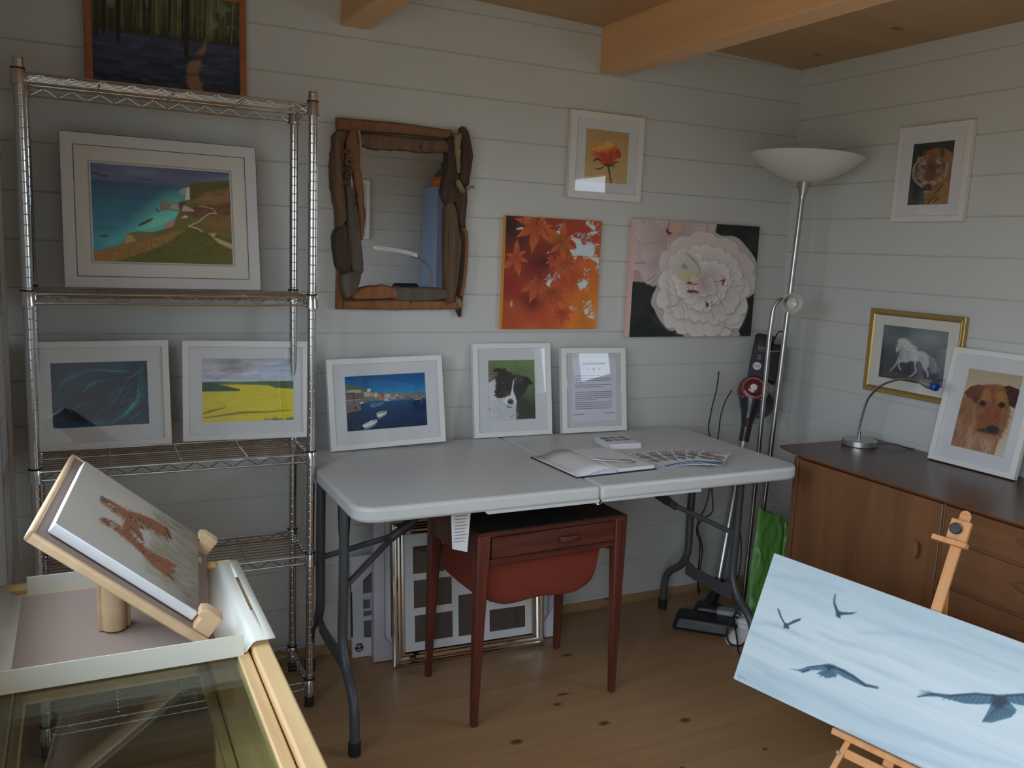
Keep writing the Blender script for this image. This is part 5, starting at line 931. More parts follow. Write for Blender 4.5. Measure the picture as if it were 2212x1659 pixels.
# on the right wall
picture('framed_tiger_print', 'white framed print of a tiger face hung on the right wall', 'picture', (XR-.025, -.6975, 1.617), R(-90), R(.2), 0, .300, .342, .0205, .021, PRINTF, (-.0885, .060, .0825, .281), art_tiger(), 1.8, group='framed pictures')
GOLD = mat('antique_gold', (.50, .34, .12, 1), rough=.38, metal=.75, bump=.1, bscale=120)
picture('framed_horse_print', 'gold framed picture of a white trotting horse behind the desk lamp', 'picture', (XR-.022, -.702, .972), R(-90), R(.4), 0, .408, .317, .022, .018, GOLD, (-.1425, .057, .14, .260), art_horse(), 2.2, MATCREAM, True, 'framed pictures', [(0, .018), (0, .001), (.002, 0), (.013, .0025), (.0145, .0012), (.017, .001), (.022, .006), (.022, .018)])
picture('framed_terrier_portrait', 'white framed portrait of a brown terrier leaning on the sideboard top', 'picture', (3.140, -1.04, .7865), R(-88.2), R(11), 0, .314, .402, .0205, .020, WHITE_LACQ, (-.089, .062, .103, .336), art_terrier(), 1.9, group='framed pictures', film=.24)

# ---------------------------------------------------------------- driftwood mirror
mir = thing('driftwood_mirror', 'mirror framed in rough driftwood pieces hung on the back wall', 'mirror', (1.475, 0, 1.233))
def rel(o, root): o.location = -Vector(root.location); return o
b = MB(); b.bx(1.29, 1.66, -.020, -.014, 1.28, 1.80)
rel(b.obj('looking_glass', mat('mirror_glass', (.62, .62, .62, 1), rough=.0, metal=1.0), mir, smooth=False), mir)
b = MB(); b.bx(1.25, 1.70, -.013, -.001, 1.25, 1.84); rel(b.obj('backing_board', BACKBOARD, mir), mir)
def dw(name, c0, c1):
    m = wood(name, sc(*c0, 1.9), sc(*c1, 1.9), axis='Z', fine=34, rough=.85, contrast=1.2, knots=.3, kscale=16)
    m.node_tree.nodes['Bump'].inputs['Strength'].default_value = .7; m.node_tree.nodes['Bump'].inputs['Distance'].default_value = .006
    return m
DWM = {'brown': dw('driftwood_brown', (64, 48, 36), (92, 72, 54)), 'grey': dw('driftwood_grey', (58, 52, 46), (84, 76, 66)), 'orange': dw('driftwood_orange', (92, 58, 36), (122, 80, 50)), 'dark': dw('driftwood_dark', (34, 26, 22), (70, 54, 42)), 'pale': dw('driftwood_pale', (96, 80, 60), (124, 104, 80)), 'board': dw('board_brown', (86, 60, 42), (106, 74, 52))}
PIECES = [
('board', [(1.237,1.856),(1.445,1.860),(1.641,1.854),(1.640,1.824),(1.445,1.824),(1.238,1.815)], -.035),
('brown', [(1.316,1.813),(1.475,1.813),(1.526,1.816),(1.612,1.816),(1.625,1.785),(1.613,1.775),(1.537,1.769),(1.443,1.769),(1.414,1.766),(1.319,1.772)], -.045),
('brown', [(1.231,1.810),(1.271,1.814),(1.261,1.766),(1.260,1.657),(1.267,1.599),(1.270,1.523),(1.238,1.502),(1.235,1.555),(1.223,1.613),(1.216,1.700),(1.222,1.762)], -.05),
('board', [(1.276,1.816),(1.308,1.816),(1.322,1.696),(1.300,1.690),(1.266,1.717),(1.264,1.754)], -.04),
('board', [(1.293,1.698),(1.320,1.696),(1.337,1.561),(1.330,1.474),(1.318,1.478),(1.308,1.593)], -.04),
('grey', [(1.267,1.641),(1.292,1.625),(1.311,1.537),(1.330,1.365),(1.300,1.347),(1.281,1.416),(1.270,1.582)], -.055),
('dark', [(1.251,1.515),(1.273,1.514),(1.280,1.472),(1.290,1.364),(1.244,1.363),(1.227,1.448),(1.231,1.487)], -.05),
('orange', [(1.244,1.521),(1.266,1.523),(1.270,1.233),(1.243,1.233)], -.025),
('orange', [(1.267,1.262),(1.491,1.269),(1.674,1.265),(1.700,1.237),(1.459,1.231),(1.267,1.234)], -.035),
('orange', [(1.300,1.299),(1.377,1.317),(1.437,1.310),(1.452,1.276),(1.304,1.268)], -.045),
('grey', [(1.437,1.312),(1.487,1.312),(1.630,1.309),(1.632,1.272),(1.454,1.265),(1.442,1.290)], -.045),
('dark', [(1.619,1.819),(1.655,1.827),(1.669,1.704),(1.665,1.615),(1.631,1.604),(1.610,1.647),(1.621,1.754)], -.045),
('pale', [(1.641,1.836),(1.655,1.843),(1.672,1.843),(1.672,1.788),(1.662,1.706),(1.648,1.764)], -.055),
('dark', [(1.671,1.861),(1.696,1.857),(1.718,1.770),(1.705,1.675),(1.693,1.670),(1.668,1.677),(1.674,1.789)], -.05),
('dark', [(1.609,1.656),(1.697,1.671),(1.700,1.535),(1.677,1.539),(1.660,1.610),(1.623,1.608)], -.04),
('brown', [(1.624,1.590),(1.660,1.599),(1.676,1.520),(1.688,1.443),(1.669,1.272),(1.649,1.270),(1.632,1.274)], -.045),
('grey', [(1.257,1.355),(1.320,1.361),(1.307,1.300),(1.272,1.269),(1.249,1.316)], -.065),
('pale', [(1.649,1.682),(1.659,1.678),(1.687,1.651),(1.678,1.641)], -.068),
('pale', [(1.669,1.287),(1.695,1.268),(1.698,1.245),(1.678,1.249)], -.05),
('dark', [(1.650,1.542),(1.706,1.545),(1.704,1.236),(1.678,1.257)], -.025),
]
def inflate(poly, yf, yb, seed, board=False):
    """rounded slab following an outline, with a knobbly front"""
    rng = random.Random(seed)
    if board:
        pts = []
        for i in range(len(poly)):
            p, q = Vector(poly[i]), Vector(poly[(i+1) % len(poly)]); m_ = max(1, int((q-p).length/.012))
            pts += [tuple(p.lerp(q, k/m_)) for k in range(m_)]
    else: pts = catmull(poly, 5, True)
    n = len(pts); cx = sum(p[0] for p in pts)/n; cz = sum(p[1] for p in pts)/n
    import mathutils.noise as mn
    b = MB(); rings = []
    P = [Vector((x, z)) for x, z in pts]
    area = sum(P[i].x*P[(i+1) % n].y-P[(i+1) % n].x*P[i].y for i in range(n)); sgn = 1 if area > 0 else -1
    nor = []
    for i in range(n):
        d = (P[(i+1) % n]-P[i-1]).normalized(); nor.append(Vector((-d.y, d.x))*sgn)
    th = abs(yf-yb)
    for ins, f in ((0, 0), (0, .55), (.0015, .8), (.0045, .95), (.008, 1.0)):
        r = []
        for i in range(n):
            q = P[i]+nor[i]*ins; nz = mn.noise(Vector((q.x*38, q.y*14, seed*3.1)))
            q2 = P[i]+nor[i]*(ins + (.0008 if board else .0042)*mn.noise(Vector((q.x*70, q.y*45, seed))) + (0 if board else .0018*mn.noise(Vector((q.x*220, q.y*160, seed))))) ; r.append(b.b.verts.new((q2.x, yb+(yf-yb)*f-(.006*nz if f > .5 else 0), q2.y)))
        rings.append(r)
    for q, w in zip(rings, rings[1:]):
        for i in range(n): b.b.faces.new((q[i], q[(i+1) % n], w[(i+1) % n], w[i]))
    f = b.b.faces.new(rings[-1]); b.b.faces.new(rings[0][::-1])
    bmesh.ops.triangulate(b.b, faces=[f])
    return b
DBUMP = {}
for i, (m_, poly, y) in enumerate(PIECES):
    rel(inflate(poly, y, -.012, i+1, i in (0, 7, 8)).obj('driftwood_piece', DWM[m_], mir, angle=70), mir)
b = MB(); b.tube(catmull([(1.684, -.050, 1.520), (1.697, -.052, 1.506), (1.702, -.05, 1.444), (1.698, -.05, 1.352), (1.690, -.048, 1.285)], 5), [.006]*21, 8); rel(b.obj('twig', DWM['orange'], mir), mir)
b = MB(); b.tube(catmull([(1.305, -.052, 1.817), (1.312, -.053, 1.770), (1.314, -.05, 1.690)], 5), .0045, 7); rel(b.obj('twig', DWM['pale'], mir), mir)
b = MB(); b.tube(catmull([(1.700, -.035, 1.655), (1.716, -.045, 1.668), (1.722, -.05, 1.662)], 4), .004, 6); rel(b.obj('twig', DWM['pale'], mir), mir)
for x, z_, r in ((1.272, 1.716, .012), (1.267, 1.749, .009), (1.271, 1.672, .009), (1.299, 1.302, .011)):
    b = MB(); M = Matrix.Translation((x, -.055, z_)) @ Matrix.Rotation(R(90), 4, 'X')
    b.lathe([(r*1.25, -.03), (r*1.15, .002), (r*.9, .009), (r*.62, .008), (r*.45, -.002), (.0001, -.004)], 14, M); rel(b.obj('knot_ring', DWM['brown'], mir), mir)

# ---------------------------------------------------------------- folding table
X0, X1, Y0, Y1, XH = 1.104, 2.672, -.768, -.052, 1.858
tab = thing('folding_table', 'long grey white plastic folding table against the back wall', 'table', ((X0+X1)/2, (Y0+Y1)/2, 0))
def rcorner(cx, cy, r, a0, a1, n=7): return [(cx+r*math.cos(R(a0+(a1-a0)*i/n)), cy+r*math.sin(R(a0+(a1-a0)*i/n))) for i in range(n+1)]
rr = .065
left = [(XH-.0015, Y0), (XH-.0015, Y1)] + rcorner(X0+rr, Y1-rr, rr, 90, 180) + rcorner(X0+rr, Y0+rr, rr, 180, 270)
right = [(XH+.0015, Y1), (XH+.0015, Y0)] + rcorner(X1-rr, Y0+rr, rr, 270, 360) + rcorner(X1-rr, Y1-rr, rr, 0, 90)
for poly in (left, right):
    b = MB(); b.prism(poly, T-.044, T, 'XY'); rel(b.obj('tabletop', TABLETOP, tab, bevel=.011, seg=4), tab)
for xa, xb in ((1.475, XH-.002), (XH+.002, 2.24)):
    for ya in (Y0+.004, Y1-.03):
        b = MB(); b.prism([(xa, T-.040), (xa+.012, T-.051), (xb, T-.051), (xb, T-.040)], ya, ya+.026, 'XZ'); rel(b.obj('rim_lip', TABLETOP, tab, smooth=False), tab)
b = MB(); b.tube([(XH+.014*math.cos(a), Y0+.012, T-.046+.013*math.sin(a)) for a in np.linspace(-3.3, .4, 12)], .0028, 6)
rel(b.obj('hinge', CHROME, tab), tab)
b = MB(); b.tube([(XH, Y0+.08, T-.052), (XH, Y1-.08, T-.052)], .012, 8); rel(b.obj('hinge_bar', TUBEGREY, tab), tab)
for x, s in ((1.140, 1), (2.617, -1)):
    for sy in (-1, 1):
        c = -.388
        pts = catmull([(x, c+sy*.136, T-.045), (x, c+sy*.136, .45), (x, c+sy*.132, .33), (x, c+sy*.140, .275), (x, c+sy*.175, .222), (x, c+sy*.235, .178), (x, c+sy*.264, .135), (x, c+sy*.271, .07), (x, c+sy*.272, .03)], 6)
        b = MB(); b.tube(pts, .0152, 12); lg = b.obj('leg', TUBEGREY, tab); rel(lg, tab)
        b = MB(); b.lathe([(.017, 0), (.0185, .003), (.0180, .040), (.0155, .042)], 14, Matrix.Translation((x, c+sy*.272, 0))); b.obj('leg_cap', BLACKM, lg)
        b = MB(); b.lathe([(.0001, -.004), (.004, -.003), (.0055, 0)], 10, Matrix.Translation((x-s*0-.0155*1, c+sy*.136, .452)) @ Matrix.Rotation(R(-90), 4, 'Y')); b.obj('rivet', CHROME, lg)
    b = MB(); b.prism([(-.525, .200), (-.525, .262), (-.47, .245), (-.306, .245), (-.25, .262), (-.25, .200), (-.306, .195), (-.47, .195)], x-.004, x+.004, 'YZ'); rel(b.obj('cross_plate', TUBEGREY, tab, bevel=.002), tab)
    J = Vector((x+s*.185, -.388, .540)); E_ = Vector((x+s*.40, -.388, T-.06)); D_ = Vector((x+s*.245, -.388, .578))
    b = MB()
    for sy in (-1, 1): b.tube([(x, -.388+sy*.136, .452), tuple(J+Vector((0, sy*.010, 0)))], .0095, 8)
    b.tube([tuple(J-Vector((s*.006, 0, .005))), tuple(D_)], .0145, 10); rel(b.obj('brace', TUBEGREY, tab), tab)
    b = MB(); b.tube([tuple(J.lerp(D_, .55)), tuple(D_+Vector((s*.02, 0, .012)))], .018, 10); b.tube([tuple(D_), tuple(E_)], .0115, 8); rel(b.obj('brace_link', DGREY, tab), tab)
b = MB(); b.prism([(-.325, .70), (-.415, .70), (-.42, .64), (-.408, .56), (-.38, .548), (-.345, .552), (-.335, .60), (-.330, .66)], 1.172, 1.190, 'YZ'); rel(b.obj('carry_handle', BLACK, tab, bevel=.003), tab)
b = MB(); b.prism([(1.408, .60), (1.455, .585), (1.462, .715), (1.400, .715)], -.700, -.6985, 'XZ'); wl_ = b.obj('warning_label', PAPER, tab, smooth=False); rel(wl_, tab)
b = MB()
for k in range(9): b.bx(1.412, 1.412+.040-.004*(k % 3), -.7008, -.7006, .695-k*.0095, .698-k*.0095)
b.obj('label_print', mat('grey_print', (.35, .33, .35, 1), rough=.8), wl_, smooth=False)

# ---------------------------------------------------------------- things on the table
nb = thing('open_notebook', 'open notebook with blank pages on the white table', 'notebook', (1.985, -.50, T), R(3))
def page_arc(w, n, h, s):
    return [(s*w*i/n, .004+h*math.sin(PI*min(1, (i/n)*1.15+.08))*(1-.55*i/n)) for i in range(n+1)]
b = MB(); b.bx(-.162, .152, -.158, .125, 0, .003); b.obj('cover', mat('navy_cloth', (.012, .013, .03, 1), rough=.7), nb, bevel=.001)
b = MB(); b.bx(.002, .146, -.152, .12, .003, .0145); b.obj('page_block', PAPER, nb, bevel=.0015)
for k, hh in enumerate((.019, .014, .008)):
    b = MB(); arc = page_arc(.158-.004*k, 16, hh, -1)
    b.grid(lambda u, v: (arc[int(round(u*16))][0], -.152+.272*v+.004*math.sin(u*3)*k, arc[int(round(u*16))][1]+.004*v*(1-u)), 17, 5)
    b.obj('loose_page', PAPER, nb, solid=.0012)
b = MB(); b.prism([(x, z) for x, z in page_arc(.156, 14, .006, -1)] + [(-.156, .003), (0, .003)], -.150, .118, 'XZ'); b.obj('page_block', PAPER, nb)
pen = thing('ballpoint_pen', 'silver ballpoint pen lying on the open notebook', 'pen', (2.030, -.568, T+.0185), R(-32))
b = MB(); b.lathe([(.0006, -.070), (.0018, -.066), (.0042, -.052), (.0046, -.03), (.0046, .055), (.0040, .058)], 12, Matrix.Rotation(R(90), 4, 'Y')); b.obj('barrel', SILVER, pen)
b = MB(); b.lathe([(.0026, .058), (.0026, .068), (.0018, .070)], 10, Matrix.Rotation(R(90), 4, 'Y')); b.tube([(.020, 0, .0058), (.056, 0, .0062), (.056, 0, .004)], .0011, 6); b.obj('clip', STEEL, pen)
# postcards
def art_card():
    a = Art(90, 90, None, (188, 186, 188)); rng = random.Random(8)
    for i in range(3):
        for j in range(3):
            if j == 2: continue
            c = [(70, 72, 78), (88, 92, 100), (84, 70, 62), (62, 66, 72), (96, 100, 108), (106, 58, 46)][i+3*j]; x, y = .05+i*.32, .05+j*.3
            a.poly([(x, y), (x+.27, y), (x+.27, y+.25), (x, y+.25)], c, 1, .006)
            for k in range(8): a.blob(x+rng.uniform(.05, .22), y+rng.uniform(.04, .2), .06, .02, tuple(int(v*rng.uniform(.6, 1.6)) for v in c), .7)
    return a
card = None
for k in range(10):
    rz = R(-6+random.uniform(-2.5, 2.5)); px = 2.220+random.uniform(-.003, .003); py = -.302+random.uniform(-.003, .003)
    if k < 9:
        if card is None:
            card = thing('postcard', 'white postcard lower in the small stack behind the notebook', 'postcard', group='postcards in the stack'); b = MB(); b.bx(-.062, .062, -.062, .062, 0, .0018); b.obj('card', PAPER, card); q = card
        else: q = copy_tree(card)
    else:
        q = copy_tree(card); q['label'] = 'top postcard of the small stack, printed with small pictures'
        art_card().mesh('printed_picture', -.058, -.058, .058, .058, .00185, paint_mat('gloss_print', .35, .5), q, 1.6, True)
    q.location = (px, py, T+.0003+k*.0019); q.rotation_euler = (0, 0, rz)
# leaflets fanned out
def art_leaflet():
    a = Art(70, 140, None, (186, 188, 192))
    a.poly([(0, .86), (.4, .84), (1, .72), (1, 1), (0, 1)], (52, 96, 150), 1, .01); a.poly([(0, .84), (.4, .81), (1, .66), (1, .71), (.4, .86), (0, .89)], (206, 210, 214), 1, .008)
    for cx, cy, rx, ry, c in ((.30, .36, .26, .10, (92, 94, 98)), (.72, .44, .24, .09, (110, 112, 116)), (.3, .60, .28, .09, (98, 96, 96)), (.72, .62, .26, .06, (130, 74, 60)), (.3, .2, .22, .06, (140, 142, 148))): a.blob(cx, cy, rx, ry, c, 1, .2, .8)
    rng = random.Random(2)
    for k in range(60): a.blob(rng.uniform(.1, .9), rng.uniform(.3, .68), .07, .016, rng.choice([(60, 62, 66), (170, 172, 176), (120, 118, 116)]), .5, rng.uniform(-.5, .5))
    return a
LA = art_leaflet(); lf0 = None
BLUEINK = mat('navy_ink', (.02, .025, .06, 1), rough=.6)
order = ['leftmost leaflet of the fan on the white table', 'second leaflet from the left in the fan on the table', 'third leaflet from the left in the fan on the table', 'fourth leaflet from the left in the fan on the table', 'second leaflet from the right in the fan on the table', 'rightmost leaflet of the fan, lying on top with its title showing']
for k in range(6):
    ang = [97, 86, 75, 64, 53, 41][k]; bx_, by_ = 2.243+.0162*k, -.632-.0090*k
    if lf0 is None:
        lf0 = q = thing('leaflet', order[0], 'leaflet', group='leaflets fanned on the table'); b = MB(); b.bx(-.049, .049, 0, .205, 0, .0012); b.obj('sheet', PAPER, q)
        LA.mesh('printed_front', -.049, 0, .049, .205, .00135, paint_mat('gloss_print', .35, .5), q, 1.6, True)
        text_obj('title', 'OPEN', .026, BLUEINK, q, (0, .186, .0015), Matrix.Identity(3), 'CENTER', 0, .0001, 1.15); text_obj('title', 'STUDIOS', .013, BLUEINK, q, (0, .168, .0015), Matrix.Identity(3), 'CENTER', 0, .0001, 1.2)
    else: q = copy_tree(lf0); q['label'] = order[k]
    q.location = (bx_, by_, T+.0006+k*.0026); q.rotation_euler = (0, 0, R(ang-90))

# ---------------------------------------------------------------- sewing table with fabric pouch
sw = thing('sewing_table', 'small red brown teak sewing table with orange red fabric pouch under the white table', 'table', (1.7685, -.464, 0), .0447)
w2, d2, zt = .273, .189, .620
def leg_b(sx, sy):
    b = MB(); o = .004; x, y = sx*w2, sy*d2; fx, fy = sx*(w2-.004), sy*(d2-.003)
    tp = [(x, y), (x-sx*.046, y), (x-sx*.046, y-sy*.040), (x, y-sy*.040)]; bt = [(fx, fy), (fx-sx*.021, fy), (fx-sx*.021, fy-sy*.020), (fx, fy-sy*.020)]
    if sx*sy < 0: tp = tp[::-1]; bt = bt[::-1]
    b.hexa([(p[0], p[1], 0) for p in bt], [(p[0], p[1], .612) for p in tp]); return b
for sx in (-1, 1):
    for sy in (-1, 1): leg_b(sx, sy).obj('leg', TEAKV, sw, bevel=.005)
b = MB(); b.bx(-w2+.03, w2-.03, d2-.022, d2-.004, .515, .612); b.bx(-w2+.004, -w2+.022, -d2+.02, d2-.02, .515, .612); b.bx(w2-.022, w2-.004, -d2+.02, d2-.02, .515, .612); b.bx(-w2+.03, w2-.03, -d2+.012, -d2+.03, .513, .532); b.bx(-w2+.03, w2-.03, -d2+.004, -d2+.02, .604, .613)
b.obj('apron', TEAK, sw, bevel=.002)
b = MB(); b.prism([(-w2, -d2), (w2, -d2), (w2, d2), (-w2, d2)], .609, .6195, 'XY'); b.obj('table_edge', TEAK, sw, bevel=.006)
b = MB(); b.prism([(-w2+.007, -d2+.007), (w2-.007, -d2+.007), (w2-.007, d2-.007), (-w2+.007, d2-.007)], .6188, .6212, 'XY'); b.obj('black_top', mat('black_vinyl', (.014, .014, .016, 1), rough=.5, bump=.05, bscale=200), sw, bevel=.001)
b = MB(); b.bx(-.222, .226, -d2+.003, -d2+.018, .536, .602); dr = b.obj('drawer', TEAK, sw, bevel=.0025)
b = MB(); b.bx(-.20, .20, -d2+.018, d2-.03, .54, .598); b.obj('drawer_box', TEAK, dr)
b = MB()
b.grid(lambda u, v: (.047+.033*math.cos(PI*u+PI), -d2+.004-.020*math.sin(PI*u)*(1 if v > .01 else 1), .560+.016*v+.004*math.sin(PI*u)), 17, 5); b.obj('drawer_pull', TEAK, dr, solid=.007)
POUCH = mat('red_orange_cloth', sc(100, 38, 24, 1.5), rough=.9, bump=.25, bscale=160, var=.08, vscale=9)
def pouch(u, v):
    # u round the section (front top -> bottom -> back top), v along x
    x = -.236 + .442*v
    prof = catmull([(-.150, .535), (-.152, .45), (-.150, .385), (-.125, .366), (0, .360), (.110, .366), (.140, .39), (.143, .45), (.142, .535)], 4); k = u*(len(prof)-1); i = min(int(k), len(prof)-2); f = k-i
    y = prof[i][0]*(1-f)+prof[i+1][0]*f; z = prof[i][1]*(1-f)+prof[i+1][1]*f
    e = min(v, 1-v); bul = math.sin(PI*v); z = .535-(.535-z)*(.80+.22*min(1, (e*5))**.6) ; z += .006*math.sin(v*13+u*5)*(1-abs(2*u-1)); y *= .95+.06*bul
    if v > .86: x -= .030*((v-.86)/.14)**2*(.535-z)/.17
    return (x, y, z)
b = MB(); b.grid(pouch, 33, 25)
ends = []
for v in (0, 1):
    ring = [pouch(i/32, v) for i in range(33)]; vs_ = [b.b.verts.new(p) for p in ring]; b.b.faces.new(vs_)
b.obj('fabric_pouch', POUCH, sw, angle=60)
b = MB(); b.bx(.225, .245, -.150, .15, .498, .514); b.bx(-.245, -.230, -.15, .15, .498, .514); b.obj('pouch_rail', TEAK, sw)

# ---------------------------------------------------------------- frames stored under the table
cf = thing('multi_aperture_frame', 'chrome edged multi picture frame with empty brown windows under the table', 'picture frame', (1.698, -.228, .0030), lean_rot(R(-2.75), R(6.9), 0))
W_, H_ = .583, .507
b = MB(); b.rect_ring(-W_/2, W_/2, 0, H_, [(0, .022), (0, .004), (.003, 0), (.008, -.002), (.012, .001), (.0135, .004), (.016, .0035), (.021, -.001), (.027, -.002), (.033, .001), (.0355, .005), (.038, .0045), (.043, .004), (.047, .008), (.047, .022)]); b.obj('frame_moulding', CHROME_D, cf, angle=24)
APS = [(-.212, .320, -.096, .417), (-.210, .198, -.070, .296), (-.208, .077, -.068, .171), (-.045, .075, .050, .2245), (.075, .075, .217, .155), (-.066, .320, .060, .417), (.088, .320, .217, .417), (.075, .185, .217, .290)]
b = MB(); b.bx(-.249, .249, .0120, .0128, .040, .467); b.obj('mat_board', MATBOARD, cf)
b = MB(); b2 = MB()
for u0, v0, u1, v1 in APS:
    b.bx(u0, u1, .0112, .0119, v0, v1)
    b2.rect_ring(u0-.004, u1+.004, v0-.004, v1+.004, [(0, .0119), (.0012, .0110), (.003, .0110), (.004, .0116)], False)
b.obj('empty_window', mat('brown_card', (.075, .058, .048, 1), rough=.7), cf, smooth=False); b2.obj('bevel_edge', PAPER, cf, smooth=False)
b = MB(); b.bx(-.247, .247, .0086, .0098, .042, .465); b.obj('glass_pane', GLASS, cf)
b = MB(); b.bx(-.285, .285, .019, .0215, .006, .50); b.obj('backing_board', BACKBOARD, cf)
LIL = mat('lilac_grey_wrap', sc(158, 148, 160, 1.65), rough=.6)
lf = thing('boxed_picture_frame', 'lilac grey wrapped deep picture frame standing behind the chrome multi frame', 'picture frame', (1.715, -.170, .0048), lean_rot(R(-3.6), R(4.0), 0))
b = MB(); b.rect_ring(-.357, .357, 0, .56, [(0, .036), (0, .001), (.001, 0), (.036, 0), (.037, .001), (.037, .036)]); b.obj('frame_moulding', LIL, lf)
b = MB(); b.bx(-.322, .322, .018, .022, .034, .526); b.obj('picture_sheet', MATBOARD, lf)
CARDB = mat('white_corner_card', sc(176, 176, 184, 1.7), rough=.7)
for s in (-1, 1):
    b = MB(); x = s*.3578
    b.hexa(*[[(x, y, 0), (x-s*.10, y, 0), (x-s*.088, y, .02), (x, y, .135)] if s < 0 else [(x-s*.10, y, 0), (x, y, 0), (x, y, .135), (x-s*.088, y, .02)] for y in (-.0016, .0375)])
    b.obj('corner_protector', LIL if s < 0 else CARDB, lf, smooth=False)
hf = thing('letter_photo_frame', 'white letter photo frame in cardboard corners against the wall under the table', 'picture frame', (1.5015, -.088, .0028), lean_rot(R(-1), R(6.5), 0))
b = MB(); b.rect_ring(-.2, .2, 0, .36, [(0, .020), (0, .001), (.001, 0), (.040, 0), (.041, .001), (.041, .020)]); b.obj('frame_moulding', mat('blue_white_lacquer', (.66, .72, .76, 1), rough=.45), hf)
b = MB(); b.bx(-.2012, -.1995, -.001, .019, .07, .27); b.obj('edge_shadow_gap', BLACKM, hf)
b = MB()
for z0_ in (.142, .225): b.bx(-.16, .16, -.0005, .010, z0_-.016, z0_)
b.obj('cross_bar', mat('blue_white_lacquer', (.66, .72, .76, 1)), hf)
b = MB(); b.bx(-.162, .162, .012, .014, .04, .32); b.obj('grey_insert', mat('mid_grey_card', (.18, .18, .19, 1), rough=.8, var=.3, vscale=12), hf)
text_obj('letter', 'H', .085, mat('white_letter', (.7, .72, .74, 1)), hf, (-.125, .0105, .183), Matrix.Rotation(R(90), 3, 'X') @ Matrix.Rotation(R(90), 3, 'Z'), 'CENTER', 0, .001)
b = MB(); b.prism([(-.203, .362), (-.06, .362), (-.203, .235)], -.003, -.0015, 'XZ'); b.prism([(-.203, .0), (-.203, .075), (-.112, .062), (-.135, -.002)], -.003, -.0015, 'XZ')
cp = b.obj('corner_protector', CARDB, hf, smooth=False)
NAVY = mat('navy_sticker', (.012, .02, .11, 1), rough=.5); REDS = mat('red_sticker', (.30, .05, .04, 1), rough=.5); WHT = mat('sticker_white', (.8, .8, .8, 1), rough=.5)
def disc_half(r, a0, a1): return [(r*math.cos(R(a0+(a1-a0)*i/18)), r*math.sin(R(a0+(a1-a0)*i/18))) for i in range(19)]
sx_, sz_ = -.178, .034
b = MB(); b.prism([(sx_+x, sz_+z_) for x, z_ in disc_half(.016, -12, 192)], -.0037, -.0032, 'XZ'); st = b.obj('price_sticker', NAVY, cp, smooth=False)
hf_st = st
b = MB(); b.prism([(sx_+x, sz_+z_) for x, z_ in disc_half(.016, 192, 348)], -.0037, -.0032, 'XZ'); b.obj('price_sticker', REDS, cp, smooth=False)
Mup = Matrix.Rotation(R(180), 3, 'Y') @ Matrix.Rotation(R(90), 3, 'X')
for bod, s_, dx, dz in (('£', .009, .0095, .005), ('4', .020, .001, .006), ('99', .009, -.0095, .007), ('bm', .012, 0, -.009)):
    o = text_obj('sticker_print', bod, s_, WHT, cp, (sx_+dx, -.0039, sz_+dz), Mup, 'CENTER', 0, .0001)

# ---------------------------------------------------------------- sideboard
sb = thing('sideboard', 'long walnut teak sideboard with a door and drawers along the right wall', 'sideboard', (3.0, -1.45, 0))
YE = -2.30
b = MB(); b.bx(2.776, 3.225, YE+.10, -.645, .155, .765); rel(b.obj('carcass', SIDEB, sb, bevel=.003), sb)
top_poly = [(3.232, -.560), (2.765, -.552), (2.748, -.565), (2.735, -.595), (2.718, -.66), (2.712, -.80), (2.710, -1.4), (2.714, YE+.1), (2.735, YE+.03), (2.765, YE), (3.232, YE)]
b = MB(); n = len(top_poly); c = Vector((3.0, -1.43))
A = [b.b.verts.new((x, y, .786)) for x, y in top_poly]; B = [b.b.verts.new((x+(.004 if x < 3.2 else 0), y, .781)) for x, y in top_poly]
Cc = [b.b.verts.new((min(3.232, x+(.045 if x < 3.2 else 0)), y*(1-.0)+(-.05 if y > -1 else (.05 if y < -2 else 0)), .764)) for x, y in top_poly]
for P_, Q_ in ((A, B), (B, Cc)):
    for i in range(n): b.b.faces.new((P_[i], P_[(i+1) % n], Q_[(i+1) % n], Q_[i]))
b.b.faces.new(A); b.b.faces.new(Cc[::-1])
b.b.faces.ensure_lookup_table()
ob = b.obj('top', SIDETOP, sb, smooth=False); rel(ob, sb)
ob.data.materials.append(SIDEDGE)
for p in ob.data.polygons:
    if abs(p.normal.z) < .95: p.material_index = 1
b = MB(); b.bx(2.752, 2.80, -.660, -.640, .155, .765); b.bx(2.752, 2.80, YE+.10, YE+.12, .155, .765); b.bx(2.758, 2.80, -1.2515, -1.2455, .155, .765); b.bx(2.764, 2.80, -1.87, -.66, .155, .172); rel(b.obj('face_frame', SIDEB, sb, bevel=.002), sb)
def pull(y, z, ry, rz):
    b = MB(); M = Matrix.Translation((2.752, y, z)) @ Matrix.Rotation(R(-90), 4, 'Y') @ Matrix.Diagonal((rz, ry, 1, 1)); b.lathe([(.55, 0), (.7, .006), (1.0, .016), (.92, .021), (.0001, .023)], 24, M); return b
for y0, y1 in ((-1.244, -.662), (YE+.12, -1.862)):
    b = MB(); b.bx(2.756, 2.776, y0, y1, .172, .760); d_ = b.obj('door', SIDEB, sb, bevel=.003); rel(d_, sb)
    pull(-1.180 if y0 > -1.5 else -1.93, .601, .014, .029).obj('door_pull', SIDEB, d_)
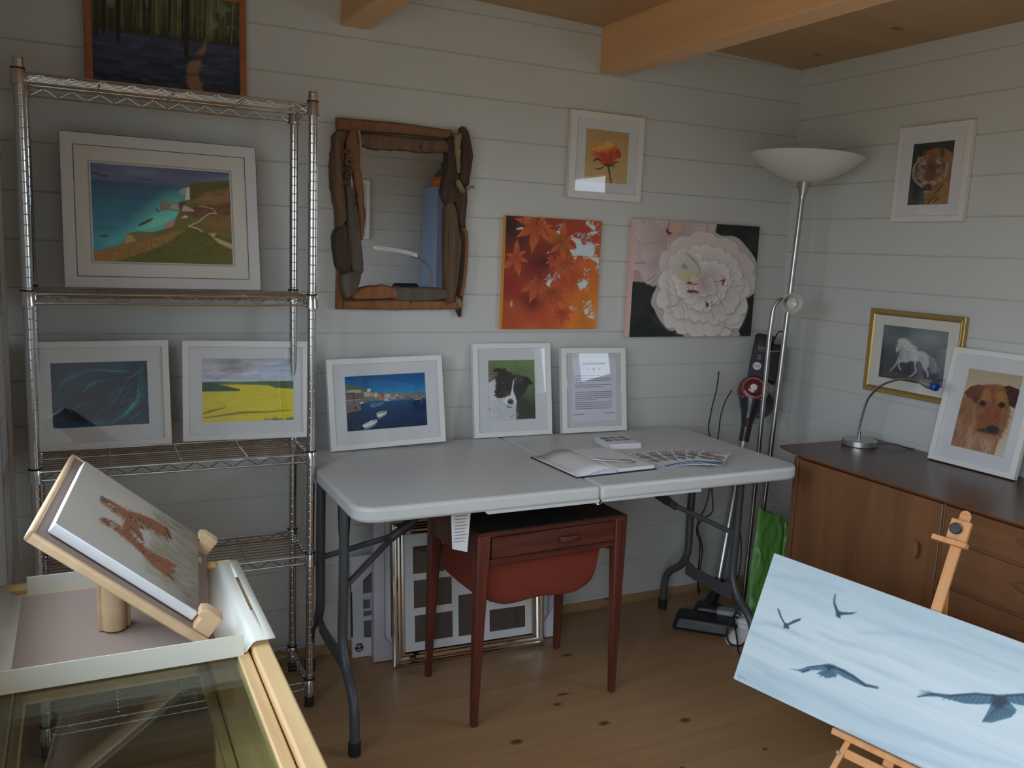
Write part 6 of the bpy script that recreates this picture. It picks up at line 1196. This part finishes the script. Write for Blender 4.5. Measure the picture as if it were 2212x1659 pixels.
for z0_, z1_ in ((.664, .760), (.523, .655), (.382, .514), (.176, .373)):
    b = MB(); b.bx(2.756, 2.776, -1.856, -1.2535, z0_, z1_); d_ = b.obj('drawer', SIDEH, sb, bevel=.003); rel(d_, sb)
    b = MB(); zc = (z0_+z1_)/2+.012
    b.grid(lambda u, v: (2.757-.018*math.sin(PI*v)*math.sin(PI*u), -1.47-.17*u, zc+.020*math.cos(PI*v)*math.sin(PI*u)**.7), 17, 9); b.obj('drawer_pull', SIDEH, d_)
    b = MB(); b.bx(2.764, 2.79, -1.856, -1.2535, z0_-.009, z0_-.001); rel(b.obj('drawer_rail', SIDEH, sb), sb)
for x in (2.80, 3.19):
    for y in (-.72, YE+.18):
        b = MB(); b.lathe([(.012, 0), (.022, .156)], 14, Matrix.Translation((x, y, 0))); rel(b.obj('leg', SIDEB, sb), sb)

# desk lamp on it
dl = thing('desk_lamp', 'silver gooseneck desk lamp with blue lens ring on the sideboard', 'lamp', (3.072, -.640, .7862))
b = MB(); b.lathe([(.060, 0), (.062, .002), (.062, .020), (.0605, .0225), (.0001, .0228)], 40); b.obj('base', SILVER, dl, angle=30)
path = [(3.085, -.624, .806), (3.085, -.621, .845), (3.085, -.636, .928), (3.085, -.652, .971), (3.085, -.698, 1.020), (3.085, -.755, 1.049), (3.085, -.803, 1.061), (3.085, -.862, 1.062)]
b = MB(); b.tube([tuple(Vector(p)-Vector(dl.location)) for p in catmull(path, 10)], .0042, 10); b.obj('gooseneck', STEEL, dl)
b = MB(); b.lathe([(.006, 0), (.006, .03)], 12, Matrix.Translation((.013, .016, .018))); b.obj('neck_collar', STEEL, dl)
Mh = Matrix.Translation((.013, -.215, .2768)) @ Vector((0, -1, -.16)).to_track_quat('Z', 'Y').to_matrix().to_4x4()
b = MB(); b.lathe([(.0045, 0), (.007, .002), (.0115, .014), (.0150, .03), (.0155, .05), (.0150, .054)], 22, Mh); b.obj('lamp_head', SILVER, dl, angle=30)
BL = mat('blue_translucent_plastic', (.01, .06, .32, 1), rough=.15, coat=.6)
b = MB(); b.lathe([(.0150, .054), (.0158, .056), (.0158, .072), (.0135, .075), (.011, .066), (.0001, .064)], 22, Mh); b.obj('lens_ring', BL, dl, angle=30)
b = MB(); b.tube(catmull([(.055, -.03, .006), (.085, -.075, .016), (.105, -.095, .012), (.128, -.105, .004), (.150, -.120, .003)], 6), .0018, 6); b.obj('power_cord', BLACK, dl)

# ---------------------------------------------------------------- floor lamp
fl = thing('floor_lamp', 'uplighter floor lamp with white glass bowl standing in the corner', 'lamp', (2.930, -.300, 0))
ax = Vector((.0455, 0, 1)).normalized(); Mx = ax.to_track_quat('Z', 'Y').to_matrix().to_4x4()
b = MB(); b.lathe([(.098, 0), (.1, .003), (.1, .012), (.09, .018), (.02, .022)], 32); b.obj('base', STEEL, fl)
b = MB(); b.lathe([(.0105, .01), (.0105, 1.712)], 14, Mx); b.obj('pole', STEEL, fl)
b = MB(); b.lathe([(.0115, 1.700), (.0125, 1.712), (.0285, 1.762), (.0275, 1.764), (.010, 1.75)], 22, Mx); b.obj('bowl_holder', STEEL, fl, angle=30)
OPAL = mat('opal_glass', (.72, .71, .66, 1), rough=.35, spec=.4)
b = MB(); b.lathe([(.026, 1.762), (.060, 1.770), (.110, 1.788), (.155, 1.812), (.190, 1.838), (.211, 1.858), (.213, 1.860), (.209, 1.861), (.186, 1.842), (.150, 1.818), (.105, 1.795), (.055, 1.778), (.0001, 1.772)], 48, Mx, cap=False); b.obj('glass_bowl', OPAL, fl, angle=70)
pts = [(-.046, 0, .02), (-.034, 0, .56), (-.032, 0, .67), (-.027, 0, 1.17), (-.020, 0, 1.262)]
b = MB(); b.tube([tuple(p) for p in pts], .0095, 10); b.obj('reading_pole', STEEL, fl)
b = MB(); b.tube(catmull([(-.0205, 0, 1.255), (-.014, -.002, 1.285), (.004, -.012, 1.306), (.030, -.020, 1.300)], 6), .0072, 10); arm = b.obj('reading_arm', STEEL, fl)
Mr = Matrix.Translation((.050, -.016, 1.297)) @ Vector((-.55, -.80, -.05)).to_track_quat('Z', 'Y').to_matrix().to_4x4()
b = MB(); b.lathe([(.012, -.02), (.016, -.015), (.030, .012), (.0385, .045), (.0370, .0455), (.028, .014), (.0001, -.008)], 26, Mr, cap=False); b.obj('reading_shade', OPAL, fl, angle=60)
b = MB(); b.lathe([(.012, -.004), (.0165, .02), (.0195, .036), (.019, .039), (.0165, .0385), (.008, .034), (.0001, .033)], 20, Mr); b.obj('spot_bulb', mat('bulb_reflector', (.62, .61, .58, 1), rough=.2, spec=.6), fl, angle=30)
b = MB(); b.tube([(-.029, 0, 1.10), (.050, 0, 1.10)], .0025, 6); b.obj('pole_clip', STEEL, fl)

# ---------------------------------------------------------------- cordless vacuum leaning in the corner
vc = thing('stick_vacuum', 'red and black cordless stick vacuum leaning against the back wall', 'vacuum cleaner', (2.70, -.34, 0))
B_, T_ = Vector((2.795, -.245, .145)), Vector((2.968, -.135, .715)); U_ = (T_-B_).normalized()
def wtube(name, a, c, r, m, seg=14):
    b = MB(); b.tube([tuple(a), tuple(c)], r, seg); return rel(b.obj(name, m, vc), vc)
wtube('wand', B_, T_, .0165, SILVER)
wtube('wand_joint', B_-U_*.045, B_+U_*.01, .022, BLACK)
FW = (Vector((.47, -2.907, 1.2))-T_).normalized(); FW = (FW-U_*FW.dot(U_)).normalized(); SD = U_.cross(FW).normalized()
Mv = Matrix((SD, -FW, U_)).transposed().to_4x4(); Mv.translation = T_         # local: x side, -y towards the room, z up the wand
def vpart(name, b, m, **k): o = b.obj(name, m, vc, **k); o.matrix_local = Matrix.Translation(-Vector(vc.location)) @ Mv; return o
b = MB(); b.lathe([(.0205, -.02), (.0215, .0), (.0225, .05), (.032, .10), (.047, .145), (.050, .16)], 20); vpart('nozzle_cone', b, mat('dark_grey_gloss', (.025, .028, .033, 1), rough=.22), angle=60)
b = MB(); b.box(.014, .012, .040, (0, -.026, .06)); vpart('release_button', b, mat('red_button', (.16, .01, .012, 1), rough=.3), bevel=.004)
RED = mat('metallic_red', (.16, .014, .016, 1), rough=.22, coat=.5)
Mf = Matrix.Translation((0, .03, .205)) @ Matrix.Rotation(R(90), 4, 'X')
b = MB(); b.lathe([(.040, -.075), (.060, -.05), (.066, -.01), (.064, .035), (.052, .066), (.046, .070)], 30, Mf); vpart('dust_drum', b, RED, angle=50)
b = MB(); b.lathe([(.0445, .066), (.047, .073), (.044, .077), (.040, .073), (.0385, .066)], 30, Mf, cap=False); vpart('drum_ring', b, mat('pink_ring', (.42, .22, .22, 1), rough=.25))
b = MB(); b.lathe([(.036, .060), (.034, .078), (.026, .082), (.025, .092), (.020, .094), (.0001, .0945)], 28, Mf); dh = vpart('drum_hub', b, RED, angle=40)
b = MB(); b.lathe([(.0145, .0942), (.014, .0965), (.0001, .097)], 24, Mf); vpart('drum_emblem', b, mat('silver_emblem', (.68, .68, .68, 1), rough=.35), angle=40)
b = MB()
for a in (-.9, -2.2, .2): b.box(.018, .006, .006, (.056*math.cos(a), -.030, .205+.056*math.sin(a)), Matrix.Rotation(-a+PI/2, 3, 'Y'))
vpart('drum_vent', b, mat('pink_ring', (.42, .22, .22, 1)))
b = MB(); b.lathe([(.055, -.12), (.062, -.10), (.062, -.075), (.050, -.07)], 26, Matrix.Translation((.035, .06, .165)) @ Matrix.Rotation(R(90), 4, 'X') @ Matrix.Translation((0, 0, .06))); vpart('motor_housing', b, DGREY)
b = MB(); b.prism([(-.034, .255), (.030, .255), (.040, .43), (-.026, .435), (-.032, .40)], -.012, .075, 'XZ'); vpart('battery_handle', b, mat('charcoal_body', (.03, .032, .038, 1), rough=.4), bevel=.006)
b = MB(); b.prism([(.032, .27), (.085, .25), (.095, .40), (.080, .425), (.040, .42)], .01, .075, 'XZ'); vpart('rear_grip', b, BLACK, bevel=.008)
b = MB(); b.prism([(-.030, .425), (.050, .42), (.050, .448), (-.020, .452), (-.032, .440)], -.016, .08, 'XZ'); vpart('battery_latch', b, BLACK, bevel=.004)
b = MB(); b.tube(catmull([(.05, .03, .44), (.06, .02, .475), (.085, .02, .48), (.09, .02, .44)], 5), .003, 6); vpart('charger_lead', b, BLACK)
LT = mat('light_print', (.55, .57, .6, 1), rough=.6)
def vtext(body, size, x, z):
    o = text_obj('body_print', body, size, LT, vc, (0, 0, 0)); o.matrix_local = Matrix.Translation(-Vector(vc.location)) @ Mv @ Matrix.Translation((x, -.0128, z)) @ Matrix.Rotation(R(90), 4, 'X')
vtext('22V', .018, .003, .388); vtext('LITHIUM', .0055, .003, .376); vtext('52', .012, .001, .352); vtext('MIN', .009, .001, .341)
b = MB(); b.lathe([(.0175, .0125), (.0175, .0132), (.0001, .0134)], 26, Matrix.Translation((-.002, 0, .308)) @ Matrix.Rotation(R(90), 4, 'X')); vpart('round_badge', b, mat('silver_emblem', (.68, .68, .68, 1)), smooth=False)
o = text_obj('badge_print', 'CARE', .0095, mat('dark_ink', (.035, .02, .03, 1)), vc, (0, 0, 0)); o.matrix_local = Matrix.Translation(-Vector(vc.location)) @ Mv @ Matrix.Translation((-.002, -.0136, .306)) @ Matrix.Rotation(R(90), 4, 'X')
b = MB(); hr = Matrix.Rotation(R(-43), 3, 'Z')
b.box(.27, .12, .055, (2.655, -.360, .034), hr, .86); b.box(.12, .09, .05, (2.705, -.300, .055), hr, .8); rel(b.obj('floor_head', BLACK, vc, bevel=.014, seg=3), vc)
b = MB(); b.tube([(2.742, -.262, .06), tuple(B_-U_*.04)], [.026, .020], 12); rel(b.obj('head_joint', BLACK, vc), vc)
b = MB(); b.box(.075, .05, .022, (2.735, -.372, .070), hr); rel(b.obj('grey_head_cover', mat('grey_plastic', (.30, .30, .30, 1), rough=.4), vc, bevel=.008), vc)

# cords and bags in the corner
def cord(name, label, pts, r, m, cat='cord', fine=8):
    p0 = Vector(pts[0]); o_ = thing(name, label, cat, (pts[-1][0], pts[-1][1], pts[-1][2]))
    b = MB(); b.tube(catmull(pts, fine), r, 6); rel(b.obj('cable', m, o_), o_); return o_
cord('charger_cable', 'thin twisted black cable hanging behind the right table legs', [(2.83, -.12, .70), (2.815, -.12, .50), (2.80, -.12, .42), (2.768, -.12, .36), (2.765, -.12, .31), (2.787, -.12, .26), (2.790, -.12, .14), (2.81, -.10, .06), (2.85, -.06, .008)], .0028, BLACK)
cord('charger_cable', 'second strand of black cable looping left of the vacuum wand', [(2.845, -.115, .70), (2.83, -.115, .52), (2.845, -.115, .40), (2.80, -.115, .37), (2.772, -.115, .33), (2.805, -.115, .24), (2.80, -.115, .12), (2.82, -.09, .06), (2.87, -.05, .008)], .0026, BLACK)
cord('charger_cable', 'black cable hanging between the vacuum and the lamp poles', [(2.90, -.02, .98), (2.885, -.03, .90), (2.865, -.03, .80), (2.87, -.03, .70), (2.95, -.08, .52), (3.0, -.12, .30), (3.0, -.14, .15), (2.98, -.13, .01)], .0026, BLACK)
cord('charger_cable', 'short black cable beside the handle of the vacuum on the wall', [(2.94, -.065, .905), (2.915, -.06, .86), (2.90, -.055, .80), (2.90, -.05, .74), (2.895, -.05, .66), (2.89, -.05, .60)], .0026, BLACK)
cord('extension_lead', 'black lead looped on the floor beside the bird canvas', [(2.80, -.42, .02), (2.72, -.45, .10), (2.66, -.47, .04), (2.655, -.50, .006), (2.70, -.52, .006), (2.74, -.47, .05), (2.70, -.46, .09), (2.66, -.53, .03), (2.632, -.58, .006), (2.67, -.61, .006), (2.76, -.56, .006), (2.86, -.50, .006)], .0035, BLACK)
def crumple(b, w, d, h, seed, nu=22, nv=12, top=.6, rip=.35):
    import mathutils.noise as mn
    def f(u, v):
        a = 2*PI*u; sq = 1/max(abs(math.cos(a)), abs(math.sin(a)))**.75
        t_ = v; rad = (1-(1-top)*t_) * (1 if t_ < .98 else .3)
        nz = mn.noise(Vector((math.cos(a)*1.6, math.sin(a)*1.6, v*2.2+seed)))*rip + mn.noise(Vector((math.cos(a)*4, math.sin(a)*4, v*6+seed)))*rip*.45
        return (w/2*math.cos(a)*sq*rad*(1+nz*.5), d/2*math.sin(a)*sq*rad*(1+nz), h*(t_+.10*nz*t_))
    b.grid(f, nu, nv, True); return b
wb = thing('plastic_carrier_bag', 'crumpled white and orange red plastic bag on the floor beside the vacuum head', 'bag', (2.775, -.475, .001), R(-35))
m = mat('white_red_polythene', (.62, .60, .58, 1), rough=.3)
if True:
    nt = m.node_tree; bs = nt.nodes['Principled BSDF']; tc = nt.nodes.new('ShaderNodeTexCoord'); nz = nt.nodes.new('ShaderNodeTexNoise'); nz.inputs['Scale'].default_value = 9; rp = nt.nodes.new('ShaderNodeValToRGB')
    rp.color_ramp.interpolation = 'CONSTANT'; rp.color_ramp.elements[0].color = (.62, .60, .58, 1); rp.color_ramp.elements[1].position = .57; rp.color_ramp.elements[1].color = (.50, .07, .035, 1)
    nt.links.new(tc.outputs['Object'], nz.inputs['Vector']); nt.links.new(nz.outputs[0], rp.inputs[0]); nt.links.new(rp.outputs[0], bs.inputs['Base Color'])
b = crumple(MB(), .22, .17, .085, 3, 30, 14, .5, .5); b.obj('bag_skin', m, wb, angle=80)
GRN = mat('green_polythene', sc(84, 132, 62, 1.7), rough=.28, var=.2, vscale=9, bump=.3, bscale=40)
gb = thing('green_bag', 'green plastic bag standing between the lamp poles and the sideboard', 'bag', (2.945, -.395, .001), R(-6))
import mathutils.noise as mnz
def bag_sheet(side, x0, x1, zt0, zt1):
    def f(u, v):
        x = x0+(x1-x0)*u - .055*(1-v) ; z = (zt0+(zt1-zt0)*u)*v
        nz = mnz.noise(Vector((u*3.2, v*4.5, side*7.1))); n2 = mnz.noise(Vector((u*9, v*11, side*3.3)))
        edge = min(1, 6*min(u, 1-u, v+.04))
        y = side*(.012+.022*(1-v)+.014*nz+.007*n2)*edge + .03*v
        return (x+.008*nz*(1 if 0 < u < 1 else .6), y, z+(.012*n2 if v > .95 else 0))
    b = MB(); b.grid(f, 26, 40); return b
b = bag_sheet(-1, -.075, .060, .475, .425); bmesh_b = bag_sheet(1, -.075, .060, .475, .425)
me_ = bpy.data.meshes.new('tmp_sheet'); bmesh_b.b.to_mesh(me_); bmesh_b.b.free(); b.b.from_mesh(me_); bpy.data.meshes.remove(me_)
bmesh.ops.remove_doubles(b.b, verts=b.b.verts, dist=.0015)
b.obj('bag_skin', GRN, gb, angle=50)
b = bag_sheet(-1, .055, .125, .41, .395); b.obj('bag_gusset', GRN, gb, solid=.0015, angle=50)

# ---------------------------------------------------------------- easel with the bird canvas
TL = Vector((2.225, -1.120, .632)); eu = Vector((.3717, -.9248, -.0809)).normalized(); ev = Vector((.3595, .0631, .931)); ev = (ev-eu*ev.dot(eu)).normalized(); en = eu.cross(ev).normalized()
if en.x > 0: en = -en
CW = .87; bc = TL+eu*CW/2-ev*.372
canvas('bird_canvas', 'wide pale blue canvas of dark birds in flight on the wooden easel', 'canvas', bc, basis(eu, ev, en), CW, .372, .018, art_birds(), mat('white_canvas_edge', (.74, .76, .78, 1), rough=.7), 1.2)
ez = thing('easel', 'beech easel holding the bird canvas in front of the sideboard', 'easel', bc, basis(eu, ev, en))
def zfloor(x, y=0): # local v where the easel plane meets the floor
    p = bc+eu*x+(-en)*y; return -p.z/ev.z
b = MB(); b.bx(-.013, .013, .0185, .034, -.07, .632); b.obj('mast', EASELW, ez, bevel=.002)
b = MB(); b.prism([(-.0115, .60), (.0115, .60)]+[(.0115*math.cos(a), .630+.0115*math.sin(a)) for a in np.linspace(0, PI, 9)], .020, .030, 'XZ'); b.obj('mast_tip', EASELW, ez)
b = MB(); b.bx(-.024, .024, -.003, .017, .556, .612); b.obj('clamp_block', EASELW, ez, bevel=.002)
b = MB(); b.bx(-.052, .030, -.024, .017, .544, .558); b.obj('clamp_bar', EASELW, ez, bevel=.002)
b = MB(); pr = [(.013, 0), (.0148, .003), (.0148, .011), (.0125, .0145), (.0001, .015)]
b.lathe(pr, 12, Matrix.Translation((-.006, -.003, .587)) @ Matrix.Rotation(R(90), 4, 'X')); b.obj('clamp_knob', mat('blue_black_plastic', (.016, .02, .028, 1), rough=.5), ez, angle=25)
b = MB(); b.bx(-.141, .141, -.020, .034, -.0165, -.0008); b.obj('ledge', EASELW, ez, bevel=.002)
b = MB(); b.bx(-.100, .100, .004, .012, -.062, -.038); b.obj('lower_rail', EASELW, ez, bevel=.002)
for s in (-1, 1):
    x0_, x1_ = s*.100, s*.150; zf_ = zfloor(x1_, .01)+.012
    b = MB(); b.hexa([(x1_-.0075, .002, zf_), (x1_+.0075, .002, zf_), (x1_+.0075, .016, zf_), (x1_-.0075, .016, zf_)], [(x0_-.0075, .002, -.016), (x0_+.0075, .002, -.016), (x0_+.0075, .016, -.016), (x0_-.0075, .016, -.016)]); lg = b.obj('leg', EASELW, ez, bevel=.0015)
    b = MB(); b.lathe([(.005, -.004), (.005, .004)], 10, Matrix.Translation((x0_+s*.014, -.001, -.055)) @ Matrix.Rotation(R(90), 4, 'X')); b.obj('wing_nut', STEEL, lg)
Minv = ez.matrix_world.inverted()
hp = bc+ev*.45-en*.03; fp = Vector((hp.x+.155, hp.y+.08, .008))
if fp.x > 2.74: fp.x = 2.74
b = MB(); b.tube([tuple(Minv @ hp), tuple(Minv @ fp)], .010, 6); b.obj('rear_leg', EASELW, ez)

# ---------------------------------------------------------------- glass topped case at lower left, with tray and table easel
CX0, CX1, CY0, CY1, CZ = .285, .735, -2.16, -1.115, .80
dc = thing('display_case', 'pale wood display table with a glass top in the lower left corner', 'display case', ((CX0+CX1)/2, (CY0+CY1)/2, 0))
b = MB()
def ring_xy(b, x0, x1, y0, y1, w, z0, z1):
    b.bx(x0, x0+w, y0, y1, z0, z1); b.bx(x1-w, x1, y0, y1, z0, z1); b.bx(x0+w, x1-w, y0, y0+w, z0, z1); b.bx(x0+w, x1-w, y1-w, y1, z0, z1)
ring_xy(b, CX0, CX1, CY0, CY1, .030, .735, CZ); rel(b.obj('top_frame', CASEW, dc, bevel=.004), dc)
b = MB(); ring_xy(b, CX0+.033, CX1-.033, CY0+.033, CY1-.033, .020, .765, .7905); rel(b.obj('glass_bead', CASEW, dc, bevel=.003), dc)
b = MB(); ring_xy(b, CX0+.028, CX1-.028, CY0+.028, CY1-.028, .007, .745, .783); rel(b.obj('shadow_groove', mat('dark_groove', (.05, .04, .035, 1), rough=.8), dc), dc)
GRG = pane_mat('green_float_glass', (.80, .87, .80, 1), 1.52)
b = MB(); b.bx(CX0+.050, CX1-.050, CY0+.050, CY1-.050, .781, .787); rel(b.obj('glass_pane', GRG, dc), dc)
b = MB(); ring_xy(b, CX0+.004, CX1-.004, CY0+.004, CY1-.004, .052, .585, .620); rel(b.obj('lower_frame', CASEW, dc, bevel=.003), dc)
b = MB(); ring_xy(b, CX0+.058, CX1-.058, CY0+.058, CY1-.058, .016, .590, .612); rel(b.obj('lower_bead', CASEW, dc, bevel=.002), dc)
for x in (CX0+.022, CX1-.022):
    for y in (CY0+.022, CY1-.022):
        b = MB(); b.bx(x-.018, x+.018, y-.018, y+.018, 0, .74); rel(b.obj('leg', CASEW, dc, bevel=.003), dc)
TRC = mat('cream_enamel', (.80, .80, .73, 1), rough=.4, var=.02)
TX0, TX1, TY0, TY1 = .338, .702, -1.538, -1.158
tr = thing('metal_tray', 'cream metal tray with side flanges set on the glass topped case', 'tray', ((TX0+TX1)/2, (TY0+TY1)/2, .788))
def tray_prof(s):
    xe = TX1 if s > 0 else TX0
    return [(xe-s*.040, .7895), (xe-s*.018, .7905), (xe-s*.006, .795), (xe, .803), (xe+s*.004, .808), (xe+s*.010, .8105), (xe+s*.040, .8105)]
b = MB(); prof_ = tray_prof(-1)[::-1] + tray_prof(1); n = len(prof_)
A = [b.b.verts.new((x, TY0, z_)) for x, z_ in prof_]; B = [b.b.verts.new((x, TY1, z_)) for x, z_ in prof_]
slotted = {0: None}
for i in range(n-1):
    if i == n-2: continue
    b.b.faces.new((A[i], A[i+1], B[i+1], B[i]))
xa, xb = prof_[-2][0], prof_[-1][0]; s0, s1, s2, s3 = xa+.011, xa+.0165, -1.415, -1.250; zz = .8105
for x0_, x1_, y0_, y1_ in ((xa, s0, TY0, TY1), (s1, xb, TY0, TY1), (s0, s1, TY0, s2), (s0, s1, s3, TY1)):
    b.b.faces.new([b.b.verts.new(p) for p in ((x0_, y0_, zz), (x1_, y0_, zz), (x1_, y1_, zz), (x0_, y1_, zz))])
bmesh.ops.remove_doubles(b.b, verts=b.b.verts, dist=.0001)
rel(b.obj('tray_body', TRC, tr, solid=.0016, angle=60), tr)
for a_ in ((TX0+.012, TX1-.010, TY0-.0018, TY0), (TX0+.030, TX1-.030, TY1, TY1+.0018)):
    b = MB(); b.bx(*a_, .789, .8255); rel(b.obj('tray_wall', TRC, tr, bevel=.0006), tr)
b = MB(); b.bx(TX0+.022, TX1-.045, TY0+.004, TY1-.008, .7905, .7925); rel(b.obj('felt_mat', mat('brown_felt', sc(158, 140, 130, 1.15), rough=.95, bump=.2, bscale=300, var=.06, vscale=8), tr), tr)
tb = Vector((.654, -1.273, .84)); tu = Vector((.114, .993, .002)).normalized(); tv = Vector((-.77, .087, .632)); tv = (tv-tu*tv.dot(tu)).normalized(); tn = tu.cross(tv).normalized()
if tn.z < 0: tn = -tn
tb = tb + Vector((0, 0, .003))
te = thing('table_easel', 'small wooden table easel with a slanted brown board on the tray', 'easel', tb, basis(tu, tv, tn))
b = MB(); b.bx(-.222, .255, .020, .032, -.036, .282); b.obj('board', mat('brown_hardboard', sc(140, 122, 114, 1.15), rough=.8, var=.05, vscale=10, bump=.1, bscale=200), te)
b = MB(); b.prism([(.018, -.045), (.018, .290), (.034, .290), (.034, -.045)], -.234, -.221, 'YZ'); b.prism([(.018, -.045), (.018, .290), (.034, .290), (.034, -.045)], .254, .266, 'YZ'); b.prism([(.018, .280), (.018, .290), (.034, .290), (.034, .280)], -.234, .266, 'YZ'); b.obj('board_edging', BEECHX, te, bevel=.004)
for k, uc in enumerate((-.203, .186)):
    b = MB(); b.prism([(-.018, -.034), (.020, -.034), (.020, -.003), (-.002, -.003), (-.002, .004), (-.012, .006), (-.018, -.004)], uc-.016, uc+.016, 'YZ'); cl = b.obj('canvas_clip', BEECHX, te, bevel=.0015)
    b = MB(); b.lathe([(.006, -.0006), (.006, .0008), (.0035, .001), (.0001, -.001)], 14, Matrix.Translation((uc+.004, .000, -.0345)) @ Matrix.Rotation(R(180), 4, 'X')); b.obj('screw', STEEL, cl)
Mi = te.matrix_world.inverted()
b = MB(); b.lathe([(.0185, .796), (.0195, .80), (.0195, .893)], 22, Matrix.Translation((.507, -1.372, 0)))
bmesh.ops.transform(b.b, matrix=Mi, verts=b.b.verts); b.obj('support_post', BEECHX, te, angle=40)
b = MB(); b.box(.040, .014, .11, (.507, -1.350, .848), Matrix.Rotation(R(4), 3, 'Z')); b.box(.010, .026, .115, (.487, -1.362, .851)); b.box(.010, .014, .075, (.528, -1.362, .831)); bmesh.ops.transform(b.b, matrix=Mi, verts=b.b.verts); b.obj('support_bracket', BEECHX, te, bevel=.002)
canvas('tiger_pair_canvas', 'small canvas of two tigers on pale grey clipped to the table easel', 'canvas', tb, basis(tu, tv, tn), .393, .267, .018, art_tigers(), mat('white_canvas_edge', (.74, .76, .78, 1)), 1.25)

# ---------------------------------------------------------------- seen only in the driftwood mirror
bc_ = thing('tall_cupboard', 'tall pale blue cupboard reflected in the driftwood mirror', 'cupboard', (3.075, -3.575, 0))
b = MB(); b.bx(-.15, .15, -.16, .15, .02, 1.905); b.obj('carcass', mat('powder_blue', (.20, .27, .42, 1), rough=.5, var=.03), bc_, bevel=.004)
b = MB(); b.bx(-.15, .15, .15, .166, .04, 1.90); b.obj('door', mat('powder_blue', (.20, .27, .42, 1)), bc_, bevel=.003)
b = MB(); b.bx(-.14, .14, -.15, .14, 0, .03); b.obj('plinth', DGREY, bc_)
fb = thing('box_file', 'orange box on the blue cupboard reflected in the mirror', 'box', (3.09, -3.56, 1.9055), R(2))
b = MB(); b.bx(-.12, .12, -.11, .11, 0, .058); b.obj('box_body', mat('orange_card', (.62, .16, .02, 1), rough=.5), fb, bevel=.003)
b = MB(); b.lathe([(.012, 0), (.014, .002), (.0001, .003)], 16, Matrix.Translation((-.02, .12, .03)) @ Matrix.Rotation(R(-90), 4, 'X')); b.obj('finger_ring', STEEL, fb)
for k, (ww, hh, cc, lb) in enumerate(((.22, .022, (.50, .13, .03, 1), 'thin orange folder above the orange box in the mirror'), (.215, .028, (.05, .05, .055, 1), 'dark grey folder in the middle of the reflected stack'), (.20, .026, (.09, .09, .10, 1), 'grey folder above the dark folder in the reflected stack'), (.15, .06, (.012, .012, .014, 1), 'black box on top of the reflected folder stack'))):
    q = thing('folder', lb, 'folder', (3.095+.006*k, -3.56, 1.9055+.0585+sum((.0225, .0285, .0265)[:k])), R(2*k))
    b = MB(); b.bx(-ww/2, ww/2, -.11, .11, 0, hh); b.obj('cover', mat('folder_tone_%s' % 'abcd'[k], cc, rough=.5), q, bevel=.003)
ml = thing('magnifier_lamp', 'white flexible craft lamp reflected in the driftwood mirror', 'lamp', (2.705, -2.93, 0))
b = MB(); b.lathe([(.12, 0), (.125, .005), (.12, .03), (.03, .04)], 28); b.obj('base', mat('white_plastic', (.72, .72, .72, 1), rough=.4), ml)
b = MB(); b.tube([(0, 0, .03), (0, 0, 1.16)], .013, 10); b.tube(catmull([(0, 0, 1.15), (.0, 0, 1.24), (-.02, 0, 1.31), (-.07, 0, 1.36), (-.14, 0, 1.385)], 6), .013, 10); b.obj('gooseneck', mat('grey_rubber', (.17, .17, .18, 1), rough=.6), ml)
b = MB(); Mh = Matrix.Translation((-.285, 0, 1.415)) @ Matrix.Rotation(R(8), 4, 'Y') @ Matrix.Diagonal((1.0, .55, 1, 1)); b.lathe([(.02, -.022), (.09, -.022), (.135, -.014), (.148, 0), (.135, .012), (.08, .020), (.0001, .022)], 36, Mh); b.box(.07, .04, .026, (-.145, 0, 1.393), Matrix.Rotation(R(14), 3, 'Y'), .8); b.obj('lamp_head', mat('white_plastic', (.72, .72, .72, 1)), ml)
picture('framed_print', 'narrow view of a white framed print reflected at the left of the mirror', 'picture', (2.33, YF+.024, 1.486), R(180), R(.3), 0, .33, .445, .022, .02, WHITE_LACQ, (-.09, .09, .09, .33), Art(12, 16, None, (90, 100, 104)), 2.0, group='framed pictures')
oc = thing('office_chair', 'dark chair back reflected low in the driftwood mirror', 'chair', (2.72, -3.52, 0))
b = MB(); b.prism([(-.12, .72), (.12, .72), (.125, 1.10), (.09, 1.165), (-.09, 1.165), (-.125, 1.10)], -.02, .03, 'XZ'); b.obj('backrest', mat('dark_navy_fabric', (.012, .013, .022, 1), rough=.9), oc, bevel=.012, seg=3)
b = MB(); b.box(.34, .34, .06, (0, .14, .46)); b.obj('seat', mat('dark_navy_fabric', (.012, .013, .022, 1)), oc, bevel=.02, seg=3)
b = MB(); b.tube([(0, .14, .05), (0, .14, .44)], .022, 10); b.tube([(0, 0.02, .44), (0, .0, .75)], .014, 8); b.obj('stem', BLACK, oc)
for k in range(5):
    b = MB(); a = k*2*PI/5; b.tube([(0, .14, .07), (.2*math.cos(a), .14+.2*math.sin(a), .03)], .014, 8); b.lathe([(.01, -.012), (.022, -.01), (.022, .01), (.01, .012)], 12, Matrix.Translation((.2*math.cos(a), .14+.2*math.sin(a), .022)) @ Matrix.Rotation(R(90), 4, 'X')); b.obj('foot', BLACK, oc)
